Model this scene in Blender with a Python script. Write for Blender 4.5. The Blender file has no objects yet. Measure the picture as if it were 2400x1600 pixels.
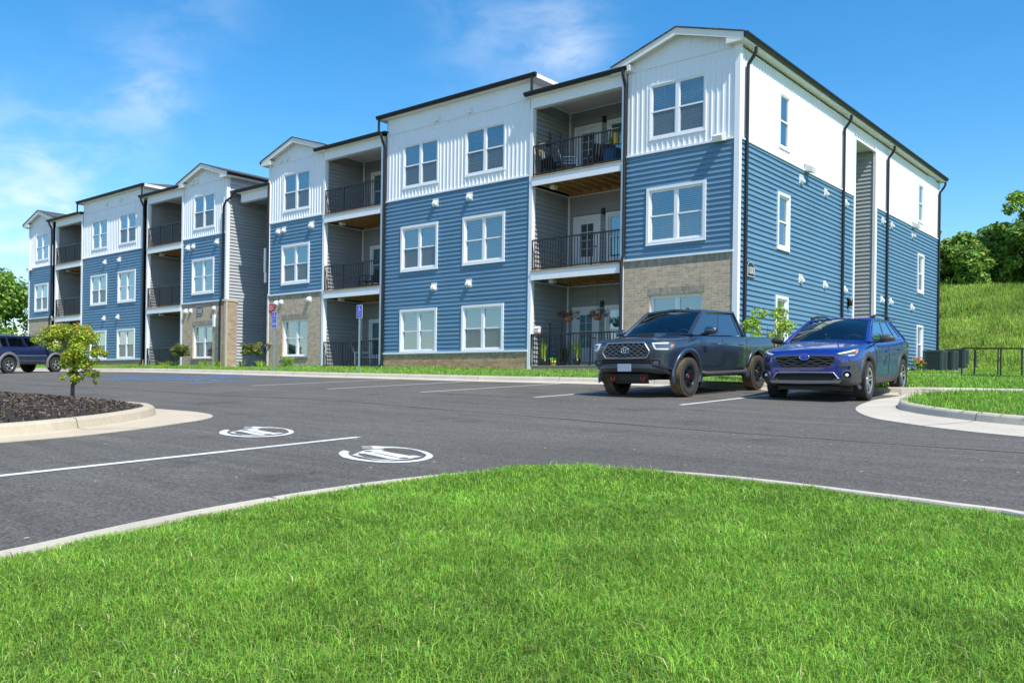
import bpy, bmesh, math, random
import numpy as np
from math import radians, sin, cos, pi
from mathutils import Vector, Matrix
from mathutils.bvhtree import BVHTree
from mathutils.geometry import tessellate_polygon

random.seed(7)
S = bpy.context.scene
COL = S.collection

# ---------------------------------------------------------------- camera
CAM = (10.8426, -22.5137, -1.2091)
cd = bpy.data.cameras.new('camera')
cam = bpy.data.objects.new('camera', cd)
COL.objects.link(cam)
cd.sensor_fit = 'HORIZONTAL'
cd.sensor_width = 36.0
cd.lens = 2050.77 / 2400 * 36.0
cd.shift_y = 108.76 / 2400
cd.clip_start = 0.05
cd.clip_end = 3000
cam.matrix_world = Matrix.Translation(CAM) @ Matrix.Rotation(0.698343, 4, 'Z') @ Matrix.Rotation(pi / 2, 4, 'X') @ Matrix.Rotation(0.013812, 4, 'Z')
S.camera = cam

# ---------------------------------------------------------------- sky and sun
SUN = Vector((0.562, -0.1687, 0.8097)).normalized()
SKY_STRENGTH = 0.15
world = bpy.data.worlds.new('World')
S.world = world
world.use_nodes = True
nt = world.node_tree
nt.nodes.clear()
wout = nt.nodes.new('ShaderNodeOutputWorld')
wbg = nt.nodes.new('ShaderNodeBackground')
sky = nt.nodes.new('ShaderNodeTexSky')
sky.sky_type = 'NISHITA'
sky.sun_disc = False
sky.sun_elevation = math.asin(SUN.z)
sky.sun_rotation = math.atan2(SUN.x, SUN.y)
sky.altitude = 0
sky.air_density = 1.0
sky.dust_density = 0.25
sky.ozone_density = 3.0
hsv = nt.nodes.new('ShaderNodeHueSaturation')
hsv.inputs['Hue'].default_value = 0.495
hsv.inputs['Saturation'].default_value = 1.36
hsv.inputs['Value'].default_value = 1.22
nt.links.new(sky.outputs[0], hsv.inputs['Color'])


def wmath(op, a, b=None, c=None):
    n = nt.nodes.new('ShaderNodeMath')
    n.operation = op
    for i, v in enumerate((a, b, c)):
        if v is None:
            continue
        if isinstance(v, (int, float)):
            n.inputs[i].default_value = v
        else:
            nt.links.new(v, n.inputs[i])
    return n.outputs[0]


tc = nt.nodes.new('ShaderNodeTexCoord')
# thin cirrus: a few wisps, each a soft patch of the sky broken up by stretched noise
mapn = nt.nodes.new('ShaderNodeMapping')
mapn.inputs['Rotation'].default_value = (0.35, -0.25, 0.6)
mapn.inputs['Scale'].default_value = (4.0, 9.0, 16.0)
nt.links.new(tc.outputs['Generated'], mapn.inputs[0])
cn = nt.nodes.new('ShaderNodeTexNoise')
cn.inputs['Scale'].default_value = 1.6
cn.inputs['Detail'].default_value = 8
cn.inputs['Roughness'].default_value = 0.58
cn.inputs['Distortion'].default_value = 0.35
nt.links.new(mapn.outputs[0], cn.inputs['Vector'])
tot = None
for d, wid, amp in (((-0.940, 0.325, 0.110), 0.0050, 0.40), ((-0.915, 0.360, 0.175), 0.0025, 0.30), ((-0.905, 0.372, 0.215), 0.0020, 0.20),
                    ((-0.847, 0.432, 0.310), 0.0014, 0.13), ((-0.853, 0.437, 0.283), 0.0007, 0.26), ((-0.600, 0.705, 0.382), 0.0030, 0.22), ((-0.553, 0.749, 0.365), 0.0008, 0.36),
                    ((-0.800, 0.465, 0.378), 0.0012, 0.12), ((0.3, -0.9, 0.3), 0.30, 0.5), ((0.8, 0.2, 0.45), 0.2, 0.4)):
    dn = nt.nodes.new('ShaderNodeVectorMath')
    dn.operation = 'DOT_PRODUCT'
    nt.links.new(tc.outputs['Generated'], dn.inputs[0])
    dn.inputs[1].default_value = Vector(d).normalized()
    m = wmath('SUBTRACT', 1.0, dn.outputs['Value'])
    m = wmath('DIVIDE', m, -wid)
    m = wmath('MULTIPLY', wmath('EXPONENT', m), amp)
    tot = m if tot is None else wmath('ADD', tot, m)
rr = nt.nodes.new('ShaderNodeMapRange')
rr.interpolation_type = 'SMOOTHSTEP'
rr.inputs['From Min'].default_value = 0.34
rr.inputs['From Max'].default_value = 0.72
nt.links.new(cn.outputs['Fac'], rr.inputs['Value'])
cl = wmath('MINIMUM', wmath('MULTIPLY', tot, wmath('ADD', wmath('MULTIPLY', rr.outputs[0], 0.95), 0.12)), 0.9)
mixc = nt.nodes.new('ShaderNodeMixRGB')
mixc.inputs['Color2'].default_value = (6.0, 6.5, 7.2, 1)
nt.links.new(cl, mixc.inputs['Fac'])
nt.links.new(hsv.outputs[0], mixc.inputs['Color1'])
nt.links.new(mixc.outputs[0], wbg.inputs['Color'])
wbg.inputs['Strength'].default_value = SKY_STRENGTH
nt.links.new(wbg.outputs[0], wout.inputs[0])

sd = bpy.data.lights.new('sun', 'SUN')
sd.energy = 5.0
sd.angle = radians(0.53)
sd.color = (1.0, 0.955, 0.89)
so = bpy.data.objects.new('sun', sd)
COL.objects.link(so)
so.rotation_euler = SUN.to_track_quat('Z', 'Y').to_euler()
so.location = (20, -20, 40)

S.view_settings.view_transform = 'Standard'
S.view_settings.look = 'None'
S.view_settings.gamma = 1.0
S.view_settings.exposure = 0.22
S.render.engine = 'CYCLES'
S.cycles.max_bounces = 6
S.cycles.diffuse_bounces = 3
S.cycles.glossy_bounces = 4
S.cycles.transparent_max_bounces = 16
S.cycles.use_adaptive_sampling = True


# ---------------------------------------------------------------- materials
def _n(t, typ, **kw):
    n = t.nodes.new(typ)
    for k, v in kw.items():
        n.inputs[k].default_value = v
    return n


def lin(c):
    return tuple(c) + (1.0,)


def pm(name, col, rough=0.6, metal=0.0, var=0.10, vs=2.0, bump=0.0, bs=40.0, coat=0.0, spec=0.5, island=0.0, island_hue=0.0, trans=0.0, fine=0.0, fs=60.0):
    """A principled material whose colour varies with noise in world space (and per leaf or blade when island > 0)."""
    m = bpy.data.materials.new(name)
    m.use_nodes = True
    t = m.node_tree
    b = t.nodes['Principled BSDF']
    b.inputs['Roughness'].default_value = rough
    b.inputs['Metallic'].default_value = metal
    b.inputs['Specular IOR Level'].default_value = spec
    if coat:
        b.inputs['Coat Weight'].default_value = coat
        b.inputs['Coat Roughness'].default_value = 0.04
    geo = t.nodes.new('ShaderNodeNewGeometry')
    last = None
    base = t.nodes.new('ShaderNodeRGB')
    base.outputs[0].default_value = lin(col)
    last = base.outputs[0]

    def scale_by(last, fac_socket, lo, hi):
        mr = _n(t, 'ShaderNodeMapRange')
        mr.inputs['From Min'].default_value = 0.25
        mr.inputs['From Max'].default_value = 0.75
        mr.inputs['To Min'].default_value = lo
        mr.inputs['To Max'].default_value = hi
        mr.clamp = False
        t.links.new(fac_socket, mr.inputs['Value'])
        mx = t.nodes.new('ShaderNodeVectorMath')
        mx.operation = 'SCALE'
        t.links.new(last, mx.inputs[0])
        t.links.new(mr.outputs[0], mx.inputs['Scale'])
        return mx.outputs[0]
    if var:
        no = _n(t, 'ShaderNodeTexNoise', Scale=vs, Detail=5.0, Roughness=0.6)
        t.links.new(geo.outputs['Position'], no.inputs['Vector'])
        last = scale_by(last, no.outputs['Fac'], 1 - var, 1 + var)
    if fine:
        no = _n(t, 'ShaderNodeTexNoise', Scale=fs, Detail=3.0, Roughness=0.7)
        t.links.new(geo.outputs['Position'], no.inputs['Vector'])
        last = scale_by(last, no.outputs['Fac'], 1 - fine, 1 + fine)
    if island:
        mr = _n(t, 'ShaderNodeMapRange')
        mr.inputs['To Min'].default_value = 1 - island
        mr.inputs['To Max'].default_value = 1 + island
        t.links.new(geo.outputs['Random Per Island'], mr.inputs['Value'])
        hs = t.nodes.new('ShaderNodeHueSaturation')
        mr2 = _n(t, 'ShaderNodeMapRange')
        mr2.inputs['To Min'].default_value = 0.5 - island_hue
        mr2.inputs['To Max'].default_value = 0.5 + island_hue
        wn = t.nodes.new('ShaderNodeTexWhiteNoise')
        wn.noise_dimensions = '1D'
        t.links.new(geo.outputs['Random Per Island'], wn.inputs['W'])
        t.links.new(wn.outputs['Value'], mr2.inputs['Value'])
        t.links.new(mr2.outputs[0], hs.inputs['Hue'])
        t.links.new(mr.outputs[0], hs.inputs['Value'])
        t.links.new(last, hs.inputs['Color'])
        last = hs.outputs[0]
    t.links.new(last, b.inputs['Base Color'])
    if bump:
        nb = _n(t, 'ShaderNodeTexNoise', Scale=bs, Detail=6.0, Roughness=0.65)
        t.links.new(geo.outputs['Position'], nb.inputs['Vector'])
        bp = _n(t, 'ShaderNodeBump', Strength=bump, Distance=0.02)
        t.links.new(nb.outputs['Fac'], bp.inputs['Height'])
        t.links.new(bp.outputs[0], b.inputs['Normal'])
    if trans:
        tr = t.nodes.new('ShaderNodeBsdfTranslucent')
        t.links.new(last, tr.inputs['Color'])
        mx = t.nodes.new('ShaderNodeMixShader')
        mx.inputs[0].default_value = trans
        t.links.new(b.outputs[0], mx.inputs[1])
        t.links.new(tr.outputs[0], mx.inputs[2])
        t.links.new(mx.outputs[0], t.nodes['Material Output'].inputs['Surface'])
    return m


def wall_uv(t):
    """(along the wall, height) coordinates for walls facing any of the four sides."""
    geo = t.nodes.new('ShaderNodeNewGeometry')
    sp = t.nodes.new('ShaderNodeSeparateXYZ')
    sn = t.nodes.new('ShaderNodeSeparateXYZ')
    t.links.new(geo.outputs['Position'], sp.inputs[0])
    t.links.new(geo.outputs['True Normal'], sn.inputs[0])
    ab = t.nodes.new('ShaderNodeMath')
    ab.operation = 'ABSOLUTE'
    t.links.new(sn.outputs['X'], ab.inputs[0])
    gt = t.nodes.new('ShaderNodeMath')
    gt.operation = 'GREATER_THAN'
    gt.inputs[1].default_value = 0.6
    t.links.new(ab.outputs[0], gt.inputs[0])
    mx = t.nodes.new('ShaderNodeMix')
    t.links.new(gt.outputs[0], mx.inputs[0])
    t.links.new(sp.outputs['X'], mx.inputs[2])
    t.links.new(sp.outputs['Y'], mx.inputs[3])
    cb = t.nodes.new('ShaderNodeCombineXYZ')
    t.links.new(mx.outputs[0], cb.inputs['X'])
    t.links.new(sp.outputs['Z'], cb.inputs['Y'])
    return geo, cb.outputs[0]


def brick_mat(name, c1, c2, mortar, bw=0.21, rh=0.075, swap=False):
    m = bpy.data.materials.new(name)
    m.use_nodes = True
    t = m.node_tree
    b = t.nodes['Principled BSDF']
    b.inputs['Roughness'].default_value = 0.9
    geo, uv = wall_uv(t)
    if swap:
        s1 = t.nodes.new('ShaderNodeSeparateXYZ')
        s2 = t.nodes.new('ShaderNodeCombineXYZ')
        t.links.new(uv, s1.inputs[0])
        t.links.new(s1.outputs['Y'], s2.inputs['X'])
        t.links.new(s1.outputs['X'], s2.inputs['Y'])
        uv = s2.outputs[0]
    br = t.nodes.new('ShaderNodeTexBrick')
    br.inputs['Scale'].default_value = 1.0
    br.inputs['Brick Width'].default_value = bw
    br.inputs['Row Height'].default_value = rh
    br.inputs['Mortar Size'].default_value = 0.007
    br.inputs['Mortar Smooth'].default_value = 0.3
    br.inputs['Bias'].default_value = 0.0
    br.inputs['Color1'].default_value = lin(c1)
    br.inputs['Color2'].default_value = lin(c2)
    br.inputs['Mortar'].default_value = lin(mortar)
    t.links.new(uv, br.inputs['Vector'])
    no = _n(t, 'ShaderNodeTexNoise', Scale=6.0, Detail=6.0, Roughness=0.7)
    t.links.new(geo.outputs['Position'], no.inputs['Vector'])
    mr = _n(t, 'ShaderNodeMapRange')
    mr.inputs['From Min'].default_value = 0.3
    mr.inputs['From Max'].default_value = 0.7
    mr.inputs['To Min'].default_value = 0.78
    mr.inputs['To Max'].default_value = 1.18
    t.links.new(no.outputs['Fac'], mr.inputs['Value'])
    sc = t.nodes.new('ShaderNodeVectorMath')
    sc.operation = 'SCALE'
    t.links.new(br.outputs['Color'], sc.inputs[0])
    t.links.new(mr.outputs[0], sc.inputs['Scale'])
    t.links.new(sc.outputs[0], b.inputs['Base Color'])
    bp = _n(t, 'ShaderNodeBump', Strength=0.8, Distance=0.012)
    bp.invert = True
    t.links.new(br.outputs['Fac'], bp.inputs['Height'])
    n2 = _n(t, 'ShaderNodeTexNoise', Scale=35.0, Detail=4.0)
    t.links.new(geo.outputs['Position'], n2.inputs['Vector'])
    bp2 = _n(t, 'ShaderNodeBump', Strength=0.35, Distance=0.01)
    t.links.new(n2.outputs['Fac'], bp2.inputs['Height'])
    t.links.new(bp.outputs[0], bp2.inputs['Normal'])
    t.links.new(bp2.outputs[0], b.inputs['Normal'])
    return m


def stripes_mat(name, c1, c2, period, duty=0.6, rough=0.6, along='Z'):
    m = bpy.data.materials.new(name)
    m.use_nodes = True
    t = m.node_tree
    b = t.nodes['Principled BSDF']
    b.inputs['Roughness'].default_value = rough
    geo = t.nodes.new('ShaderNodeNewGeometry')
    sp = t.nodes.new('ShaderNodeSeparateXYZ')
    t.links.new(geo.outputs['Position'], sp.inputs[0])
    a = t.nodes.new('ShaderNodeMath')
    a.operation = 'DIVIDE'
    a.inputs[1].default_value = period
    t.links.new(sp.outputs[along], a.inputs[0])
    f = t.nodes.new('ShaderNodeMath')
    f.operation = 'FRACT'
    t.links.new(a.outputs[0], f.inputs[0])
    g = t.nodes.new('ShaderNodeMath')
    g.operation = 'GREATER_THAN'
    g.inputs[1].default_value = duty
    t.links.new(f.outputs[0], g.inputs[0])
    mx = t.nodes.new('ShaderNodeMixRGB')
    mx.inputs['Color1'].default_value = lin(c1)
    mx.inputs['Color2'].default_value = lin(c2)
    t.links.new(g.outputs[0], mx.inputs['Fac'])
    t.links.new(mx.outputs[0], b.inputs['Base Color'])
    return m


def glass_mat(name, tint, ior=1.6, rough=0.0, gain=1.0):
    m = bpy.data.materials.new(name)
    m.use_nodes = True
    t = m.node_tree
    t.nodes.remove(t.nodes['Principled BSDF'])
    tr = t.nodes.new('ShaderNodeBsdfTransparent')
    tr.inputs[0].default_value = lin(tint)
    gl = t.nodes.new('ShaderNodeBsdfGlossy')
    gl.inputs['Roughness'].default_value = rough
    gl.inputs['Color'].default_value = (0.9, 0.97, 1.0, 1)
    fr = t.nodes.new('ShaderNodeFresnel')
    fr.inputs['IOR'].default_value = ior
    ml = t.nodes.new('ShaderNodeMath')
    ml.operation = 'MULTIPLY'
    ml.use_clamp = True
    ml.inputs[1].default_value = gain
    t.links.new(fr.outputs[0], ml.inputs[0])
    mx = t.nodes.new('ShaderNodeMixShader')
    t.links.new(ml.outputs[0], mx.inputs[0])
    t.links.new(tr.outputs[0], mx.inputs[1])
    t.links.new(gl.outputs[0], mx.inputs[2])
    t.links.new(mx.outputs[0], t.nodes['Material Output'].inputs['Surface'])
    return m


def asphalt_mat():
    m = pm('asphalt', (0.124, 0.113, 0.097), rough=0.9, var=0.13, vs=0.30, bump=0.7, bs=70, fine=0.34, fs=42)
    t = m.node_tree
    b = t.nodes['Principled BSDF']
    src = b.inputs['Base Color'].links[0].from_socket
    geo = t.nodes.new('ShaderNodeNewGeometry')

    def times(src, fac, f0, f1, lo, hi):
        mr = _n(t, 'ShaderNodeMapRange')
        for k, v in (('From Min', f0), ('From Max', f1), ('To Min', lo), ('To Max', hi)):
            mr.inputs[k].default_value = v
        t.links.new(fac, mr.inputs['Value'])
        sc = t.nodes.new('ShaderNodeVectorMath')
        sc.operation = 'SCALE'
        t.links.new(src, sc.inputs[0])
        t.links.new(mr.outputs[0], sc.inputs['Scale'])
        return sc.outputs[0]
    # streaks of the paver and of tyres along the lane
    for scl, rot, lo, hi in (((0.22, 2.3, 1.0), 0.06, 0.80, 1.10), ((0.5, 9.0, 1.0), -0.05, 0.86, 1.10)):
        mp = t.nodes.new('ShaderNodeMapping')
        mp.inputs['Scale'].default_value = scl
        mp.inputs['Rotation'].default_value = (0, 0, rot)
        t.links.new(geo.outputs['Position'], mp.inputs[0])
        no = _n(t, 'ShaderNodeTexNoise', Scale=1.0, Detail=8.0, Roughness=0.68)
        t.links.new(mp.outputs[0], no.inputs['Vector'])
        src = times(src, no.outputs['Fac'], 0.35, 0.68, lo, hi)
    # oil spots and damp patches
    no = _n(t, 'ShaderNodeTexNoise', Scale=0.85, Detail=6.0, Roughness=0.72)
    t.links.new(geo.outputs['Position'], no.inputs['Vector'])
    src = times(src, no.outputs['Fac'], 0.57, 0.68, 1.0, 0.66)
    # coarse aggregate
    vo = t.nodes.new('ShaderNodeTexVoronoi')
    vo.inputs['Scale'].default_value = 60.0
    t.links.new(geo.outputs['Position'], vo.inputs['Vector'])
    sp = t.nodes.new('ShaderNodeSeparateColor')
    t.links.new(vo.outputs['Color'], sp.inputs[0])
    src = times(src, sp.outputs[0], 0.0, 1.0, 0.62, 1.38)
    # scattered pale grit
    vo = t.nodes.new('ShaderNodeTexVoronoi')
    vo.inputs['Scale'].default_value = 3.2
    t.links.new(geo.outputs['Position'], vo.inputs['Vector'])
    lt = t.nodes.new('ShaderNodeMath')
    lt.operation = 'LESS_THAN'
    lt.inputs[1].default_value = 0.05
    t.links.new(vo.outputs['Distance'], lt.inputs[0])
    mx = t.nodes.new('ShaderNodeMixRGB')
    t.links.new(lt.outputs[0], mx.inputs['Fac'])
    t.links.new(src, mx.inputs['Color1'])
    mx.inputs['Color2'].default_value = (0.42, 0.40, 0.37, 1)
    t.links.new(mx.outputs[0], b.inputs['Base Color'])
    return m


def wear(m, under, lo=0.56, hi=0.66, amount=0.75, scale=9.0):
    """Lets the asphalt show through worn road paint."""
    t = m.node_tree
    b = t.nodes['Principled BSDF']
    src = b.inputs['Base Color'].links[0].from_socket
    geo = t.nodes.new('ShaderNodeNewGeometry')
    no = _n(t, 'ShaderNodeTexNoise', Scale=scale, Detail=9.0, Roughness=0.78)
    t.links.new(geo.outputs['Position'], no.inputs['Vector'])
    mr = _n(t, 'ShaderNodeMapRange')
    for k, v in (('From Min', lo), ('From Max', hi), ('To Min', 0.0), ('To Max', amount)):
        mr.inputs[k].default_value = v
    t.links.new(no.outputs['Fac'], mr.inputs['Value'])
    mx = t.nodes.new('ShaderNodeMixRGB')
    t.links.new(mr.outputs[0], mx.inputs['Fac'])
    t.links.new(src, mx.inputs['Color1'])
    mx.inputs['Color2'].default_value = lin(under)
    t.links.new(mx.outputs[0], b.inputs['Base Color'])


M = {}
M['asphalt'] = asphalt_mat()
M['concrete'] = pm('concrete', (0.51, 0.455, 0.37), rough=0.85, var=0.14, vs=1.3, bump=0.2, bs=60, fine=0.10, fs=25)
M['concrete_tan'] = pm('concrete_tan', (0.50, 0.425, 0.31), rough=0.85, var=0.12, vs=1.6, bump=0.2, bs=60, fine=0.10, fs=25)
M['slab'] = pm('slab', (0.30, 0.25, 0.19), rough=0.9, var=0.18, vs=3, bump=0.2)
M['white'] = pm('white_vinyl', (0.80, 0.81, 0.83), rough=0.45, var=0.03, vs=1.0)
M['white_siding'] = pm('white_siding', (0.80, 0.815, 0.84), rough=0.5, var=0.035, vs=0.8)
M['blue'] = pm('blue_siding', (0.113, 0.230, 0.345), rough=0.48, var=0.06, vs=0.7, fine=0.04, fs=9)
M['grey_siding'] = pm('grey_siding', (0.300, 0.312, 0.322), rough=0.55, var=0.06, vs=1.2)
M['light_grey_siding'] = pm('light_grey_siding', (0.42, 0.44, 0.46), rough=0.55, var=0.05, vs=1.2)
M['soffit'] = pm('soffit', (0.78, 0.76, 0.72), rough=0.6, var=0.04)
M['gutter'] = pm('gutter_black', (0.010, 0.011, 0.013), rough=0.45, var=0.15, spec=0.5)
M['rail'] = pm('rail_black', (0.012, 0.013, 0.016), rough=0.4, var=0.1)
M['shingle'] = brick_mat('shingle', (0.055, 0.057, 0.062), (0.12, 0.122, 0.128), (0.03, 0.03, 0.033), bw=0.33, rh=0.05)
M['brick'] = brick_mat('grey_brick', (0.56, 0.43, 0.305), (0.43, 0.325, 0.23), (0.66, 0.56, 0.43), bw=0.23, rh=0.078)
M['brick_tan'] = brick_mat('tan_brick', (0.46, 0.35, 0.24), (0.34, 0.25, 0.17), (0.50, 0.43, 0.33), bw=0.23, rh=0.078)
M['brick_orange'] = brick_mat('orange_brick', (0.56, 0.35, 0.19), (0.36, 0.22, 0.12), (0.50, 0.42, 0.31), bw=0.23, rh=0.078)
M['soldier'] = brick_mat('soldier_brick', (0.40, 0.34, 0.275), (0.26, 0.215, 0.17), (0.36, 0.33, 0.28), bw=0.3, rh=0.078, swap=True)
M['wood'] = pm('joist_timber', (0.50, 0.30, 0.115), rough=0.8, var=0.22, vs=4, fine=0.15, fs=30)
M['deck_edge'] = pm('deck_edge', (0.50, 0.31, 0.15), rough=0.8, var=0.2, vs=5)
M['door'] = pm('door_white', (0.72, 0.74, 0.77), rough=0.4, var=0.02)


def courses(m, amount):
    """Slight batch and fading differences that run along the boards."""
    t = m.node_tree
    b = t.nodes['Principled BSDF']
    src = b.inputs['Base Color'].links[0].from_socket
    geo, uv = wall_uv(t)
    mp = t.nodes.new('ShaderNodeMapping')
    mp.inputs['Scale'].default_value = (0.28, 7.5, 1)
    t.links.new(uv, mp.inputs[0])
    no = _n(t, 'ShaderNodeTexNoise', Scale=1.0, Detail=4.0, Roughness=0.7)
    t.links.new(mp.outputs[0], no.inputs['Vector'])
    mr = _n(t, 'ShaderNodeMapRange')
    for k, v in (('From Min', 0.3), ('From Max', 0.7), ('To Min', 1 - amount), ('To Max', 1 + amount)):
        mr.inputs[k].default_value = v
    t.links.new(no.outputs['Fac'], mr.inputs['Value'])
    sc = t.nodes.new('ShaderNodeVectorMath')
    sc.operation = 'SCALE'
    t.links.new(src, sc.inputs[0])
    t.links.new(mr.outputs[0], sc.inputs['Scale'])
    t.links.new(sc.outputs[0], b.inputs['Base Color'])


for k_ in ('blue', 'grey_siding', 'light_grey_siding'):
    courses(M[k_], 0.12)
M['glass'] = glass_mat('window_glass', (0.40, 0.74, 0.86), ior=2.2, gain=1.9)
M['screen'] = pm('insect_screen', (0.17, 0.20, 0.22), rough=0.7, var=0.05)
_t = M['screen'].node_tree
_tr = _t.nodes.new('ShaderNodeBsdfTransparent')
_mx = _t.nodes.new('ShaderNodeMixShader')
_mx.inputs[0].default_value = 0.42
_t.links.new(_tr.outputs[0], _mx.inputs[1])
_t.links.new(_t.nodes['Principled BSDF'].outputs[0], _mx.inputs[2])
_t.links.new(_mx.outputs[0], _t.nodes['Material Output'].inputs['Surface'])
M['blind'] = stripes_mat('blind_slats', (0.78, 0.82, 0.82), (0.07, 0.10, 0.12), 0.057, 0.62)
M['blind_closed'] = stripes_mat('blind_closed', (0.70, 0.75, 0.73), (0.44, 0.50, 0.49), 0.057, 0.74)
M['shade'] = pm('roller_shade', (0.72, 0.75, 0.78), rough=0.8, var=0.02)
M['room'] = pm('room_dark', (0.055, 0.06, 0.06), rough=0.9, var=0.2)
M['vent'] = pm('vent_white', (0.82, 0.82, 0.82), rough=0.4, var=0.03)
M['lamp_black'] = pm('lamp_black', (0.015, 0.015, 0.015), rough=0.4, var=0.1)
M['lamp_grey'] = pm('lamp_grey', (0.60, 0.59, 0.55), rough=0.4, var=0.05)
M['paint_white'] = pm('road_paint_white', (0.62, 0.62, 0.60), rough=0.7, var=0.10, vs=3, fine=0.16, fs=35)
M['paint_blue'] = pm('road_paint_blue', (0.055, 0.26, 0.62), rough=0.7, var=0.12, vs=3, fine=0.16, fs=35)
wear(M['paint_white'], (0.13, 0.125, 0.115))
wear(M['paint_blue'], (0.13, 0.125, 0.115))
M['joint'] = pm('joint_dark', (0.16, 0.13, 0.10), rough=0.95, var=0.2)
M['seam'] = pm('tar_seam', (0.035, 0.034, 0.033), rough=0.8, var=0.3, vs=4)
M['soil'] = pm('soil', (0.10, 0.085, 0.04), rough=0.95, var=0.3, vs=3, bump=0.4)
M['turf'] = pm('turf', (0.11, 0.20, 0.035), rough=0.95, var=0.3, vs=1.2, bump=0.5, bs=60, fine=0.3, fs=30)
M['field'] = pm('field', (0.20, 0.29, 0.05), rough=0.95, var=0.45, vs=0.22, bump=0.6, bs=20, fine=0.35, fs=3)
M['steel'] = pm('galvanised', (0.42, 0.48, 0.47), rough=0.45, metal=0.6, var=0.1, vs=8)
M['sign_blue'] = pm('sign_blue', (0.010, 0.055, 0.62), rough=0.4, var=0.02)
M['sign_red'] = pm('sign_red', (0.62, 0.02, 0.03), rough=0.4, var=0.03)
M['sign_white'] = pm('sign_white', (0.82, 0.83, 0.85), rough=0.4, var=0.02)
M['sign_black'] = pm('sign_black', (0.02, 0.02, 0.024), rough=0.4, var=0.05)


# ---------------------------------------------------------------- object helpers
def link(name, me, parent=None):
    o = bpy.data.objects.new(name, me)
    COL.objects.link(o)
    if parent is not None:
        o.parent = parent
    return o


def tag(o, label=None, cat=None, group=None, kind=None):
    if label:
        o['label'] = label
    if cat:
        o['category'] = cat
    if group:
        o['group'] = group
    if kind:
        o['kind'] = kind
    return o


def thing(name, label, cat, loc=(0, 0, 0), rz=0.0, group=None):
    o = bpy.data.objects.new(name, None)
    o.empty_display_size = 0.2
    COL.objects.link(o)
    o.location = loc
    o.rotation_euler = (0, 0, rz)
    return tag(o, label, cat, group)


def empty_part(name, parent, loc=(0, 0, 0), rz=0.0):
    o = bpy.data.objects.new(name, None)
    o.empty_display_size = 0.1
    COL.objects.link(o)
    o.parent = parent
    o.location = loc
    o.rotation_euler = (0, 0, rz)
    return o


def copy_tree(o, parent=None):
    c = o.copy()
    COL.objects.link(c)
    if parent is not None:
        c.parent = parent
    for ch in list(o.children):
        copy_tree(ch, c)
    return c


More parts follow.
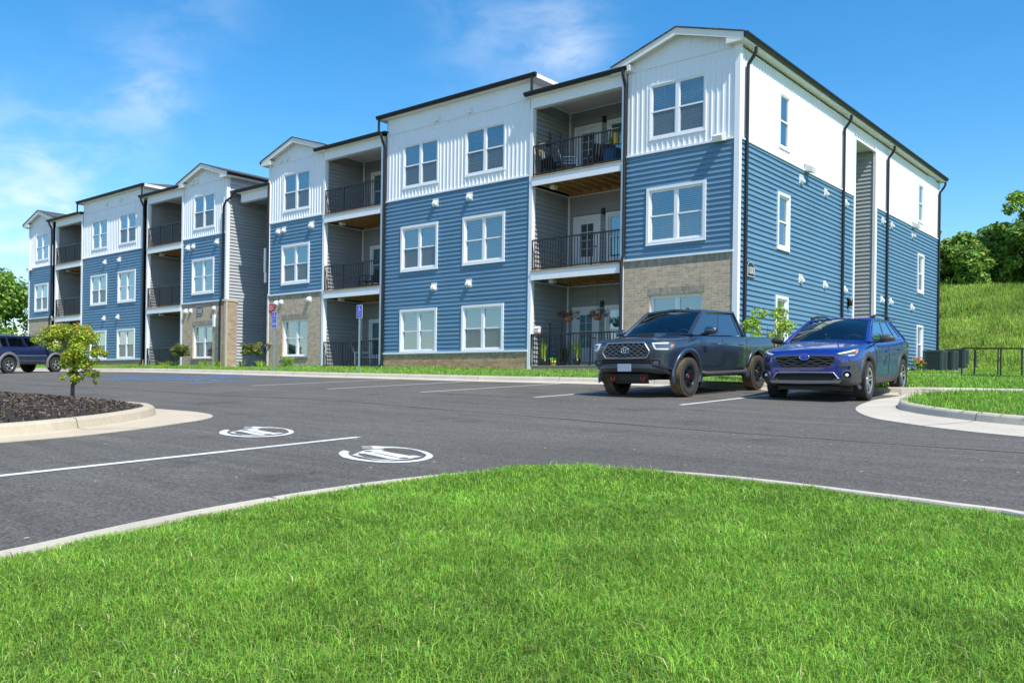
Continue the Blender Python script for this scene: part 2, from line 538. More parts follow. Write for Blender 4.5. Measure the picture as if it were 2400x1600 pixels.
class MB:
    """Collects polygons of one mesh; each face carries a material slot."""

    def __init__(s):
        s.v, s.f, s.m, s.sm = [], [], [], []

    def pt(s, p):
        s.v.append(tuple(p))
        return len(s.v) - 1

    def poly(s, pts, mi=0, smooth=False):
        b = len(s.v)
        s.v += [tuple(p) for p in pts]
        s.f.append(tuple(range(b, b + len(pts))))
        s.m.append(mi)
        s.sm.append(smooth)

    def box(s, x0, x1, y0, y1, z0, z1, mi=0):
        s.hexa([(x0, y0, z0), (x1, y0, z0), (x1, y1, z0), (x0, y1, z0), (x0, y0, z1), (x1, y0, z1), (x1, y1, z1), (x0, y1, z1)], mi)

    def hexa(s, c, mi=0):
        b = len(s.v)
        s.v += [tuple(p) for p in c]
        for q in ((0, 3, 2, 1), (4, 5, 6, 7), (0, 1, 5, 4), (1, 2, 6, 5), (2, 3, 7, 6), (3, 0, 4, 7)):
            s.f.append(tuple(b + i for i in q))
            s.m.append(mi)
            s.sm.append(False)

    def grid(s, rows, mi=0, smooth=True, close_u=False):
        """rows: list of equal-length point lists."""
        b = len(s.v)
        n = len(rows[0])
        for r in rows:
            s.v += [tuple(p) for p in r]
        for i in range(len(rows) - 1):
            for j in range(n if close_u else n - 1):
                j2 = (j + 1) % n
                s.f.append((b + i * n + j, b + i * n + j2, b + (i + 1) * n + j2, b + (i + 1) * n + j))
                s.m.append(mi)
                s.sm.append(smooth)

    def tube(s, pts, r, n=8, mi=0, cap=True, smooth=True):
        pts = [Vector(p) for p in pts]
        rs = r if isinstance(r, (list, tuple)) else [r] * len(pts)
        rows = []
        up = None
        for i, p in enumerate(pts):
            d = (pts[min(i + 1, len(pts) - 1)] - pts[max(i - 1, 0)])
            if d.length < 1e-9:
                d = Vector((0, 0, 1))
            d.normalize()
            if up is None:
                up = Vector((0, 0, 1)) if abs(d.z) < 0.9 else Vector((1, 0, 0))
            a = d.cross(up)
            if a.length < 1e-6:
                a = d.cross(Vector((0.3, 1, 0.2)))
            a.normalize()
            bb = a.cross(d).normalized()
            up = bb
            rows.append([p + a * (cos(2 * pi * k / n) * rs[i]) + bb * (sin(2 * pi * k / n) * rs[i]) for k in range(n)])
        s.grid(rows, mi, smooth, True)
        if cap:
            s.poly(rows[0], mi)
            s.poly(rows[-1], mi)

    def lathe(s, prof, n=24, c=(0, 0, 0), axis='z', mi=0, smooth=True):
        rows = []
        for r, h in prof:
            row = []
            for k in range(n):
                a = 2 * pi * k / n
                if axis == 'z':
                    row.append((c[0] + r * cos(a), c[1] + r * sin(a), c[2] + h))
                elif axis == 'y':
                    row.append((c[0] + r * cos(a), c[1] + h, c[2] + r * sin(a)))
                else:
                    row.append((c[0] + h, c[1] + r * cos(a), c[2] + r * sin(a)))
            rows.append(row)
        s.grid(rows, mi, smooth, True)

    def flat(s, polys, fn, mi=0):
        """2-D polygons (concave allowed), mapped by fn(x, y)."""
        for P in polys:
            loops = P if isinstance(P[0], list) else [P]          # outline first, then holes
            tri = tessellate_polygon([[Vector((x, y, 0)) for x, y in L] for L in loops])
            b = len(s.v)
            s.v += [tuple(fn(x, y)) for L in loops for x, y in L]
            for t in tri:
                s.f.append(tuple(b + i for i in t))
                s.m.append(mi)
                s.sm.append(False)

    def mesh(s, name, mats):
        me = bpy.data.meshes.new(name)
        me.from_pydata(s.v, [], s.f)
        mats = mats if isinstance(mats, (list, tuple)) else [mats]
        for m in mats:
            me.materials.append(m)
        me.polygons.foreach_set('material_index', s.m)
        me.polygons.foreach_set('use_smooth', s.sm)
        me.update()
        return me

    def build(s, name, mats, parent=None):
        return link(name, s.mesh(name, mats), parent)


def np_mesh(name, V, F, mat, smooth=False):
    """Large meshes straight from arrays: V (n,3), F (m,k)."""
    me = bpy.data.meshes.new(name)
    V = np.asarray(V, dtype=np.float32)
    F = np.asarray(F, dtype=np.int32)
    k = F.shape[1]
    me.vertices.add(len(V))
    me.vertices.foreach_set('co', V.ravel())
    me.loops.add(F.size)
    me.loops.foreach_set('vertex_index', F.ravel())
    me.polygons.add(len(F))
    me.polygons.foreach_set('loop_start', np.arange(0, F.size, k, dtype=np.int32))
    me.polygons.foreach_set('loop_total', np.full(len(F), k, dtype=np.int32))
    me.polygons.foreach_set('use_smooth', np.full(len(F), smooth))
    me.materials.append(mat)
    me.update(calc_edges=True)
    return me


def text_mesh(txt, size, fn, extrude=0.0):
    """Text as flat polygons mapped through fn(x, y), centred on the origin."""
    cu = bpy.data.curves.new('t', 'FONT')
    cu.body = txt
    cu.size = size
    cu.align_x = 'CENTER'
    cu.align_y = 'CENTER'
    cu.resolution_u = 3
    ob = bpy.data.objects.new('t', cu)
    COL.objects.link(ob)
    dg = bpy.context.evaluated_depsgraph_get()
    me = bpy.data.meshes.new_from_object(ob.evaluated_get(dg))
    vs = [tuple(fn(v.co.x, v.co.y)) for v in me.vertices]
    fs = [tuple(p.vertices) for p in me.polygons]
    bpy.data.objects.remove(ob)
    bpy.data.curves.remove(cu)
    bpy.data.meshes.remove(me)
    return vs, fs


def add_text(mb, txt, size, fn, mi=0):
    vs, fs = text_mesh(txt, size, fn)
    b = len(mb.v)
    mb.v += vs
    for f in fs:
        mb.f.append(tuple(b + i for i in f))
        mb.m.append(mi)
        mb.sm.append(False)


def smooth01(x):
    x = np.clip(x, 0, 1)
    return x * x * (3 - 2 * x)
# ================================================================ terrain
_ZX = [-600, -60, -34.6, -28, -22.7, -18, -14, -10.8, -6.2, -2.4, 2.1, 5, 8, 14, 40, 600]
_ZZ = [-.45, -.55, -.69, -.72, -.78, -.85, -.92, -.96, -1.03, -1.07, -1.165, -1.24, -1.30, -1.40, -1.8, -2.2]


def zc(X):
    return np.interp(X, _ZX, _ZZ)


def zl(X, Y):
    """Height of the parking lot, which climbs towards the building."""
    return zc(X) + 0.05 * (np.clip(Y, -70, 60) + 3.25)


def zbuild(X):
    return np.interp(X, [-60, -35, -26, -20, -14.6, -7, 0, 20], [-.2, -.35, -.42, -.47, -.52, -.63, -.80, -1.0])


def hh(X, Y):
    X = np.asarray(X, float)
    Y = np.asarray(Y, float)
    lot = zl(X, Y) - 0.06
    strip = (zc(X) + 0.13) + (zbuild(X) - zc(X) - 0.13) * smooth01((Y + 2.85) / 2.0)
    right = (zc(X) + 0.13) + 0.036 * (Y + 2.85)
    w = smooth01((X + 0.2) / 1.0)
    back = strip * (1 - w) + right * w
    back = np.where(Y > 0, np.where(X > 0.3, right, np.maximum(zbuild(X), -0.75) + 0.02 * Y), back)
    h = np.where(Y < -2.85, lot, back)
    wx = 0.25 + 0.75 * smooth01((X + 75) / 45)
    hill = wx * (0.085 * np.clip(Y - 18.5, 0, 8) + 5.6 * smooth01((Y - 22) / 26) + 0.02 * np.clip(Y - 46, 0, 200))
    und = 0.25 * np.sin(X * 0.31 + 1) * np.sin(Y * 0.23) * smooth01((Y - 22) / 10)
    return h + hill + und


def h1(x, y):
    return float(hh(x, y))


def zl1(x, y):
    return float(zl(x, y))


def terrain(name, xs, ys, fn, mat, kind='structure'):
    X, Y = np.meshgrid(xs, ys)
    Z = fn(X, Y)
    V = np.stack([X, Y, Z], -1).reshape(-1, 3)
    nx, ny = len(xs), len(ys)
    i = np.arange(nx * ny).reshape(ny, nx)
    F = np.stack([i[:-1, :-1], i[:-1, 1:], i[1:, 1:], i[1:, :-1]], -1).reshape(-1, 4)
    o = link(name, np_mesh(name, V, F, mat, True))
    return tag(o, kind=kind)


xs = np.concatenate([np.linspace(-600, -75, 22), np.arange(-70, 30.1, 1.0), np.linspace(40, 600, 20)])
ys = np.concatenate([np.linspace(-600, -75, 20), np.arange(-70, -3, 2.0), np.arange(-2.86, 0.3, 0.3), np.arange(0.5, 22.1, 1.0)])
terrain('ground', xs, ys, hh, M['turf'])
ys = np.concatenate([np.arange(22, 70, 1.0), np.linspace(75, 600, 20)])
terrain('hill', xs, np.concatenate([[21.5], ys]), hh, M['field'])
terrain('parking_lot', np.arange(-74, 46, 1.0), np.append(np.arange(-70, -3.0, 1.0), [-3.0]), zl, M['asphalt'])


def resample(P, n):
    P = np.array(P, float)
    # Catmull-Rom through the points
    out = []
    m = len(P)
    for i in range(m - 1):
        p0, p1, p2, p3 = P[max(i - 1, 0)], P[i], P[i + 1], P[min(i + 2, m - 1)]
        for t in np.linspace(0, 1, 12, endpoint=False):
            out.append(0.5 * ((2 * p1) + (p2 - p0) * t + (2 * p0 - 5 * p1 + 4 * p2 - p3) * t * t + (3 * p1 - p0 - 3 * p2 + p3) * t ** 3))
    out.append(P[-1])
    out = np.array(out)
    d = np.r_[0, np.cumsum(np.linalg.norm(np.diff(out, axis=0), axis=1))]
    s = np.linspace(0, d[-1], n)
    return np.stack([np.interp(s, d, out[:, 0]), np.interp(s, d, out[:, 1])], -1)


def kerb(name, gut, face, side, n=80, mat='concrete', top=0.15, width=0.16, pan=True):
    """Concrete kerb with gutter pan: gut = outer edge of the pan, face = foot of the kerb face; side = +1 when the land lies left of the path."""
    B = resample(face, n)
    A = resample(gut, n) if gut is not None else None
    T = np.gradient(B, axis=0)
    T /= np.linalg.norm(T, axis=1)[:, None]
    N = np.stack([-T[:, 1], T[:, 0]], -1) * side
    rows = []
    for i in range(n):
        r = []
        b, nn = B[i], N[i]

        def P(q, dz):
            r.append((q[0], q[1], zl1(q[0], q[1]) + dz))
        if A is not None:
            P(A[i], -0.02)
            P(A[i], 0.008)
            P(A[i] * 0.12 + b * 0.88, 0.022)
        else:
            P(b, -0.03)
        P(b + nn * 0.005, 0.035)
        P(b + nn * 0.03, top * 0.80)
        P(b + nn * 0.05, top * 0.95)
        P(b + nn * 0.08, top)
        P(b + nn * width, top)
        P(b + nn * (width + 0.004), top - 0.012)
        P(b + nn * (width + 0.01), -0.05)
        rows.append(r)
    m = MB()
    m.grid(rows, 0, False)
    # joints every few metres: thin dark lines across the section
    s = np.r_[0, np.cumsum(np.linalg.norm(np.diff(B, axis=0), axis=1))]
    q = 1.1
    R3 = np.array(rows)
    while q < s[-1]:
        pr = []
        for ds in (-0.007, 0.007):
            k = min(max(int(np.searchsorted(s, q + ds)) - 1, 0), n - 2)
            t = (q + ds - s[k]) / max(s[k + 1] - s[k], 1e-6)
            sec = R3[k] * (1 - t) + R3[k + 1] * t
            nn = N[k]
            pr.append([(p[0] - nn[0] * .002, p[1] - nn[1] * .002, p[2] + .003) for p in sec[(1 if A is not None else 0):-2]])
        m.grid(pr, 1, False)
        q += 3.05
    o = m.build(name, [M[mat], M['joint']])
    return tag(o, kind='structure'), B, N


kerb('kerb_building', [(-72, -3.5), (-40, -3.5), (-10, -3.5), (4.9, -3.5), (5.3, -3.45)], [(-72, -3.06), (-40, -3.06), (-10, -3.06), (4.9, -3.06), (5.3, -3.05)], 1, 90)
kerb('kerb_far', [(5.3, -3.45), (5.9, -3.1), (7.0, -2.85), (10, -2.6), (30, -2.6)], [(5.3, -3.05), (5.9, -2.7), (7.0, -2.45), (10, -2.2), (30, -2.2)], 1, 40)
IS_G = [(5.42, -3.35), (5.40, -4.4), (5.44, -5.6), (5.85, -7.65), (6.61, -9.25), (7.44, -10.08), (8.08, -10.54), (8.9, -10.95), (11, -11.8), (20, -14.5)]
IS_K = [(8.0, -3.6), (6.75, -4.4), (6.25, -5.5), (6.25, -6.6), (6.55, -7.7), (7.0, -8.4), (7.45, -8.9), (8.1, -9.42), (8.7, -9.75), (11, -10.8), (20, -13.6)]
kerb('kerb_grass_island', IS_G, IS_K, 1, 110)
tag(terrain('gutter_pan', np.linspace(5.40, 9.0, 10), np.linspace(-5.0, -2.6, 8), lambda X, Y: zl(X, Y) + 0.004, M['concrete']), kind='structure')
ML_G = [(0.36, -40), (0.30, -24), (0.24, -18.72), (0.09, -17.43), (-0.34, -16.34), (-0.88, -15.45), (-1.76, -15.08), (-3.2, -15.05), (-12, -15.05)]
ML_K = [(-0.05, -40), (-0.10, -24), (-0.17, -18.8), (-0.40, -17.6), (-0.85, -16.75), (-1.35, -16.15), (-2.0, -15.75), (-3.4, -15.6), (-12, -15.55)]
kerb('kerb_mulch_island', ML_G, ML_K, 1, 120, 'concrete_tan', top=0.17, width=0.17)
LW_K = [(6.60, -60), (6.60, -30), (6.52, -24), (6.42, -22), (6.33, -21.0), (6.21, -20.44), (6.11, -19.9), (6.07, -19.3), (6.09, -18.6), (6.22, -17.95), (6.50, -17.36), (6.95, -16.86), (7.70, -16.60), (8.37, -16.58), (8.98, -16.66), (9.51, -16.72), (9.9, -16.78), (14, -17.2), (45, -19)]
_, LB, LN = kerb('kerb_lawn', None, LW_K, -1, 260, top=0.15, width=0.15)

# ---------------------------------------------------------------- mulch bed and grass surfaces
LWN = LB + LN * 0.14


def zlawn(X, Y):
    d = np.hypot(X - 6.95, (Y + 17.3))
    return zl(X, Y) + 0.125 + 0.05 * np.exp(-(d / 0.62) ** 2) + 0.012 * np.sin(X * 2.1) * np.sin(Y * 1.7 + 1)


ctr = np.array([22.0, -36.0])
sv = np.r_[np.linspace(0, 0.3, 14), np.linspace(0.36, 1, 8)]
rows = []
for p in LWN:
    q = p[None, :] * (1 - sv[:, None]) + ctr[None, :] * sv[:, None]
    z = zlawn(q[:, 0], q[:, 1])
    z[0] = zl1(p[0], p[1]) + 0.12
    rows.append([(a, b, c) for (a, b), c in zip(q, z)])
m = MB()
m.grid(rows)
tag(m.build('lawn', M['turf']), kind='structure')


def in_poly(P, poly):
    x, y = P[:, 0], P[:, 1]
    ins = np.zeros(len(P), bool)
    n = len(poly)
    for i in range(n):
        x1, y1 = poly[i]
        x2, y2 = poly[(i + 1) % n]
        if y1 == y2:
            continue
        c = ((y1 > y) != (y2 > y)) & (x < (x2 - x1) * (y - y1) / (y2 - y1) + x1)
        ins ^= c
    return ins


def blades(P, z, H, W, lean, rng, bend=1.0):
    n = len(P)
    a = rng.uniform(0, 2 * pi, n)
    la = a + rng.normal(0, 0.8, n)
    L = lean * H * rng.uniform(0.2, 1.3, n)
    dx, dy = np.cos(la) * L, np.sin(la) * L
    sx, sy = -np.sin(a) * W * 0.5, np.cos(a) * W * 0.5
    V = np.zeros((n, 5, 3), np.float32)
    x, y = P[:, 0], P[:, 1]
    V[:, 0] = np.stack([x - sx, y - sy, z - 0.01], -1)
    V[:, 1] = np.stack([x + sx, y + sy, z - 0.01], -1)
    V[:, 2] = np.stack([x + sx * .8 + dx * .32, y + sy * .8 + dy * .32, z + H * .62], -1)
    V[:, 3] = np.stack([x - sx * .8 + dx * .32, y - sy * .8 + dy * .32, z + H * .62], -1)
    V[:, 4] = np.stack([x + dx, y + dy, z + H * (1 - 0.25 * bend * np.clip(L / H, 0, 1))], -1)
    b = (np.arange(n) * 5)[:, None]
    F = np.concatenate([b + np.array([[0, 1, 2]]), b + np.array([[0, 2, 3]]), b + np.array([[3, 2, 4]])], 0)
    return V.reshape(-1, 3), F


M['grass'] = pm('grass_blade', (0.240, 0.425, 0.055), rough=0.55, var=0.30, vs=1.0, fine=0.26, fs=4.5, island=0.42, island_hue=0.03, trans=0.30, spec=0.28)
M['grass_dry'] = pm('meadow_blade', (0.30, 0.42, 0.065), rough=0.6, var=0.45, vs=0.30, island=0.35, island_hue=0.035, trans=0.28, spec=0.25)
M['weed'] = pm('hill_weed', (0.12, 0.24, 0.03), rough=0.6, var=0.3, vs=1, island=0.4, island_hue=0.03, trans=0.28, spec=0.25)
M['mulch'] = pm('mulch', (0.028, 0.022, 0.018), rough=0.95, var=0.3, vs=8, bump=0.8, bs=30)
M['chips'] = pm('bark_chips', (0.115, 0.080, 0.055), rough=0.9, var=0.3, vs=6, island=0.75, island_hue=0.02)

rng = np.random.default_rng(3)
lawn_poly = [tuple(p) for p in (LB + LN * 0.165)] + [(45, -60)]


def wig(X, Y, k, ph=0.0):
    return np.sin(X * k + ph + 1.7 * np.sin(Y * k * 0.7 + ph)) * np.sin(Y * k * 1.13 - ph + 1.3 * np.sin(X * k * 0.6))


def lawn_points(n, box):
    P = np.stack([rng.uniform(box[0], box[1], n), rng.uniform(box[2], box[3], n)], -1)
    return P[in_poly(P, lawn_poly)]


fw = np.array([-sin(0.698343), cos(0.698343)])
rt = np.array([cos(0.698343), sin(0.698343)])
P = lawn_points(1350000, (5.9, 16, -24.5, -16.4))
rel = P - np.array(CAM[:2])
dep = rel @ fw
lat = rel @ rt
inview = (dep > 2.1) & (np.abs(lat) < 0.66 * dep + 0.35)
keep = rng.uniform(0, 1, len(P)) < np.where(inview, np.clip(4.2 / np.maximum(dep, 0.5), 0.3, 1.0), 0.10)
P, dep = P[keep], np.maximum(dep[keep], 1.0)
clump = 0.5 + 0.5 * wig(P[:, 0], P[:, 1], 3.1) * 0.7 + 0.25 * wig(P[:, 0], P[:, 1], 9.0, 2.0)
H = rng.gamma(9, 1 / 9, len(P)) * (0.030 + 0.018 * np.clip(clump, 0, 1.2))
far = rng.uniform(0, 1, len(P)) < 0.012
H[far] *= 1.5
edge = np.min(np.hypot(P[:, 0:1] - LB[None, ::2, 0], P[:, 1:2] - LB[None, ::2, 1]), axis=1)
H *= 0.55 + 0.45 * smooth01((edge - 0.15) / 0.35)
W = np.maximum(0.0034, 0.00085 * dep) * rng.uniform(0.7, 1.3, len(P))
V, F = blades(P, zlawn(P[:, 0], P[:, 1]), H, W, 1.15, rng)
tag(link('lawn_grass', np_mesh('lawn_grass', V, F, M['grass'])), kind='stuff')
k = rng.choice(len(P), 4200, replace=False)
V, F = blades(P[k], zlawn(P[k, 0], P[k, 1]) + 0.006, H[k] * 0.9, W[k] * 1.1, 1.9, rng)
M['straw'] = pm('dry_straw', (0.46, 0.44, 0.20), rough=0.7, var=0.2, vs=2, island=0.35)
tag(link('dry_grass', np_mesh('dry_grass', V, F, M['straw'])), kind='stuff')


def patch_grass(name, n, box, H0, W0, mat, zf, mask=None, lean=0.7, hill=False):
    P = np.stack([rng.uniform(box[0], box[1], n), rng.uniform(box[2], box[3], n)], -1)
    if mask is not None:
        P = P[mask(P)]
    H = rng.gamma(7, 1 / 7, len(P)) * H0 * (1 + 0.45 * wig(P[:, 0], P[:, 1], 0.9, 1.0))
    W = W0 * rng.uniform(0.6, 1.4, len(P))
    V, F = blades(P, zf(P[:, 0], P[:, 1]), H, W, lean, rng)
    return tag(link(name, np_mesh(name, V, F, M[mat])), kind='stuff')


WALKS = []


def walk(x, y):
    w = np.zeros(len(x), bool)
    for (x0, x1, y0, y1) in WALKS:
        w |= (x > x0) & (x < x1) & (y > y0) & (y < y1)
    return w


# the walk from the breezeway to the ramp, and the path along the condenser pads
WALKS += [(0.0, 16.0, 9.75, 11.2), (0.6, 1.9, 3.4, 9.75)]
isl = resample(IS_K, 60)
isl_poly = [tuple(p) for p in isl] + [(30, -14), (30, -3.2), (8.0, -3.6)]
patch_grass('verge_grass', 26000, (-46, -0.1, -2.85, -0.12), 0.055, 0.022, 'grass', hh, lambda P: ~((P[:, 0] > -25.4) & (P[:, 0] < -22.0) & (P[:, 1] > -1.6)))
m = MB()
tri = []
for i in range(len(isl) - 1):
    r0, r1 = isl[i], isl[i + 1]
IC = np.array([13.5, -7.2])
rows = []
isl_full = np.array(list(isl) + [(30, -14), (30, -3.3), (8.0, -3.6)])
for p in isl_full:
    q = [p * (1 - s) + IC * s for s in (0.02, 0.12, 0.3, 0.55, 0.8, 1.0)]
    rows.append([(a[0], a[1], zl1(a[0], a[1]) + 0.13 + 0.25 * s * (1 - 0.4 * s)) for a, s in zip(q, (0, .12, .3, .55, .8, 1.0))])
m.grid(rows)
tag(m.build('grass_island', M['turf']), kind='structure')


def zisl(X, Y):
    d = np.min(np.hypot(X[:, None] - isl[None, :, 0], Y[:, None] - isl[None, :, 1]), axis=1)
    return zl(X, Y) + 0.13 + 0.06 * np.clip(d / 2, 0, 1.5)


def isl_mask(P):
    ok = in_poly(P, isl_poly)
    d = np.min(np.hypot(P[:, 0:1] - isl[None, :, 0], P[:, 1:2] - isl[None, :, 1]), axis=1)
    return ok & (d > 0.16)


patch_grass('island_grass', 60000, (6.0, 13, -12, -3.2), 0.075, 0.011, 'grass', zisl, isl_mask)
patch_grass('side_yard_grass', 60000, (0.1, 10, -2.2, 21.5), 0.075, 0.020, 'grass', hh, lambda P: ~walk(P[:, 0], P[:, 1]))
patch_grass('hill_grass', 150000, (-9, 15, 19, 50), 0.20, 0.030, 'grass_dry', hh, lambda P: (P[:, 0] > -0.5) | (P[:, 1] > 21.5), lean=0.55)
patch_grass('hill_weeds', 16000, (-9, 15, 21.5, 50), 0.36, 0.045, 'weed', hh, lambda P: (wig(P[:, 0], P[:, 1], 0.75, 2.0) + 0.6 * wig(P[:, 0], P[:, 1], 2.3) > 0.42) & ((P[:, 0] > -0.5) | (P[:, 1] > 21.5)), lean=0.5)
for k, (x0, x1, y0, y1) in enumerate(WALKS):
    tag(terrain('footpath', np.linspace(x0, x1, 30 if x1 - x0 > 5 else 4), np.linspace(y0, y1, 10), lambda X, Y: hh(X, Y) + 0.03, M['concrete']), kind='structure')

# mulch mound of the near island
mrows = []
KB = resample(ML_K, 120)
T = np.gradient(KB, axis=0)
T /= np.linalg.norm(T, axis=1)[:, None]
KN = np.stack([-T[:, 1], T[:, 0]], -1)
MIN = KB + KN * 0.165
MC = np.array([-7.0, -24.0])


def zmul(s):
    return 0.13 + 0.20 * np.clip(s * 6, 0, 1) ** 0.7


for p in MIN:
    r = []
    for s in (0, 0.02, 0.05, 0.09, 0.14, 0.2, 0.3, 0.5, 1.0):
        q = p * (1 - s) + MC * s
        r.append((q[0], q[1], zl1(q[0], q[1]) + zmul(s) + (0.02 * sin(q[0] * 5) * sin(q[1] * 4) if s > 0 else 0)))
    mrows.append(r)
m = MB()
m.grid(mrows)
mulch_obj = tag(m.build('mulch_bed', M['mulch']), kind='structure')
mulch_bvh = BVHTree.FromPolygons([v.co for v in mulch_obj.data.vertices], [p.vertices for p in mulch_obj.data.polygons])


def zmulch(x, y):
    h = mulch_bvh.ray_cast(Vector((x, y, 20)), Vector((0, 0, -1)))
    return h[0].z if h[0] is not None else None


V, F = [], []
poly = [tuple(p) for p in MIN]
Pm = np.stack([rng.uniform(-13, 0.2, 100000), rng.uniform(-22.5, -15.5, 100000)], -1)
Pm = Pm[in_poly(Pm, poly + [(-13, -40)])][:40000]
for x, y in Pm:
    z = zmulch(x, y)
    if z is None:
        continue
    L, Wd = random.uniform(0.012, 0.036), random.uniform(0.004, 0.010)
    a, ti, ro = random.uniform(0, 6.28), random.gauss(0, 0.5), random.gauss(0, 0.6)
    u = Vector((cos(a) * cos(ti), sin(a) * cos(ti), sin(ti))) * L
    w = Vector((-sin(a) * cos(ro), cos(a) * cos(ro), sin(ro))) * Wd
    c = Vector((x, y, z + 0.008 + random.random() * 0.012))
    b = len(V)
    V += [c - u - w, c + u - w * 0.4, c + u * 0.9 + w, c - u * 0.8 + w * 0.8]
    F.append((b, b + 1, b + 2, b + 3))
tag(link('bark_mulch', np_mesh('bark_mulch', np.array([tuple(v) for v in V]), np.array(F), M['chips'])), kind='stuff')


# ---------------------------------------------------------------- painted markings (thin sheets on the asphalt)
def on_lot(dz=0.005):
    return lambda x, y: (x, y, zl1(x, y) + dz)


def marking(name, polys, mat, label, cat, group=None):
    m = MB()
    m.flat(polys, on_lot(), 0)
    o = m.build(name, M[mat])
    return tag(o, label, cat, group)


def line_poly(x, y0, y1, w=0.105, n=14):
    yy = np.linspace(y0, y1, n)
    return [[(x - w / 2, a), (x + w / 2, a), (x + w / 2, b), (x - w / 2, b)] for a, b in zip(yy[:-1], yy[1:])]


G_L = 'white stall lines in front of the building'
for x, lab in ((-9.94, 'white stall line nearest the blue marked bay'), (-6.65, 'second white stall line from the blue marked bay'),
               (-3.35, 'white stall line in the middle of the empty stalls'), (-0.09, 'white stall line passing left of the dark pickup'),
               (3.21, 'white stall line between the pickup and the blue crossover')):
    marking('stall_line', line_poly(x, -8.8, -3.55), 'paint_white', lab, 'road marking', G_L)
marking('stall_line', line_poly(2.87, -24, -15.8, 0.11), 'paint_white', 'long white stall line between the two electric car symbols', 'road marking')
for x, lab in ((-29.0, 'distant white stall line between the dark SUV and the blue bay'), (-32.2, 'white stall line beside the parked dark SUV')):
    marking('stall_line', line_poly(x, -8.8, -3.55), 'paint_white', lab, 'road marking', G_L)
# accessible bays: blue outlines, hatched aisle
GBL = 'blue lines of the accessible bays'
for x, lab in ((-13.3, 'blue bay line nearest the white stall lines'), (-16.6, 'blue line on the near side of the hatched aisle'), (-18.9, 'blue line on the far side of the hatched aisle'), (-22.2, 'blue bay line farthest from the viewer')):
    marking('bay_line', line_poly(x, -8.75, -3.6, 0.20), 'paint_blue', lab, 'road marking', GBL)
marking('hatched_aisle', [[(-16.68, y), (-16.68, y + 0.17), (-18.82, y - 1.33), (-18.82, y - 1.50)] for y in np.arange(-7.1, -3.6, 0.80)], 'paint_blue', 'diagonal blue hatching of the access aisle between two bays', 'road marking')


# the long paving seam down the lane, and one across it
def seam(pts, w):
    P = resample(pts, 90)
    T = np.gradient(P, axis=0)
    T /= np.linalg.norm(T, axis=1)[:, None]
    N = np.stack([-T[:, 1], T[:, 0]], -1)
    k = np.arange(90)
    ww = w * (0.7 + 0.5 * np.abs(np.sin(k * 1.7)) * np.abs(np.sin(k * .53)))
    L, R = P + N * ww[:, None] / 2, P - N * ww[:, None] / 2
    m = MB()
    m.grid([[(a[0], a[1], zl1(*a) + .004), (c[0], c[1], zl1(*c) + .004)] for a, c in zip(L, R)], 0, False)
    tag(m.build('paving_seam', M['seam']), kind='structure')


seam([(-40, -12.1), (-20, -11.95), (-3.56, -11.85), (-1.2, -12.02), (0.9, -12.2), (3.1, -12.33), (6, -12.5), (14, -12.7), (30, -13)], 0.03)
seam([(-40, -8.95), (-14, -9.0), (-2, -9.05), (5.4, -9.0)], 0.014)


def isa(cx, cy, s, up=(0, 1), rt_=(1, 0)):
    """Wheelchair symbol as polygons: unit about 1 high, centred."""
    def P(x, y):
        return (cx + s * (x * rt_[0] + y * up[0]), cy + s * (x * rt_[1] + y * up[1]))
    out = []
    c = [P(-0.05 + 0.085 * cos(a), 0.42 + 0.085 * sin(a)) for a in np.linspace(0, 2 * pi, 13)[:-1]]
    out.append(c)
    out.append([P(-0.11, 0.30), P(0.0, 0.30), P(0.02, 0.02), P(0.22, 0.02), P(0.36, -0.32), P(0.26, -0.36), P(0.15, -0.07), P(-0.09, -0.07)])
    out.append([P(0.0, 0.20), P(0.18, 0.20), P(0.18, 0.12), P(0.0, 0.12)])
    aa = np.linspace(radians(115), radians(335), 16)
    out.append([P(-0.04 + 0.30 * cos(a), -0.16 + 0.30 * sin(a)) for a in aa] + [P(-0.04 + 0.22 * cos(a), -0.16 + 0.22 * sin(a)) for a in aa[::-1]])
    return out


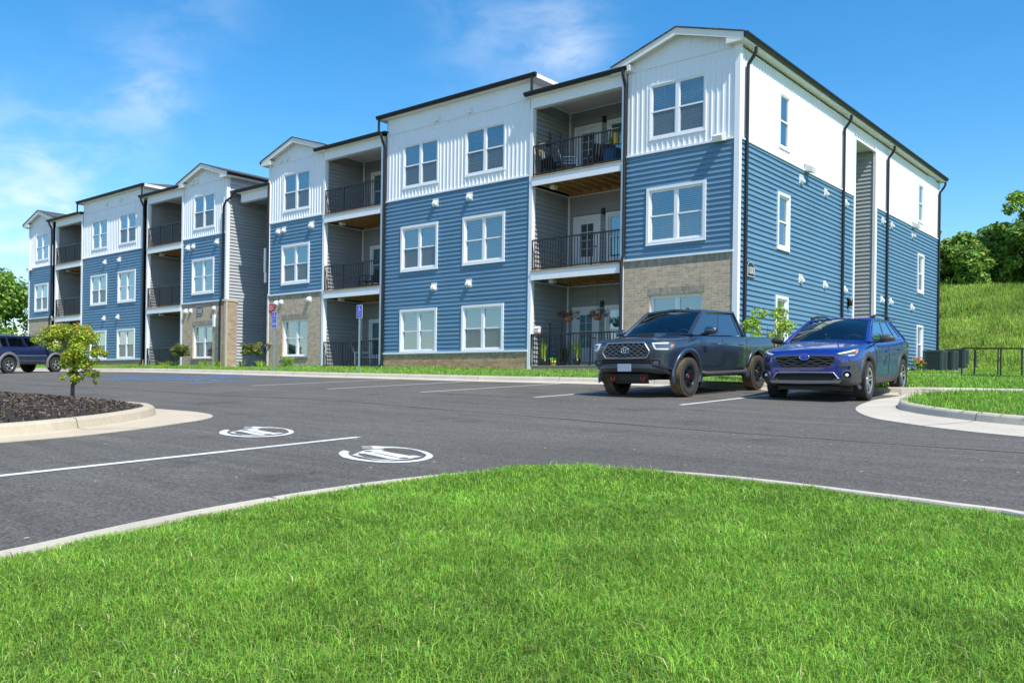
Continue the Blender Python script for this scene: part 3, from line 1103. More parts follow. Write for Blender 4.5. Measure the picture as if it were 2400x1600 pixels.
marking('accessible_symbol', isa(-14.95, -6.9, 1.3), 'paint_blue', 'blue wheelchair symbol painted in the nearer accessible bay', 'road marking', 'wheelchair symbols on the asphalt')
marking('accessible_symbol', isa(-20.55, -6.9, 1.3), 'paint_blue', 'blue wheelchair symbol painted in the farther accessible bay', 'road marking', 'wheelchair symbols on the asphalt')
EV = [[(-0.66, 0.38), (-0.5, 0.43), (-0.4, 0.48), (-0.27, 0.5), (-0.12, 0.49), (0.01, 0.46), (0.17, 0.41), (0.32, 0.32), (0.43, 0.24), (0.53, 0.12), (0.59, -0.01), (0.61, -0.15), (0.58, -0.24), (0.5, -0.34), (0.39, -0.42), (0.23, -0.45), (0.11, -0.45), (0.03, -0.45), (-0.13, -0.42), (-0.27, -0.35), (-0.41, -0.26), (-0.52, -0.15), (-0.57, -0.06), (-0.44, -0.09), (-0.39, -0.15), (-0.29, -0.23), (-0.15, -0.31), (0.04, -0.37), (0.21, -0.37), (0.31, -0.35), (0.43, -0.28), (0.5, -0.16), (0.51, -0.05), (0.48, 0.05), (0.39, 0.18), (0.32, 0.25), (0.17, 0.34), (0.03, 0.41), (-0.11, 0.45), (-0.25, 0.44), (-0.33, 0.41), (-0.39, 0.34), (-0.39, 0.27), (-0.45, 0.22)],
      [(-0.70, 0.285), (-0.60, 0.36), (-0.57, 0.325), (-0.66, 0.25)], [(-0.61, 0.215), (-0.51, 0.29), (-0.48, 0.255), (-0.56, 0.18)],
      [[(-0.32, -0.081), (-0.412, 0.072), (-0.413, 0.186), (-0.365, 0.241), (-0.294, 0.247), (-0.258, 0.173), (-0.014, 0.121), (0.244, 0.091), (0.266, 0.133), (0.385, 0.128), (0.415, -0.089), (0.392, -0.183), (0.275, -0.195), (-0.200, -0.095), (-0.247, -0.112)],
       [(-0.272, 0.07), (-0.258, 0.046), (-0.258, 0.022), (-0.277, 0.004), (-0.297, -0.006), (-0.321, -0.005), (-0.342, 0.008), (-0.358, 0.03), (-0.359, 0.05), (-0.344, 0.07), (-0.323, 0.082), (-0.299, 0.08)],
       [(0.374, -0.038), (0.389, -0.061), (0.389, -0.085), (0.374, -0.105), (0.347, -0.117), (0.323, -0.115), (0.298, -0.1), (0.282, -0.077), (0.282, -0.056), (0.297, -0.033), (0.323, -0.021), (0.349, -0.023)],
       [(-0.235, 0.030), (0.001, -0.008), (0.251, -0.062), (0.262, -0.082), (0.019, -0.038), (-0.220, 0.014)]],
      [(-0.21, -0.25), (-0.32, -0.08), (-0.23, -0.14), (-0.21, -0.19), (0.02, -0.278), (0.16, -0.292), (0.235, -0.285), (0.295, -0.235), (0.39, -0.185), (0.35, -0.26), (0.28, -0.32), (0.2, -0.32), (0.04, -0.29)]]
for cx, cy, lab in ((4.29, -16.65, 'white electric car symbol painted next to the lawn corner'), (1.47, -16.25, 'white electric car symbol painted beside the mulch island')):
    marking('electric_car_symbol', [([[(cx + x, cy + y) for x, y in L] for L in Q] if isinstance(Q[0], list) else [(cx + x, cy + y) for x, y in Q]) for Q in EV], 'paint_white', lab, 'road marking', 'electric vehicle symbols on the asphalt')
# ================================================================ the apartment building
BLD = thing('apartment_building', 'three storey apartment building with navy blue lap siding, white upper storey and brick bays', 'building', (0, 0, 0))


class Wall:
    def __init__(s, O, U, N):
        s.O, s.U, s.N = Vector(O), Vector(U), Vector(N)

    def p(s, u, z, d=0.0):
        q = s.O + s.U * u + s.N * d
        return (q.x, q.y, q.z + z)


FRONT = Wall((0, 0, 0), (1, 0, 0), (0, -1, 0))
SIDE = Wall((0, 0, 0), (0, 1, 0), (1, 0, 0))


def wbox(m, w, u0, u1, z0, z1, d0, d1, mi=0):
    m.hexa([w.p(u0, z0, d0), w.p(u1, z0, d0), w.p(u1, z0, d1), w.p(u0, z0, d1), w.p(u0, z1, d0), w.p(u1, z1, d0), w.p(u1, z1, d1), w.p(u0, z1, d1)], mi)


def ribbed(m, w, axis, segs, b0, b1, holes, mi=0):
    """Profile running along one axis (segs: a0, d0, a1, d1), extruded along the other, minus rectangular holes (u0, u1, z0, z1)."""
    def pt(a, b, d):
        return w.p(b, a, d) if axis == 'z' else w.p(a, b, d)
    H = [(h[2], h[3], h[0], h[1]) if axis == 'z' else h for h in holes]
    for a0, d0, a1, d1 in segs:
        cuts = [a0, a1]
        if a1 - a0 > 1e-6:
            cuts += [c for h in H for c in h[:2] if a0 + 1e-6 < c < a1 - 1e-6]
        cuts = sorted(set(cuts)) if a1 - a0 > 1e-6 else [a0, a1]
        for p, q in zip(cuts[:-1], cuts[1:]):
            am = (p + q) / 2
            iv = [(b0, b1)]
            for h in H:
                if h[0] < am < h[1]:
                    nv = []
                    for s, e in iv:
                        if h[3] <= s or h[2] >= e:
                            nv.append((s, e))
                        else:
                            if s < h[2]:
                                nv.append((s, h[2]))
                            if e > h[3]:
                                nv.append((h[3], e))
                    iv = nv
            t = (a1 - a0) or 1
            dp = d0 + (d1 - d0) * (p - a0) / t if a1 - a0 > 1e-6 else d0
            dq = d0 + (d1 - d0) * (q - a0) / t if a1 - a0 > 1e-6 else d1
            for s, e in iv:
                m.poly([pt(p, s, dp), pt(p, e, dp), pt(q, e, dq), pt(q, s, dq)], mi)


def lap(m, w, u0, u1, z0, z1, holes=(), c=0.1495, d=0.031, mi=0):
    segs = []
    z = z0
    K = ((0.0, 1.0), (0.56, 0.36), (0.61, 0.0), (1.0, 0.0))
    while z < z1 - 1e-6:
        e = min(z + c, z1)
        segs.append((z, 0.0, z, d))
        for (k0, f0), (k1, f1) in zip(K[:-1], K[1:]):
            a, b_ = z + k0 * c, z + k1 * c
            if a >= e - 1e-6:
                break
            if b_ > e:
                f1 = f0 + (f1 - f0) * (e - a) / (b_ - a)
                b_ = e
            segs.append((a, f0 * d + 0.0004, b_, f1 * d + 0.0004))
        z += c
    ribbed(m, w, 'z', segs, u0, u1, holes, mi)


def batten(m, w, u0, u1, z0, z1, holes=(), p=0.178, d=0.020, bw=0.045, mi=0):
    n = max(1, round((u1 - u0) / p))
    p = (u1 - u0) / n
    segs = []
    for k in range(n):
        a = u0 + k * p
        segs += [(a, 0, a + p - bw, 0), (a + p - bw, 0, a + p - bw + 0.006, d), (a + p - bw + 0.006, d, a + p - 0.008, d), (a + p - 0.008, d, a + p, 0)]
    ribbed(m, w, 'u', segs, z0, z1, holes, mi)


def flatwall(m, w, u0, u1, z0, z1, holes=(), d=0.0, mi=0):
    ribbed(m, w, 'z', [(z0, d, z1, d)], u0, u1, holes, mi)


def bpart(name, m, mats, parent=None):
    return m.build(name, mats, parent or BLD)


# ---------------------------------------------------------------- windows
def ring(m, w, u0, u1, z0, z1, t, d0, d1, mi=0, bottom=True):
    wbox(m, w, u0, u1, z1 - t, z1, d0, d1, mi)
    if bottom:
        wbox(m, w, u0, u1, z0, z0 + t, d0, d1, mi)
    zb = z0 + t if bottom else z0
    wbox(m, w, u0, u0 + t, zb, z1 - t, d0, d1, mi)
    wbox(m, w, u1 - t, u1, zb, z1 - t, d0, d1, mi)


def window(w, u0, u1, z0, z1, style='trim', blind='slats', screen=True, lower_grid=True, parent=None, cover=1.0):
    """Double-hung units (a mulled pair when wide); returns the hole the wall must leave."""
    m = MB()
    tw = {'trim': 0.088, 'plain': 0.04, 'brick': 0.03}[style]
    d1 = {'trim': 0.058, 'plain': 0.030, 'brick': -0.03}[style]
    base = 0.0 if style != 'brick' else -0.10
    ring(m, w, u0, u1, z0, z1, tw, -0.02 if style != 'brick' else -0.14, d1)
    if style == 'trim':
        wbox(m, w, u0 - 0.01, u1 + 0.01, z0 - 0.012, z0, 0.0, 0.070)
    if style == 'plain':
        wbox(m, w, u0 - 0.012, u1 + 0.012, z0 - 0.02, z0, 0.0, 0.038)
    i0, i1, j0, j1 = u0 + tw, u1 - tw, z0 + tw, z1 - tw
    f = 0.035
    ring(m, w, i0, i1, j0, j1, f, base - 0.075, base + 0.018)
    wide = (i1 - i0) > 1.0
    units = []
    if wide:
        c = (i0 + i1) / 2
        wbox(m, w, c - 0.055, c + 0.055, j0 + f, j1 - f, base - 0.075, base + 0.016)
        units = [(i0 + f, c - 0.055), (c + 0.055, i1 - f)]
    else:
        units = [(i0 + f, i1 - f)]
    g0, g1 = j0 + f, j1 - f
    zm_ = (g0 + g1) / 2 - 0.01
    gl, sc, bl = MB(), MB(), MB()
    for a, b in units:
        ring(m, w, a, b, zm_, g1, 0.026, base - 0.045, base - 0.004)
        ring(m, w, a, b, g0, zm_ + 0.03, 0.034, base - 0.06, base + 0.004)
        wbox(m, w, a, b, zm_ - 0.012, zm_ + 0.034, base - 0.03, base + 0.010)
        # grids between the panes
        c = (a + b) / 2
        q = (zm_ + 0.034 + g1 - 0.026) / 2
        wbox(m, w, c - 0.009, c + 0.009, zm_ + 0.034, g1 - 0.026, base - 0.040, base - 0.033)
        wbox(m, w, a + 0.026, b - 0.026, q - 0.009, q + 0.009, base - 0.0405, base - 0.0325)
        if lower_grid:
            q = (zm_ - 0.012 + g0 + 0.034) / 2
            wbox(m, w, c - 0.009, c + 0.009, g0 + 0.034, zm_ - 0.012, base - 0.052, base - 0.045)
            wbox(m, w, a + 0.034, b - 0.034, q - 0.009, q + 0.009, base - 0.0525, base - 0.0445)
        gl.poly([w.p(a, zm_, base - 0.028), w.p(b, zm_, base - 0.028), w.p(b, g1, base - 0.028), w.p(a, g1, base - 0.028)])
        gl.poly([w.p(a, g0, base - 0.036), w.p(b, g0, base - 0.036), w.p(b, zm_, base - 0.036), w.p(a, zm_, base - 0.036)])
        if screen:
            sc.poly([w.p(a, g0, base - 0.012), w.p(b, g0, base - 0.012), w.p(b, zm_, base - 0.012), w.p(a, zm_, base - 0.012)])
        zb = g1 - (g1 - g0) * cover
        if cover > 0:
            mat_i = 0
            wbox(bl, w, a - 0.02, b + 0.02, zb, g1 + 0.02, base - 0.095, base - 0.09, mat_i)
    # dark lining of the room behind the glass
    dd = base - 0.55
    lin_ = MB()
    lin_.poly([w.p(i0, j0, dd), w.p(i1, j0, dd), w.p(i1, j1, dd), w.p(i0, j1, dd)])
    for (ua, za), (ub, zb) in (((i0, j0), (i1, j0)), ((i1, j0), (i1, j1)), ((i1, j1), (i0, j1)), ((i0, j1), (i0, j0))):
        lin_.poly([w.p(ua, za, base - 0.076), w.p(ub, zb, base - 0.076), w.p(ub, zb, dd), w.p(ua, za, dd)])
    o = m.build('window', M['white'], parent or BLD)
    gl.build('pane', M['glass'], o)
    if screen:
        sc.build('insect_screen', M['screen'], o)
    if cover > 0:
        bl.build('blind', M[{'slats': 'blind', 'closed': 'blind_closed', 'shade': 'shade'}[blind]], o)
    lin_.build('room_lining', M['room'], o)
    return (u0 + 0.012, u1 - 0.012, z0 + 0.012, z1 - 0.012) if style != 'brick' else (u0, u1, z0, z1)


W_, Z0_, Z1_ = 1.95, (3.07, 4.77), (6.21, 7.80)


def pair(c, floor, bay, **k):
    if floor == 3:
        return window(FRONT, c - 0.93, c + 0.93, 6.19, 7.84, 'plain', **k)
    if floor == 2:
        return window(FRONT, c - 0.975, c + 0.975, 3.07, 4.77, 'trim', **k)
    if bay == 'brick':
        return window(FRONT, c - 0.875, c + 0.875, 0.0, 1.58, 'brick', **k)
    return window(FRONT, c - 0.975, c + 0.975, 0.02, 1.66, 'trim', **k)


def trim(u0, u1, z0, z1, d1=0.05, w=FRONT, d0=-0.01):
    m = MB()
    wbox(m, w, u0, u1, z0, z1, d0, d1)
    bpart('trim_board', m, M['white'])


ZB, ZW = 2.652, 5.792      # tops of the brick and of the blue siding


def gable_bay(u0, u1, looks, lower='brick'):
    c = (u0 + u1) / 2
    holes = {}
    wc = {'A': -1.92, 'E': -20.14, 'G': -27.42, 'K': -45.80}[looks]
    opt = {'A': {3: dict(blind='slats'), 2: dict(blind='slats', screen=False), 1: dict(blind='closed', screen=False)},
           'E': {3: dict(blind='closed', lower_grid=False), 2: dict(blind='closed', cover=0.5, lower_grid=False), 1: dict(blind='slats', screen=False)},
           'G': {3: dict(blind='slats', cover=0.55), 2: dict(blind='slats', screen=False), 1: dict(blind='closed', cover=0.5, lower_grid=False)},
           'K': {3: dict(cover=0.0, screen=False), 2: dict(blind='shade', cover=0.5, lower_grid=False), 1: dict(blind='slats')}}[looks]
    for f in (1, 2, 3):
        cc = wc + (0.03 if f == 1 else 0)
        holes[f] = pair(cc, f, 'brick', **opt[f])
    m = MB()
    lap(m, FRONT, u0, u1, ZB + 0.02, ZW, [holes[2]])
    bpart('blue_siding', m, M['blue'])
    m = MB()
    batten(m, FRONT, u0, u1, ZW + 0.05, 8.34, [holes[3]])
    # gable triangle
    for k in range(20):
        a, b = u0 + (u1 - u0) * k / 20, u0 + (u1 - u0) * (k + 1) / 20

        def ht(u):
            return 9.17 - 0.306 * abs(u - c)
        m.poly([FRONT.p(a, 8.34, 0.012), FRONT.p(b, 8.34, 0.012), FRONT.p(b, ht(b), 0.012), FRONT.p(a, ht(a), 0.012)])
        if k:
            wbox(m, FRONT, a - 0.018, a + 0.018, 8.36, ht(a) - 0.02, 0.01, 0.022)
    bpart('white_siding', m, M['white_siding'])
    # brick ground storey with a soldier course and a rowlock sill
    m = MB()
    gz = float(zbuild(c)) - 0.25
    h1_ = holes[1]
    flatwall(m, FRONT, u0 - 0.04, u1 + 0.02, gz, ZB - 0.20, [h1_], d=0.03)
    m.poly([FRONT.p(u0 - 0.04, gz, 0.03), FRONT.p(u0 - 0.04, ZB, 0.03), FRONT.p(u0 - 0.04, ZB, -0.4), FRONT.p(u0 - 0.04, gz, -0.4)])
    for (ua, za), (ub, zb) in (((h1_[0], h1_[2]), (h1_[1], h1_[2])), ((h1_[1], h1_[2]), (h1_[1], h1_[3])), ((h1_[1], h1_[3]), (h1_[0], h1_[3])), ((h1_[0], h1_[3]), (h1_[0], h1_[2]))):
        m.poly([FRONT.p(ua, za, 0.03), FRONT.p(ub, zb, 0.03), FRONT.p(ub, zb, -0.12), FRONT.p(ua, za, -0.12)])
    bw = bpart('brick_wall', m, M['brick'])
    m = MB()
    wbox(m, FRONT, u0 - 0.04, u1 + 0.02, ZB - 0.20, ZB, -0.1, 0.034)
    m.build('soldier_course', M['soldier'], bw)
    m = MB()
    wbox(m, FRONT, h1_[0] - 0.06, h1_[1] + 0.06, h1_[3], h1_[3] + 0.21, 0.0, 0.034)
    m.build('window_lintel', M['soldier'], bw)
    m = MB()
    wbox(m, FRONT, h1_[0] - 0.08, h1_[1] + 0.08, h1_[2] - 0.075, h1_[2] - 0.002, -0.1, 0.075)
    m.build('window_sill', M['soldier'], bw)
    # trims
    trim(u0, u1, ZW, ZW + 0.055, 0.052)
    trim(u0 - 0.045, u1 + 0.02, ZB, ZB + 0.055, 0.078)
    trim(u0, u1, 8.335, 8.365, 0.026)


def flat_bay(u0, u1, wins, opts):
    holes = []
    for f in (1, 2, 3):
        for k, c in enumerate(wins):
            holes.append((f, pair(c, f, 'flat', **opts[(f, k)])))
    m = MB()
    lap(m, FRONT, u0, u1, 0.06, ZW, [h for f, h in holes if f < 3])
    bpart('blue_siding', m, M['blue'])
    m = MB()
    batten(m, FRONT, u0, u1, ZW + 0.05, 8.34, [h for f, h in holes if f == 3])
    batten(m, FRONT, u0, u1, 8.37, 8.96, d=0.010)
    bpart('white_siding', m, M['white_siding'])
    m = MB()
    gz = float(zbuild((u0 + u1) / 2)) - 0.3
    flatwall(m, FRONT, u0 - 0.03, u1 + 0.04, gz, -0.10, d=0.03)
    m.poly([FRONT.p(u1 + 0.04, gz, 0.03), FRONT.p(u1 + 0.04, -0.1, 0.03), FRONT.p(u1 + 0.04, -0.1, -0.3), FRONT.p(u1 + 0.04, gz, -0.3)])
    bw = bpart('brick_wall', m, M['brick_orange'])
    m = MB()
    wbox(m, FRONT, u0 - 0.03, u1 + 0.04, -0.10, 0.0, -0.1, 0.045)
    m.build('soldier_course', M['soldier'], bw)
    trim(u0, u1, ZW, ZW + 0.055, 0.052)
    trim(u0 - 0.035, u1 + 0.045, 0.0, 0.06, 0.075)
    trim(u0, u1, 8.34, 8.37, 0.026)


BAYS = dict(A=(-3.62, -0.10), C=(-14.45, -7.42), E=(-22.0, -18.34), G=(-29.25, -25.50), I=(-40.22, -33.28), K=(-47.6, -44.30))
gable_bay(*BAYS['A'], 'A')
gable_bay(*BAYS['E'], 'E')
gable_bay(*BAYS['G'], 'G')
gable_bay(*BAYS['K'], 'K')
o = dict(blind='slats')
flat_bay(*BAYS['C'], (-12.61, -9.42), {(3, 0): dict(blind='closed', lower_grid=False), (3, 1): dict(blind='slats'), (2, 0): dict(blind='closed', cover=0.5, lower_grid=False), (2, 1): dict(blind='slats', screen=False),
                                      (1, 0): dict(blind='slats', screen=False), (1, 1): dict(blind='closed', cover=0.55)})
flat_bay(*BAYS['I'], (-38.2, -34.98), {(3, 0): dict(cover=0.0, screen=False), (3, 1): dict(cover=0.0, lower_grid=True), (2, 0): dict(blind='closed', cover=0.5, lower_grid=False), (2, 1): dict(blind='closed', screen=False),
                                      (1, 0): dict(blind='closed', cover=0.5), (1, 1): dict(blind='closed', cover=0.52, lower_grid=False)})

# ---------------------------------------------------------------- side wall (towards +X)
SW = {}
for nm, y, z0, z1, st, kw in (('n3', 2.72, 6.14, 7.79, 'plain', dict(blind='slats', screen=False)), ('n2', 2.60, 3.07, 4.79, 'trim', dict(blind='slats', screen=False)), ('n1', 2.55, 0.03, 1.68, 'trim', dict(blind='closed', screen=False)),
                              ('f3', 17.25, 6.14, 7.77, 'plain', dict(blind='closed', screen=False)), ('f2', 17.18, 3.10, 4.79, 'trim', dict(blind='closed', cover=0.6)), ('f1', 17.16, 0.08, 1.73, 'trim', dict(blind='closed', cover=0.6))):
    SW[nm] = window(SIDE, y, y + (0.75 if st == 'plain' else 0.92), z0, z1, st, **kw)
for (a, b, k) in ((0.10, 9.25, 'n'), (11.72, 20.42, 'f')):
    m = MB()
    lap(m, SIDE, a, b, -0.42 if k == 'n' else -0.15, ZW, [SW[k + '1'], SW[k + '2']], mi=0)
    bpart('blue_siding', m, M['blue'])
    m = MB()
    batten(m, SIDE, a, b, ZW + 0.05, 8.36, [SW[k + '3']])
    bpart('white_siding', m, M['white_siding'])
    m = MB()
    flatwall(m, SIDE, a, b, -1.6, -0.15 if k == 'f' else -0.42, d=0.02)
    bpart('brick_wall', m, M['brick_tan'])
m = MB()
batten(m, SIDE, 9.25, 11.72, 7.94, 8.36)
bpart('white_siding', m, M['white_siding'])
for a, b in ((0.10, 9.20), (11.72, 20.42)):
    trim(a, b, ZW, ZW + 0.05, 0.052, SIDE)
    trim(a, b, -0.47 if a < 1 else -0.20, -0.42 if a < 1 else -0.15, 0.06, SIDE)
trim(9.20, 9.33, -1.4, 7.86, 0.052, SIDE, -0.02)
trim(11.50, 11.72, -1.4, 7.86, 0.052, SIDE, -0.05)
trim(9.20, 11.72, 7.86, 7.94, 0.052, SIDE, -0.05)
# breezeway recess in the side wall
m = MB()
FARW = Wall((0, 11.55, 0), (1, 0, 0), (0, -1, 0))
lap(m, FARW, -9.0, -0.05, -1.2, 7.94)
NEARW = Wall((0, 9.30, 0), (1, 0, 0), (0, 1, 0))
lap(m, NEARW, -9.0, -0.02, -1.2, 7.94)
ENDW = Wall((-9.0, 0, 0), (0, 1, 0), (1, 0, 0))
lap(m, ENDW, 9.30, 11.55, -1.2, 7.94)
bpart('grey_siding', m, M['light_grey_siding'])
m = MB()
m.box(-9.0, 0.0, 9.3, 11.55, 7.95, 8.05)
bpart('ceiling', m, M['soffit'])
m = MB()
m.box(-9.0, 0.35, 9.34, 11.5, -1.6, -0.72)
bpart('breezeway_slab', m, M['concrete'])

# corner boards
for bx in ((-0.10, 0.055, -0.055, 0.10, -1.2, 8.40), (BAYS['G'][1], BAYS['G'][1] + 0.11, -0.055, 0.12, -0.9, 8.40), (-22.11, -22.0, -0.055, 0.12, -0.9, 8.40),
           (-47.71, -47.6, -0.055, 0.12, -0.9, 8.40), (-0.06, 0.045, 20.42, 20.56, -1.4, 8.40)):
    m = MB()
    m.box(*bx)
    bpart('corner_board', m, M['white'])
m = MB()
GSIDE = Wall((-25.42, 0, 0), (0, 1, 0), (1, 0, 0))
lap(m, GSIDE, 0.12, 18.0, -0.9, 8.42)
bpart('grey_siding', m, M['light_grey_siding'])
m = MB()
ESIDE = Wall((-22.08, 0, 0), (0, 1, 0), (-1, 0, 0))
lap(m, ESIDE, 0.12, 18.0, -0.9, 8.42)
GEND = Wall((0, 16.0, 0), (1, 0, 0), (0, -1, 0))  # unseen end wall, added to stop light leaking through the open gap
lap(m, GEND, -25.42, -22.08, -0.9, 8.4)
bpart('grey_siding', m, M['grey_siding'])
# brick wrap with stone cap on the breezeway side of the brick bay
m = MB()
m.box(-25.42, -25.36, -0.03, 0.53, -0.9, 2.62)
bpart('brick_wall', m, M['brick_tan'])
m = MB()
m.box(-25.45, -25.33, -0.08, 0.57, 2.62, 2.72)
m.box(-25.50, -25.34, -0.06, 0.02, -0.9, 2.62)
bpart('cap_stone', m, M['concrete_tan'])
# back and far end of the building
m = MB()
lap(m, Wall((0, 20.5, 0), (1, 0, 0), (0, 1, 0)), -47.6, 0, -1.0, 8.5)
lap(m, Wall((-47.66, 0, 0), (0, 1, 0), (-1, 0, 0)), 0, 20.5, -1.0, 8.5)
bpart('blue_siding', m, M['blue'])
# breezeway slab and bridges with landing rails
m = MB()
m.box(-25.36, -22.14, 0.3, 16.0, -0.9, -0.40)
bpart('breezeway_slab', m, M['concrete'])
for z in (2.6, 5.7):
    m = MB()
    m.box(-25.36, -22.14, 6.0, 16.0, z - 0.25, z)
    bpart('landing', m, M['slab'])
m = MB()
m.box(-24.22, -22.12, 1.20, 1.30, 3.52, 3.98)
bpart('landing_fascia', m, M['white'])
m = MB()
m.box(-24.25, -24.10, 1.19, 1.33, 3.98, 5.12)
bpart('landing_post', m, M['white'])
m = MB()
m.box(-24.10, -22.14, 1.23, 1.27, 4.96, 5.01)
for k in range(18):
    m.box(-24.04 + k * 0.108, -24.02 + k * 0.108, 1.24, 1.26, 3.98, 4.96)
bpart('landing_railing', m, M['rail'])
m = MB()
m.box(-24.20, -22.14, 1.30, 5.9, 3.70, 3.92)
bpart('landing', m, M['slab'])


# ---------------------------------------------------------------- balconies
def railing(u0, u1, z0, z1, y=-0.02):
    m = MB()
    m.box(u0, u1, y - 0.02, y + 0.02, z1 - 0.045, z1)
    m.box(u0, u1, y - 0.016, y + 0.016, z0 + 0.05, z0 + 0.085)
    n = int(round((u1 - u0) / 0.108))
    for k in range(n + 1):
        u = u0 + (u1 - u0) * k / n
        if k % 11 == 0 or k == n:
            m.box(max(u - 0.022, u0), min(u + 0.022, u1), y - 0.022, y + 0.022, z0, z1 - 0.045)
        else:
            m.box(u - 0.009, u + 0.009, y - 0.009, y + 0.009, z0 + 0.085, z1 - 0.045)
    return bpart('balcony_railing', m, M['rail'])


def balcony_bay(a, b, mirror, seen=True):
    """Recess between x=a and x=b, 2.03 m deep."""
    D = 2.03
    gz = float(zbuild((a + b) / 2))
    LW = Wall((a, 0, 0), (0, 1, 0), (1, 0, 0))
    RW = Wall((b, 0, 0), (0, 1, 0), (-1, 0, 0))
    BW = Wall((0, D, 0), (1, 0, 0), (0, -1, 0))
    holes = []
    for z in (-0.46, 2.65, 5.75):
        if mirror:
            d0, d1, w0, w1 = b - 1.36, b - 0.22, a + 0.50, a + 2.00
        else:
            d0, d1, w0, w1 = a + 0.22, a + 1.36, a + 1.59, a + 3.20
        holes.append((w0, w1, z + 0.42, z + 2.06))
        window(BW, w0, w1, z + 0.42, z + 2.06, 'trim', blind='slats' if z > 2 else 'closed', cover=1.0 if z > 0 else 0.5, screen=not seen)
        # door with a trim frame and a glazed upper light
        m = MB()
        ring(m, BW, d0, d1, z, z + 2.06, 0.12, -0.01, 0.035, bottom=False)
        e0, e1 = d0 + 0.12, d1 - 0.12
        g0, g1 = e0 + 0.19, e1 - 0.19
        zt = z + 1.94
        wbox(m, BW, e0, g0, z + 0.02, zt, -0.045, 0.006)
        wbox(m, BW, g1, e1, z + 0.02, zt, -0.045, 0.006)
        wbox(m, BW, g0, g1, zt - 0.16, zt, -0.045, 0.006)
        wbox(m, BW, g0, g1, z + 0.02, z + 0.66, -0.045, 0.006)
        wbox(m, BW, (g0 + g1) / 2 - 0.01, (g0 + g1) / 2 + 0.01, z + 0.66, zt - 0.16, -0.02, 0.0)
        for k in (1, 2, 3):
            q = z + 0.66 + (zt - 0.16 - z - 0.66) * k / 4
            wbox(m, BW, g0, g1, q - 0.01, q + 0.01, -0.021, -0.001)
        o = bpart('balcony_door', m, M['door'])
        g = MB()
        g.poly([BW.p(g0, z + 0.66, -0.025), BW.p(g1, z + 0.66, -0.025), BW.p(g1, zt - 0.16, -0.025), BW.p(g0, zt - 0.16, -0.025)])
        g.build('pane', M['glass'], o)
        g = MB()
        g.poly([BW.p(e0, z, -0.06), BW.p(e1, z, -0.06), BW.p(e1, zt, -0.06), BW.p(e0, zt, -0.06)])
        g.build('door_backing', M['room'] if not (seen and z < 0) else M['blind_closed'], o)  # dark sheet stands for the unlit room; seen ground doors get blind stripes
        h = MB()
        hx = e1 - 0.06 if not mirror else e0 + 0.06
        h.tube([BW.p(hx, z + 0.98, 0.0), BW.p(hx, z + 0.98, 0.05)], 0.022, 8)
        h.tube([BW.p(hx, z + 0.98, 0.05), BW.p(hx - 0.10, z + 0.98, 0.05)], 0.010, 6)
        h.build('door_handle', M['lamp_black'], o)
        holes.append((d0 + 0.012, d1 - 0.012, z, z + 2.05))
        # wall lantern between door and window
        m = MB()
        lx = (d1 + w0) / 2 if not mirror else (d0 + w1) / 2
        wbox(m, BW, lx - 0.05, lx + 0.05, z + 2.02, z + 2.22, 0.0, 0.11)
        bpart('balcony_lamp', m, M['lamp_black'])
    m = MB()
    for (z0, z1) in ((gz - 0.3, 2.33), (2.66, 5.44), (5.76, 8.34)):
        lap(m, LW, 0.10, D, z0, z1)
        lap(m, RW, 0.10, D, z0, z1)
        lap(m, BW, a, b, z0, z1, holes)
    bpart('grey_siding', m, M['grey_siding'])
    # corner trims inside the recess and the white posts at its mouth
    for (z0, z1) in ((-0.46, 2.33), (2.65, 5.44), (5.75, 8.34)):
        m = MB()
        m.box(a + 0.026, a + 0.08, D - 0.08, D - 0.026, z0, z1 - 0.035)
        m.box(a + 0.028, b - 0.028, D - 0.055, D - 0.026, z1 - 0.035, z1)
        m.box(a + 0.026, a + 0.05, 0.12, D - 0.055, z1 - 0.035, z1)
        bpart('inside_trim', m, M['white'])
    for x0, x1 in ((a - 0.10, a + 0.03), (b - 0.03, b + 0.10)):
        m = MB()
        m.box(x0, x1, -0.055, 0.12, gz - 0.16, 8.01)
        bpart('corner_post', m, M['white'])
    # header, ceiling
    m = MB()
    m.box(a - 0.09, b + 0.09, -0.04, 0.12, 8.01, 8.38)
    m.box(a + 0.02, b - 0.02, 0.12, 0.2, 8.015, 8.1)
    bpart('header', m, M['white'])
    m = MB()
    m.box(a, b, 0.10, D, 8.34, 8.40)
    m.box(a + 0.35, a + 0.50, 0.5, 0.66, 8.22, 8.34)
    bpart('ceiling', m, M['soffit'])
    # decks: boards with a timber edge, white fascia with a lower band, joists below
    for z in (2.65, 5.75):
        m = MB()
        m.box(a + 0.02, b - 0.02, -0.10, D, z - 0.03, z)
        dk = bpart('balcony_deck', m, M['deck_edge'])
        m = MB()
        m.box(a + 0.02, b - 0.02, -0.06, -0.02, z - 0.315, z - 0.03)
        m.box(a + 0.025, b - 0.025, -0.075, -0.058, z - 0.315, z - 0.155)
        m.build('fascia', M['white'], dk)
        m = MB()
        for k in range(9):
            x = a + 0.2 + (b - a - 0.4) * k / 8
            m.box(x - 0.02, x + 0.02, -0.02, D, z - 0.27, z - 0.03)
        m.box(a + 0.02, b - 0.02, D - 0.05, D - 0.012, z - 0.285, z - 0.03)
        m.box(a + 0.02, b - 0.02, -0.02, 0.03, z - 0.28, z - 0.03)
        m.build('joists', M['wood'], dk)
        m = MB()
        m.box(a + 0.45, a + 0.62, 0.35, 0.55, z - 0.38, z - 0.27)
        m.build('ceiling_lamp', M['soffit'], dk)
        railing(a + 0.03, b - 0.03, z, z + 1.02)
    m = MB()
    m.box(a - 0.08, b + 0.08, -0.03, D, -0.46 - 0.04, -0.46)
    m.box(a - 0.08, b + 0.08, -0.02, D, gz - 0.3, -0.50)
    bpart('patio_slab', m, M['slab'])
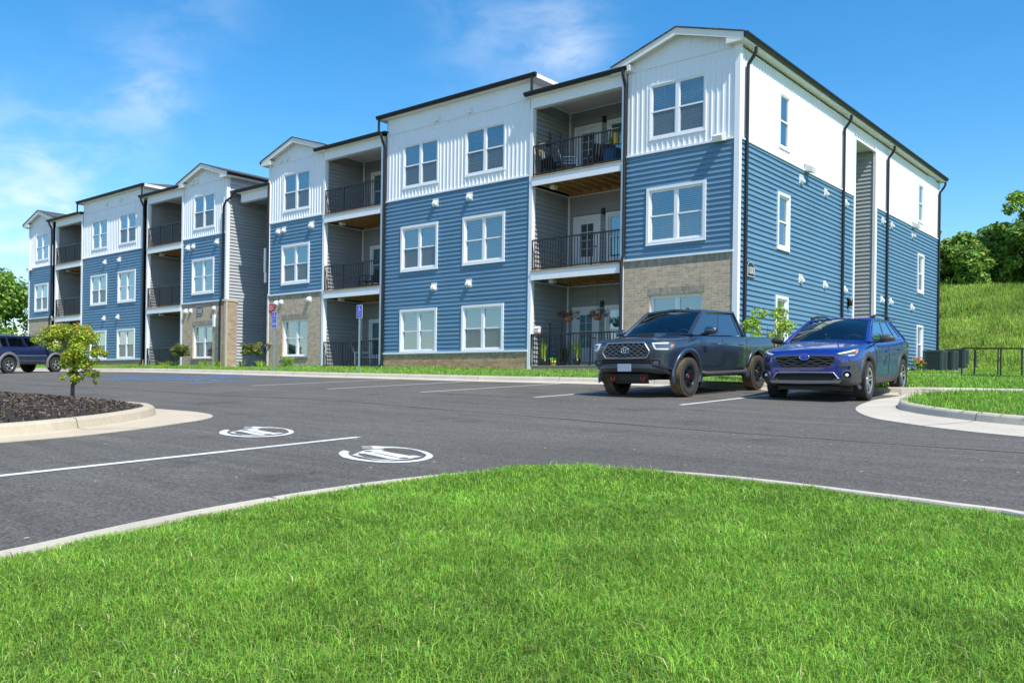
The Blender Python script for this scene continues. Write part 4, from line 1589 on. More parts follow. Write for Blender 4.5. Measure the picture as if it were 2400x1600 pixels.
    railing(a + 0.03, b - 0.03, -0.46, 0.57)


RECESS = {'B': (-7.29, -3.77), 'D': (-18.19, -14.70), 'H': (-32.74, -29.36), 'J': (-43.76, -40.36)}
balcony_bay(*RECESS['B'], False)
balcony_bay(*RECESS['D'], True)
balcony_bay(*RECESS['H'], False, False)
balcony_bay(*RECESS['J'], True, False)


# ---------------------------------------------------------------- roofs
def gutter_run(m, p0, p1, out, h=0.125, w=0.115):
    """K-style gutter from p0 to p1 (top back edge), projecting along out."""
    p0, p1, out = Vector(p0), Vector(p1), Vector(out)
    prof = [(0, 0), (0, -h), (w * 0.55, -h), (w * 0.80, -h * 0.55), (w, -h * 0.35), (w, 0.0), (w - 0.012, 0.0), (w - 0.012, -h * 0.3), (0.012, -h * 0.6)]
    rows = [[p + out * a + Vector((0, 0, b)) for a, b in prof] for p in (p0, p1)]
    m.grid(rows, 0, False, True)
    m.poly(rows[0][:6])
    m.poly(rows[1][:6])


def downspout(pts, name='downspout', r=0.050):
    m = MB()
    m.tube(pts, r, 8)
    return bpart(name, m, M['gutter'])


def gable_roof(u0, u1, right_over, left_over, side_gutter=None):
    c = (u0 + u1) / 2
    half_r, half_l = (u1 + right_over) - c, c - (u0 - left_over)
    za, pitch = 9.24, 0.306
    y0, y1 = -0.25, 20.75
    zr, zl_ = za - pitch * half_r, za - pitch * half_l
    xr, xl = c + half_r, c - half_l
    m = MB()
    th = 0.035
    for x, z in ((xr, zr), (xl, zl_)):
        s = 1 if x > c else -1
        x2, z2 = x + 0.03 * s, z - 0.03 * pitch
        m.hexa([(c, y0 - 0.03, za), (x2, y0 - 0.03, z2), (x2, y1, z2), (c, y1, za), (c, y0 - 0.03, za + th), (x2, y0 - 0.03, z2 + th), (x2, y1, z2 + th), (c, y1, za + th)])
    roof = bpart('roof', m, M['shingle'])
    m = MB()
    fh = 0.19
    for x, z in ((xr, zr), (xl, zl_)):
        # rake board and its soffit
        m.hexa([(c, y0, za - fh - 0.01), (x, y0, z - fh), (x, y0 + 0.03, z - fh), (c, y0 + 0.03, za - fh - 0.01), (c, y0, za - 0.003), (x, y0, z - 0.003), (x, y0 + 0.03, z - 0.003), (c, y0 + 0.03, za - 0.003)])
        m.poly([(c, y0 + 0.03, za - 0.14), (x, y0 + 0.03, z - 0.14), (x, 0.02, z - 0.14), (c, 0.02, za - 0.14)])
        # eave return box
        s = 1 if x > c else -1
        e = u1 if s > 0 else u0
        xa, xb = sorted((x, e - s * 0.30))
        m.box(xa, xb, y0 + 0.004, 0.10, z - fh - 0.02, z - 0.035)
        # eave board along the side
        m.box(min(x, x - s * 0.03), max(x, x - s * 0.03), 0.1, y1, z - 0.19, z - 0.01)
        m.poly([(x, 0.1, z - 0.18), (e - s * 0.02, 0.1, z - 0.18), (e - s * 0.02, y1, z - 0.18), (x, y1, z - 0.18)])
    m.build('rake_board', M['soffit'], roof)
    m = MB()
    for s, x, z in ((1, xr, zr), (-1, xl, zl_)):
        if side_gutter and ((s > 0 and 'R' in side_gutter) or (s < 0 and 'L' in side_gutter)):
            gutter_run(m, (x, y0 - 0.02, z - 0.005), (x, y1, z - 0.005), (s, 0, 0))
    if m.v:
        m.build('gutter', M['gutter'], roof)
    return roof


gable_roof(-3.72, 0.0, 0.24, 0.35, 'R')
gable_roof(-22.05, -18.28, 0.30, 0.35, 'L')
gable_roof(-29.30, -25.42, 0.32, 0.30, 'R')
gable_roof(-47.65, -44.2, 0.30, 0.42, 'L')


def hip_roof(x0, x1):
    """Taller flat-fronted bay: eaves on three sides, hips, ridge running back."""
    ya, yb = -0.20, 20.7
    z = 9.09
    p = 0.30
    cx = (x0 + x1) / 2
    yr = ya + (x1 - x0) / 2
    zr = z + p * (x1 - x0) / 2
    A, B, C_, D_ = (x0, ya, z), (x1, ya, z), (x1, yb, z), (x0, yb, z)
    R0, R1 = (cx, yr, zr), (cx, yb, zr)
    m = MB()
    m.poly([A, B, R0])
    m.poly([B, C_, R1, R0])
    m.poly([D_, A, R0, R1])
    roof = bpart('roof', m, M['shingle'])
    m = MB()
    m.box(x0, x1, ya, ya + 0.03, 8.945, z - 0.004)
    m.box(x1 - 0.03, x1, ya + 0.03, yb, 8.945, z - 0.006)
    m.box(x0, x0 + 0.03, ya + 0.03, yb, 8.945, z - 0.006)
    m.box(x0 + 0.03, x1 - 0.03, ya + 0.03, 0.0, 8.94, 8.955)
    m.box(x0 + 0.03, x1 - 0.03, 0.0, yb, 8.945, 8.953)
    m.build('eave_board', M['soffit'], roof)
    m = MB()
    gutter_run(m, (x0 - 0.02, ya, z + 0.005), (x1 + 0.02, ya, z + 0.005), (0, -1, 0))
    m.build('gutter', M['gutter'], roof)
    return roof


hip_roof(-14.78, -7.03)
hip_roof(-40.60, -32.86)
m = MB()
SIDEC = Wall((-7.40, 0, 0), (0, 1, 0), (1, 0, 0))
flatwall(m, SIDEC, 0.0, 20.5, 8.3, 8.96)
flatwall(m, Wall((-14.47, 0, 0), (0, 1, 0), (-1, 0, 0)), 0.0, 20.5, 8.3, 8.96)
flatwall(m, Wall((-33.26, 0, 0), (0, 1, 0), (1, 0, 0)), 0.0, 20.5, 8.3, 8.96)
flatwall(m, Wall((-40.24, 0, 0), (0, 1, 0), (-1, 0, 0)), 0.0, 20.5, 8.3, 8.96)
bpart('white_siding', m, M['white_siding'])


def low_roof(x0, x1, gx0, gx1):
    z = 8.50
    m = MB()
    m.hexa([(x0, -0.2, z - 0.02), (x1, -0.2, z - 0.02), (x1, 20.6, z + 0.5), (x0, 20.6, z + 0.5), (x0, -0.2, z + 0.01), (x1, -0.2, z + 0.01), (x1, 20.6, z + 0.53), (x0, 20.6, z + 0.53)])
    roof = bpart('roof', m, M['shingle'])
    m = MB()
    m.box(gx0, gx1, -0.2, -0.17, 8.365, z - 0.025)
    m.box(gx0, gx1, -0.17, -0.04, 8.365, 8.38)
    m.build('eave_board', M['soffit'], roof)
    m = MB()
    gutter_run(m, (gx0 - 0.03, -0.2, z), (gx1 + 0.03, -0.2, z), (0, -1, 0))
    m.build('gutter', M['gutter'], roof)


low_roof(-7.6, -3.5, -7.45, -3.55)
low_roof(-18.4, -14.4, -18.62, -14.62)
low_roof(-33.3, -29.1, -33.30, -29.40)
low_roof(-44.3, -40.2, -44.55, -40.40)

# breezeway roof and header
m = MB()
m.hexa([(-25.36, 0.20, 7.70), (-22.1, 0.20, 7.70), (-22.1, 8, 8.9), (-25.36, 8, 8.9), (-25.36, 0.20, 7.74), (-22.1, 0.20, 7.74), (-22.1, 8, 8.94), (-25.36, 8, 8.94)])
roof = bpart('roof', m, M['shingle'])
m = MB()
gutter_run(m, (-25.38, 0.20, 7.74), (-22.1, 0.20, 7.74), (0, -1, 0))
m.build('gutter', M['gutter'], roof)
m = MB()
m.box(-24.95, -22.1, 0.40, 0.62, 7.20, 7.66)
m.box(-24.95, -22.1, 0.22, 0.40, 7.58, 7.66)
m.build('header', M['white'], roof)
m = MB()
m.box(-25.36, -22.1, 0.62, 15.9, 7.35, 7.45)
bpart('ceiling', m, M['grey_siding'])

# downspouts: gooseneck off the gutter, then straight down the wall
for x, zt in ((-3.66, 8.40), (-14.52, 8.40), (-33.12, 8.40), (-44.28, 8.40)):
    zb = float(zbuild(x))
    lowd = [(x, -0.085, 2.85), (x - 0.02, -0.16, 2.62)] if x in (-3.66, -44.28) else []
    d2 = -0.16 if lowd else -0.085
    downspout([(x + 0.02, -0.27, zt), (x + 0.02, -0.27, zt - 0.12), (x + 0.01, -0.20, zt - 0.25), (x, -0.10, zt - 0.42), (x, -0.085, zt - 0.52)] + lowd + [(x - 0.02 if lowd else x, d2, zb + 0.35), (x - 0.02, d2 - 0.02, zb + 0.12), (x - 0.10, d2 - 0.22, zb + 0.02)])
downspout([(-22.06, -0.05, 7.60), (-22.06, -0.085, 7.45), (-22.06, -0.085, 2.85), (-22.10, -0.16, 2.62), (-22.10, -0.16, -0.1), (-22.12, -0.3, -0.40)])
downspout([(-25.2, 0.10, 7.62), (-25.2, 0.08, 7.45), (-25.45, -0.07, 7.25), (-25.64, -0.08, 7.0), (-25.64, -0.08, 2.85), (-25.70, -0.16, 2.6), (-25.70, -0.16, -0.15), (-25.72, -0.3, -0.38)])
for x in (-7.17, -14.66, -33.00, -40.48):
    downspout([(x, -0.26, 9.0), (x, -0.26, 8.50)], r=0.046)
for y in (0.38, 8.05, 12.90, 20.35):
    downspout([(0.30, y + 0.02, 8.36), (0.30, y + 0.02, 8.24), (0.24, y + 0.01, 8.12), (0.09, y, 7.92), (0.08, y, 7.8), (0.08, y, -0.6 if y < 12 else -0.2), (0.12, y, -0.75 if y < 12 else -0.35)])


# ---------------------------------------------------------------- vents and lamps on the walls
def vent(w, u, z, s=1.0):
    m = MB()
    a = 0.16 * s
    ring(m, w, u - a, u + a, z - a, z + a, 0.035 * s, 0.0, 0.032)
    wbox(m, w, u - a * 0.8, u + a * 0.8, z - a * 0.8, z + a * 0.8, 0.0, 0.02)
    # sloping hood
    b = 0.105 * s
    m.hexa([w.p(u - b, z - b, 0.02), w.p(u + b, z - b, 0.02), w.p(u + b * .9, z - b * 1.1, 0.15 * s), w.p(u - b * .9, z - b * 1.1, 0.15 * s),
            w.p(u - b, z + b, 0.02), w.p(u + b, z + b, 0.02), w.p(u + b * .9, z - b * 0.35, 0.16 * s), w.p(u - b * .9, z - b * 0.35, 0.16 * s)])
    return bpart('dryer_vent', m, M['vent'])


for u, z, s in ((-11.78, 5.47, 1), (-10.10, 5.48, 1), (-11.80, 2.42, 1), (-10.08, 2.44, 1), (-11.74, 8.50, .9), (-10.12, 8.48, .9),
                (-21.38, 5.44, .95), (-20.98, 5.46, .95), (-19.05, 5.46, 1.1), (-21.45, 2.36, .95), (-21.08, 2.38, .95), (-19.12, 2.40, 1.1), (-21.2, 8.48, .8), (-20.8, 8.5, .8),
                (-28.78, 5.42, 1.1), (-28.30, 5.44, .95), (-26.22, 5.46, 1), (-28.88, 2.34, 1.1), (-28.44, 2.34, .9), (-26.38, 2.38, .9), (-28.4, 8.5, .8), (-28.0, 8.52, .8),
                (-37.48, 5.42, 1), (-35.82, 5.42, 1), (-37.50, 2.33, 1), (-35.90, 2.34, 1), (-37.33, 8.60, .85), (-35.73, 8.61, .85)):
    vent(FRONT, u, z, s * 0.88)
for y, z, s in ((4.40, 5.48, 1.1), (6.50, 5.44, 1), (8.42, 5.42, 1), (12.48, 5.44, 1), (13.60, 5.44, 1), (16.45, 5.46, 1.1), (4.46, 2.36, 1.1), (6.52, 2.38, 1), (8.40, 2.40, 1), (12.48, 2.40, 1), (13.58, 2.42, 1), (16.42, 2.42, 1.1)):
    vent(SIDE, y, z, s * 0.78)


def floodlight(w, u, z):
    m = MB()
    wbox(m, w, u - 0.16, u + 0.16, z - 0.11, z + 0.13, 0.0, 0.05)
    m.hexa([w.p(u - .17, z - .10, .05), w.p(u + .17, z - .10, .05), w.p(u + .15, z - .16, .26), w.p(u - .15, z - .16, .26), w.p(u - .17, z + .12, .05), w.p(u + .17, z + .12, .05), w.p(u + .15, z + .0, .28), w.p(u - .15, z + .0, .28)])
    return bpart('floodlight', m, M['lamp_grey'])


floodlight(FRONT, -0.52, 5.88)
floodlight(FRONT, -47.35, 5.80)
floodlight(SIDE, 4.80, 5.90)
floodlight(SIDE, 16.47, 5.86)
m = MB()
wbox(m, SIDE, 8.68, 8.84, 1.78, 2.14, 0.0, 0.05)
m.lathe([(0.0, -0.12), (0.07, -0.12), (0.08, 0.12), (0.0, 0.14)], 12, (0.12, 8.76, 1.96))
bpart('wall_lamp', m, M['lamp_black'])
m = MB()
wbox(m, FRONT, -26.36, -26.22, 1.46, 2.03, 0.03, 0.14)
bpart('wall_lamp', m, pm('lamp_diffuser', (0.75, 0.77, 0.8), 0.5))
m = MB()                                            # fire department connection: two brass caps on a plate
m.lathe([(0.0, 0.0), (0.10, 0.0), (0.10, 0.02), (0.05, 0.03), (0.05, 0.10), (0.0, 0.10)], 14, (0, 0, 0), 'y')
for v in range(len(m.v)):
    x, y, z = m.v[v]
    m.v[v] = (x - 21.88, -0.03 - y, z + 0.55)
m.tube([(-21.88, -0.12, 0.55), (-21.82, -0.24, 0.50)], 0.055, 10)
m.tube([(-21.88, -0.12, 0.55), (-21.94, -0.24, 0.46)], 0.05, 10)
bpart('hose_connection', m, pm('brass', (0.42, 0.33, 0.2), 0.4, 0.8))


# ---------------------------------------------------------------- signs
def arched_sign(w, u, z, wd, ht, label):
    o = thing('building_number_sign', label, 'sign', w.p(u, z, 0.03), 0)
    base = Vector(w.p(u, z, 0.03))

    def fn(d):
        return lambda x, y: tuple(Vector(w.p(u + x, z + y, 0.03 + d)) - base)
    a, b = wd / 2, ht / 2

    def outline(k):
        aa, bb = a - k, b - k
        P = [(-aa, -bb), (aa, -bb), (aa, bb * 0.55)]
        P += [(aa * 0.82, bb * 0.62)] + [(aa * 0.82 * cos(t), bb * 0.62 + bb * 0.38 * sin(t)) for t in np.linspace(0.15, pi - 0.15, 12)] + [(-aa * 0.82, bb * 0.62), (-aa, bb * 0.55)]
        return P
    m = MB()
    m.flat([outline(0)], fn(0.025))
    P = outline(0)
    for i in range(len(P)):
        q, r = P[i], P[(i + 1) % len(P)]
        m.poly([fn(0.025)(*q), fn(0.025)(*r), fn(-0.02)(*r), fn(-0.02)(*q)])
    m.build('sign_plate', M['sign_black'], o)
    m = MB()
    P, Q = outline(0.02), outline(0.034)
    for i in range(len(P)):
        j = (i + 1) % len(P)
        m.poly([fn(0.028)(*P[i]), fn(0.028)(*P[j]), fn(0.028)(*Q[j]), fn(0.028)(*Q[i])])
    m.build('sign_border', M['sign_white'], o)
    m = MB()
    add_text(m, '1000', wd * 0.46, lambda x, y: fn(0.030)(x * 0.92, y * 1.25 - ht * 0.08))
    m.build('lettering', M['sign_white'], o)


arched_sign(SIDE, 0.79, 2.24, 0.50, 0.46, 'black arched number sign on the sunny side wall by the corner downspout')
arched_sign(FRONT, -27.66, 2.29, 0.52, 0.46, 'black arched number sign on the brick bay left of the breezeway')

o = thing('fire_connection_sign', 'red square sign with white letters high on the brick bay behind the sign post', 'sign', (-21.75, -0.03, 2.12))
m = MB()
m.box(-0.23, 0.23, -0.012, 0.0, -0.17, 0.17)
m.build('sign_plate', M['sign_red'], o)
m = MB()
add_text(m, 'FDC', 0.27, lambda x, y: (x * 0.80, -0.016, y))
m.build('lettering', M['sign_white'], o)


def ada_sign(x, y, label, van):
    z = h1(x, y)
    top = 1.60
    o = thing('accessible_parking_sign', label, 'sign', (x, y, z), 0.0, 'blue accessible parking signs on the verge')
    m = MB()
    m.box(-0.025, 0.025, 0.0, 0.022, -0.2, top - z + 0.0)
    m.box(-0.045, -0.025, -0.004, 0.006, -0.2, top - z)
    m.box(0.025, 0.045, -0.004, 0.006, -0.2, top - z)
    m.build('sign_post', M['steel'], o)

    def plate(z0, z1, w=0.305):
        m = MB()
        zc_, hw, hh_, r = (z0 + z1) / 2, w / 2, (z1 - z0) / 2, 0.03

        def rr_(k):
            P = []
            for cx, cy, a0 in ((hw - r, hh_ - r, 0), (-hw + r, hh_ - r, 90), (-hw + r, -hh_ + r, 180), (hw - r, -hh_ + r, 270)):
                for a in (0, 30, 60, 90):
                    P.append((cx + (r - k) * cos(radians(a0 + a)), cy + (r - k) * sin(radians(a0 + a))))
            return P
        m.flat([rr_(0)], lambda a, b: (a, -0.012, zc_ + b), 0)
        P = rr_(0)
        for i in range(len(P)):
            q, s = P[i], P[(i + 1) % len(P)]
            m.poly([(q[0], -0.012, zc_ + q[1]), (s[0], -0.012, zc_ + s[1]), (s[0], -0.006, zc_ + s[1]), (q[0], -0.006, zc_ + q[1])], 0)
        m.flat([rr_(0.016)], lambda a, b: (a, -0.0145, zc_ + b), 1)
        return m, zc_
    m, zc_ = plate(top - z - 0.457, top - z)
    for P in isa(0, 0.09, 0.20):
        m.flat([P], lambda a, b: (a, -0.017, zc_ + b), 0)
    add_text(m, 'RESERVED', 0.052, lambda a, b: (a * 0.86, -0.017, zc_ - 0.055 + b), 0)
    add_text(m, 'PARKING', 0.046, lambda a, b: (a * 0.86, -0.017, zc_ - 0.115 + b), 0)
    add_text(m, 'PERMIT REQ', 0.036, lambda a, b: (a * 0.86, -0.017, zc_ - 0.17 + b), 0)
    m.build('sign_plate', [M['sign_white'], M['sign_blue']], o)
    if van:
        m, zc_ = plate(top - z - 0.635, top - z - 0.475)
        add_text(m, 'VAN', 0.065, lambda a, b: (a, -0.017, zc_ + 0.022 + b), 0)
        add_text(m, 'ACCESSIBLE', 0.036, lambda a, b: (a, -0.017, zc_ - 0.035 + b), 0)
        m.build('van_plate', [M['sign_white'], M['sign_blue']], o)


ada_sign(-12.85, -2.60, 'blue wheelchair sign on a steel post in front of the ground floor patio', False)
ada_sign(-17.85, -2.60, 'blue wheelchair sign with an extra lower plate in front of the brick bay', True)
# ================================================================ vehicles
def paint(name, col, metal=0.55, rough=0.32):
    m = pm(name, col, rough=rough, metal=metal, var=0.04, vs=6, coat=1.0, spec=0.6)
    m.node_tree.nodes['Principled BSDF'].inputs['Coat IOR'].default_value = 1.7
    m.node_tree.nodes['Principled BSDF'].inputs['Coat Roughness'].default_value = 0.015
    return m


M['paint_grey'] = paint('truck_grey', (0.034, 0.048, 0.078), 0.45, 0.3)
M['paint_sapphire'] = paint('crossover_blue', (0.003, 0.022, 0.25), 0.3, 0.3)
M['paint_navy'] = paint('suv_navy', (0.014, 0.030, 0.125), 0.4)
M['black_plastic'] = pm('black_plastic', (0.018, 0.018, 0.019), rough=0.55, var=0.1)
M['grey_plastic'] = pm('grey_plastic', (0.055, 0.055, 0.055), rough=0.5, var=0.1)
M['cladding_grey'] = pm('cladding_grey', (0.15, 0.155, 0.16), rough=0.55, var=0.08)
M['dark_hole'] = pm('dark_hole', (0.004, 0.004, 0.004), rough=0.8, var=0.0)
M['chrome'] = pm('chrome', (0.65, 0.66, 0.68), rough=0.12, metal=1.0, var=0.0)
M['satin_silver'] = pm('satin_silver', (0.42, 0.43, 0.44), rough=0.35, metal=0.8, var=0.05)
M['lens'] = pm('lamp_lens', (0.10, 0.13, 0.17), rough=0.06, metal=0.3, var=0.2, vs=30, coat=1.0)
M['drl'] = pm('lamp_white', (0.80, 0.84, 0.88), rough=0.2, var=0.0, coat=0.6)
M['amber'] = pm('lamp_amber', (0.80, 0.22, 0.02), rough=0.2, var=0.0, coat=0.6)
M['red_part'] = pm('red_part', (0.55, 0.015, 0.015), rough=0.4, var=0.05)
M['red_lamp'] = pm('tail_lamp', (0.40, 0.01, 0.015), rough=0.15, var=0.05, coat=0.8)
M['plate'] = pm('blank_plate', (0.36, 0.42, 0.50), rough=0.35, var=0.06)
M['tyre'] = pm('tyre_rubber', (0.030, 0.029, 0.028), rough=0.85, var=0.25, vs=10, bump=0.3)
M['tyre_mud'] = pm('tyre_mud', (0.155, 0.11, 0.062), rough=0.95, var=0.35, vs=9, bump=0.5)
M['rim_dark'] = pm('rim_dark', (0.030, 0.031, 0.034), rough=0.35, metal=0.5, var=0.05)
M['rim_silver'] = pm('rim_silver', (0.50, 0.51, 0.53), rough=0.28, metal=0.8, var=0.05)
M['cabin'] = pm('cabin_trim', (0.035, 0.037, 0.042), rough=0.7, var=0.1)
M['seat'] = pm('seat_fabric', (0.085, 0.088, 0.095), rough=0.8, var=0.15)
M['auto_glass'] = glass_mat('auto_glass', (0.58, 0.72, 0.75), ior=1.85, gain=1.25)
M['auto_glass_dark'] = glass_mat('privacy_glass', (0.07, 0.10, 0.13), ior=2.1, gain=1.7)


class Body:
    def __init__(s, stations, paint_mat, arches, wheel_r, bed=None, parent=None, sub=2):
        """stations: (x, half width, bottom, top edge, crown); arches: list of (x, z, radius)."""
        rows = []
        for st in stations:
            x, w, zb, zt, cr = st[:5]
            H = zt - zb
            half = [(0, zb), (.80 * w, zb), (.93 * w, zb + .02), (.972 * w, zb + .09 * H), (.980 * w, zb + .30 * H), (1.0 * w, zb + .62 * H), (.992 * w, zb + .74 * H), (.962 * w, zt - .05), (.915 * w, zt - .004), (.60 * w, zt + cr * .65), (0, zt + cr)]
            if bed and bed[0] < x < bed[1]:
                half[8] = (.955 * w, zt)
                half[9] = (.86 * w, zt)
                half[10] = (0, zt - .01)
            rg = [(x, y, z) for y, z in half] + [(x, -y, z) for y, z in half[-2:0:-1]]
            rows.append(rg)
        m = MB()
        m.grid(rows, 0, True, True)
        m.poly(rows[0][::-1], 0, True)
        m.poly(rows[-1], 0, True)
        me = m.mesh('body', [paint_mat, M['black_plastic']])
        bm = bmesh.new()
        bm.from_mesh(me)
        bmesh.ops.remove_doubles(bm, verts=bm.verts, dist=1e-5)
        bmesh.ops.recalc_face_normals(bm, faces=bm.faces)
        bm.to_mesh(me)
        bm.free()
        ob = link('body', me)
        sm = ob.modifiers.new('s', 'SUBSURF')
        sm.levels = sub
        sm.render_levels = sub
        cut = bmesh.new()
        for (ax, az, ar) in arches:
            for sgn in (1, -1):
                mat = Matrix.Translation((ax, sgn * 0.88, az)) @ Matrix.Rotation(pi / 2, 4, 'X')
                bmesh.ops.create_cone(cut, cap_ends=True, segments=40, radius1=ar, radius2=ar, depth=0.66, matrix=mat)
        cme = bpy.data.meshes.new('cut')
        cut.to_mesh(cme)
        cut.free()
        cob = link('cut', cme)
        bo = ob.modifiers.new('b', 'BOOLEAN')
        bo.object = cob
        bo.operation = 'DIFFERENCE'
        bo.solver = 'EXACT'
        dg = bpy.context.evaluated_depsgraph_get()
        dg.update()
        fin = bpy.data.meshes.new_from_object(ob.evaluated_get(dg))
        bpy.data.objects.remove(ob)
        bpy.data.objects.remove(cob)
        for p in fin.polygons:
            p.use_smooth = True
            c = p.center
            for (ax, az, ar) in arches:
                if (c.x - ax) ** 2 + (c.z - az) ** 2 < (ar * 1.005) ** 2 and 0.5 < abs(c.y):
                    p.material_index = 1
            if c.z < stations[len(stations) // 2][2] + 0.012 and abs(p.normal.z) > 0.8:
                p.material_index = 1
        fin.set_sharp_from_angle(angle=radians(40))
        fin.name = 'body'
        while len(fin.materials) < 2:
            fin.materials.append(M['black_plastic'])
        s.ob = link('body', fin, parent)
        s.bvh = BVHTree.FromPolygons([v.co for v in fin.vertices], [p.vertices for p in fin.polygons])
        s.last = None

    def hit(s, mode, a, z):
        if mode == 'front':
            o, d = Vector((3, a, z)), Vector((-1, 0, 0))
        elif mode == 'rear':
            o, d = Vector((-8, a, z)), Vector((1, 0, 0))
        elif mode == 'left':
            o, d = Vector((a, 3, z)), Vector((0, -1, 0))
        elif mode == 'right':
            o, d = Vector((a, -3, z)), Vector((0, 1, 0))
        elif mode == 'top':
            o, d = Vector((a, z, 4)), Vector((0, 0, -1))
        elif mode[0] == 'cyl':
            c = Vector((mode[1], mode[2], z))
            u = Vector((cos(radians(a)), sin(radians(a)), 0))
            o, d = c + u * 4, -u
        h = s.bvh.ray_cast(o, d)
        if h[0] is None:
            if s.last is None:
                return o + d * 2, -d, d
            return s.last[0].copy(), s.last[1], d
        n = h[1] if h[1].dot(d) < 0 else -h[1]
        s.last = (h[0], n)
        return h[0].copy(), n, d

    def patch(s, m, mode, top, bot, off=0.008, nu=10, nv=4, mi=0, back=0.03):
        """A panel lying on the body between two boundary lines, with a rim turned in."""
        def along(P, t):
            P = np.array(P, float)
            d = np.r_[0, np.cumsum(np.linalg.norm(np.diff(P, axis=0), axis=1))]
            return np.interp(t * d[-1], d, P[:, 0]), np.interp(t * d[-1], d, P[:, 1])
        rows = []
        dirs = None
        for j in range(nv + 1):
            r = []
            for i in range(nu + 1):
                a0, z0 = along(top, i / nu)
                a1, z1 = along(bot, i / nu)
                t = j / nv
                p, n, d = s.hit(mode, a0 * (1 - t) + a1 * t, z0 * (1 - t) + z1 * t)
                r.append((p + n * off * 0.5 - d * off * 0.5, d))
            rows.append(r)
        m.grid([[p for p, d in r] for r in rows], mi, True)
        loop = [rows[0][i] for i in range(nu + 1)] + [rows[j][nu] for j in range(1, nv + 1)] + [rows[nv][i] for i in range(nu - 1, -1, -1)] + [rows[j][0] for j in range(nv - 1, 0, -1)]
        m.grid([[p for p, d in loop], [p + d * back for p, d in loop]], mi, False, True)

    def line(s, m, mode, pts, r=0.006, off=0.0, mi=0, n=6, steps=6):
        P = []
        for (a0, z0), (a1, z1) in zip(pts[:-1], pts[1:]):
            for k in range(steps):
                t = k / steps
                p, nn, d = s.hit(mode, a0 + (a1 - a0) * t, z0 + (z1 - z0) * t)
                P.append(p + nn * off)
        p, nn, d = s.hit(mode, *pts[-1])
        P.append(p + nn * off)
        m.tube(P, r, n, mi)

    def flare(s, m, sgn, cx, cz, r0, r1, a0, a1, off=0.02, mi=0, n=22, wmax=0.95, slope=0.0):
        rows = []
        mode = 'left' if sgn > 0 else 'right'
        for k in range(n + 1):
            a = radians(a0 + (a1 - a0) * k / n)
            row = []
            p_out, nn, d = s.hit(mode, cx + r1 * cos(a), cz + r1 * sin(a))
            y = abs(p_out.y)
            if y < wmax * 0.8:
                y = wmax * 0.93
            for rr, dy in ((r1 + 0.004, -0.02), (r1, off * 0.5), (r1 * .75 + r0 * .25, off), (r0 * .7 + r1 * .3, off), (r0, off * 0.75), (r0, -0.06)):
                row.append((cx + rr * cos(a), sgn * (y + dy), cz + rr * sin(a)))
            rows.append(row)
        m.grid(rows, mi, True)


def quad_panel(m, g, c00, c10, c11, c01, holes, bulge=0.0, mi=0, inset=0.008, thick=0.025, n=5, gm=0):
    """Curved four-cornered panel (u along c00-c10, v along c00-c01) with rectangular window holes; glass goes to the builder g."""
    c00, c10, c11, c01 = [Vector(c) for c in (c00, c10, c11, c01)]
    nrm = (c10 - c00).cross(c01 - c00).normalized()

    def P(u, v, d=0.0):
        p = c00 * (1 - u) * (1 - v) + c10 * u * (1 - v) + c11 * u * v + c01 * (1 - u) * v
        return p + nrm * (bulge * 4 * u * (1 - u) * (0.35 + 0.65 * 4 * v * (1 - v)) * (1 if True else 0) * (1 if 0 < v < 1 or bulge else 1) + d)
    us = sorted(set([0, 1] + [h[0] for h in holes] + [h[1] for h in holes] + list(np.linspace(0, 1, n + 1))))
    vs = sorted(set([0, 1] + [h[2] for h in holes] + [h[3] for h in holes] + list(np.linspace(0, 1, n + 1))))
    for u0, u1 in zip(us[:-1], us[1:]):
        for v0, v1 in zip(vs[:-1], vs[1:]):
            uc, vc = (u0 + u1) / 2, (v0 + v1) / 2
            if any(h[0] < uc < h[1] and h[2] < vc < h[3] for h in holes):
                continue
            m.poly([P(u0, v0), P(u1, v0), P(u1, v1), P(u0, v1)], mi, False)
    for h in holes:
        uu = np.linspace(h[0], h[1], 7)
        vv = np.linspace(h[2], h[3], 5)
        g.grid([[P(u, v, -inset) for u in uu] for v in vv], gm, True)
        lp = [(u, h[2]) for u in uu] + [(h[1], v) for v in vv[1:]] + [(u, h[3]) for u in uu[::-1][1:]] + [(h[0], v) for v in vv[::-1][1:-1]]
        m.grid([[P(u, v) for u, v in lp], [P(u, v, -thick) for u, v in lp]], 1, False, True)
    return P


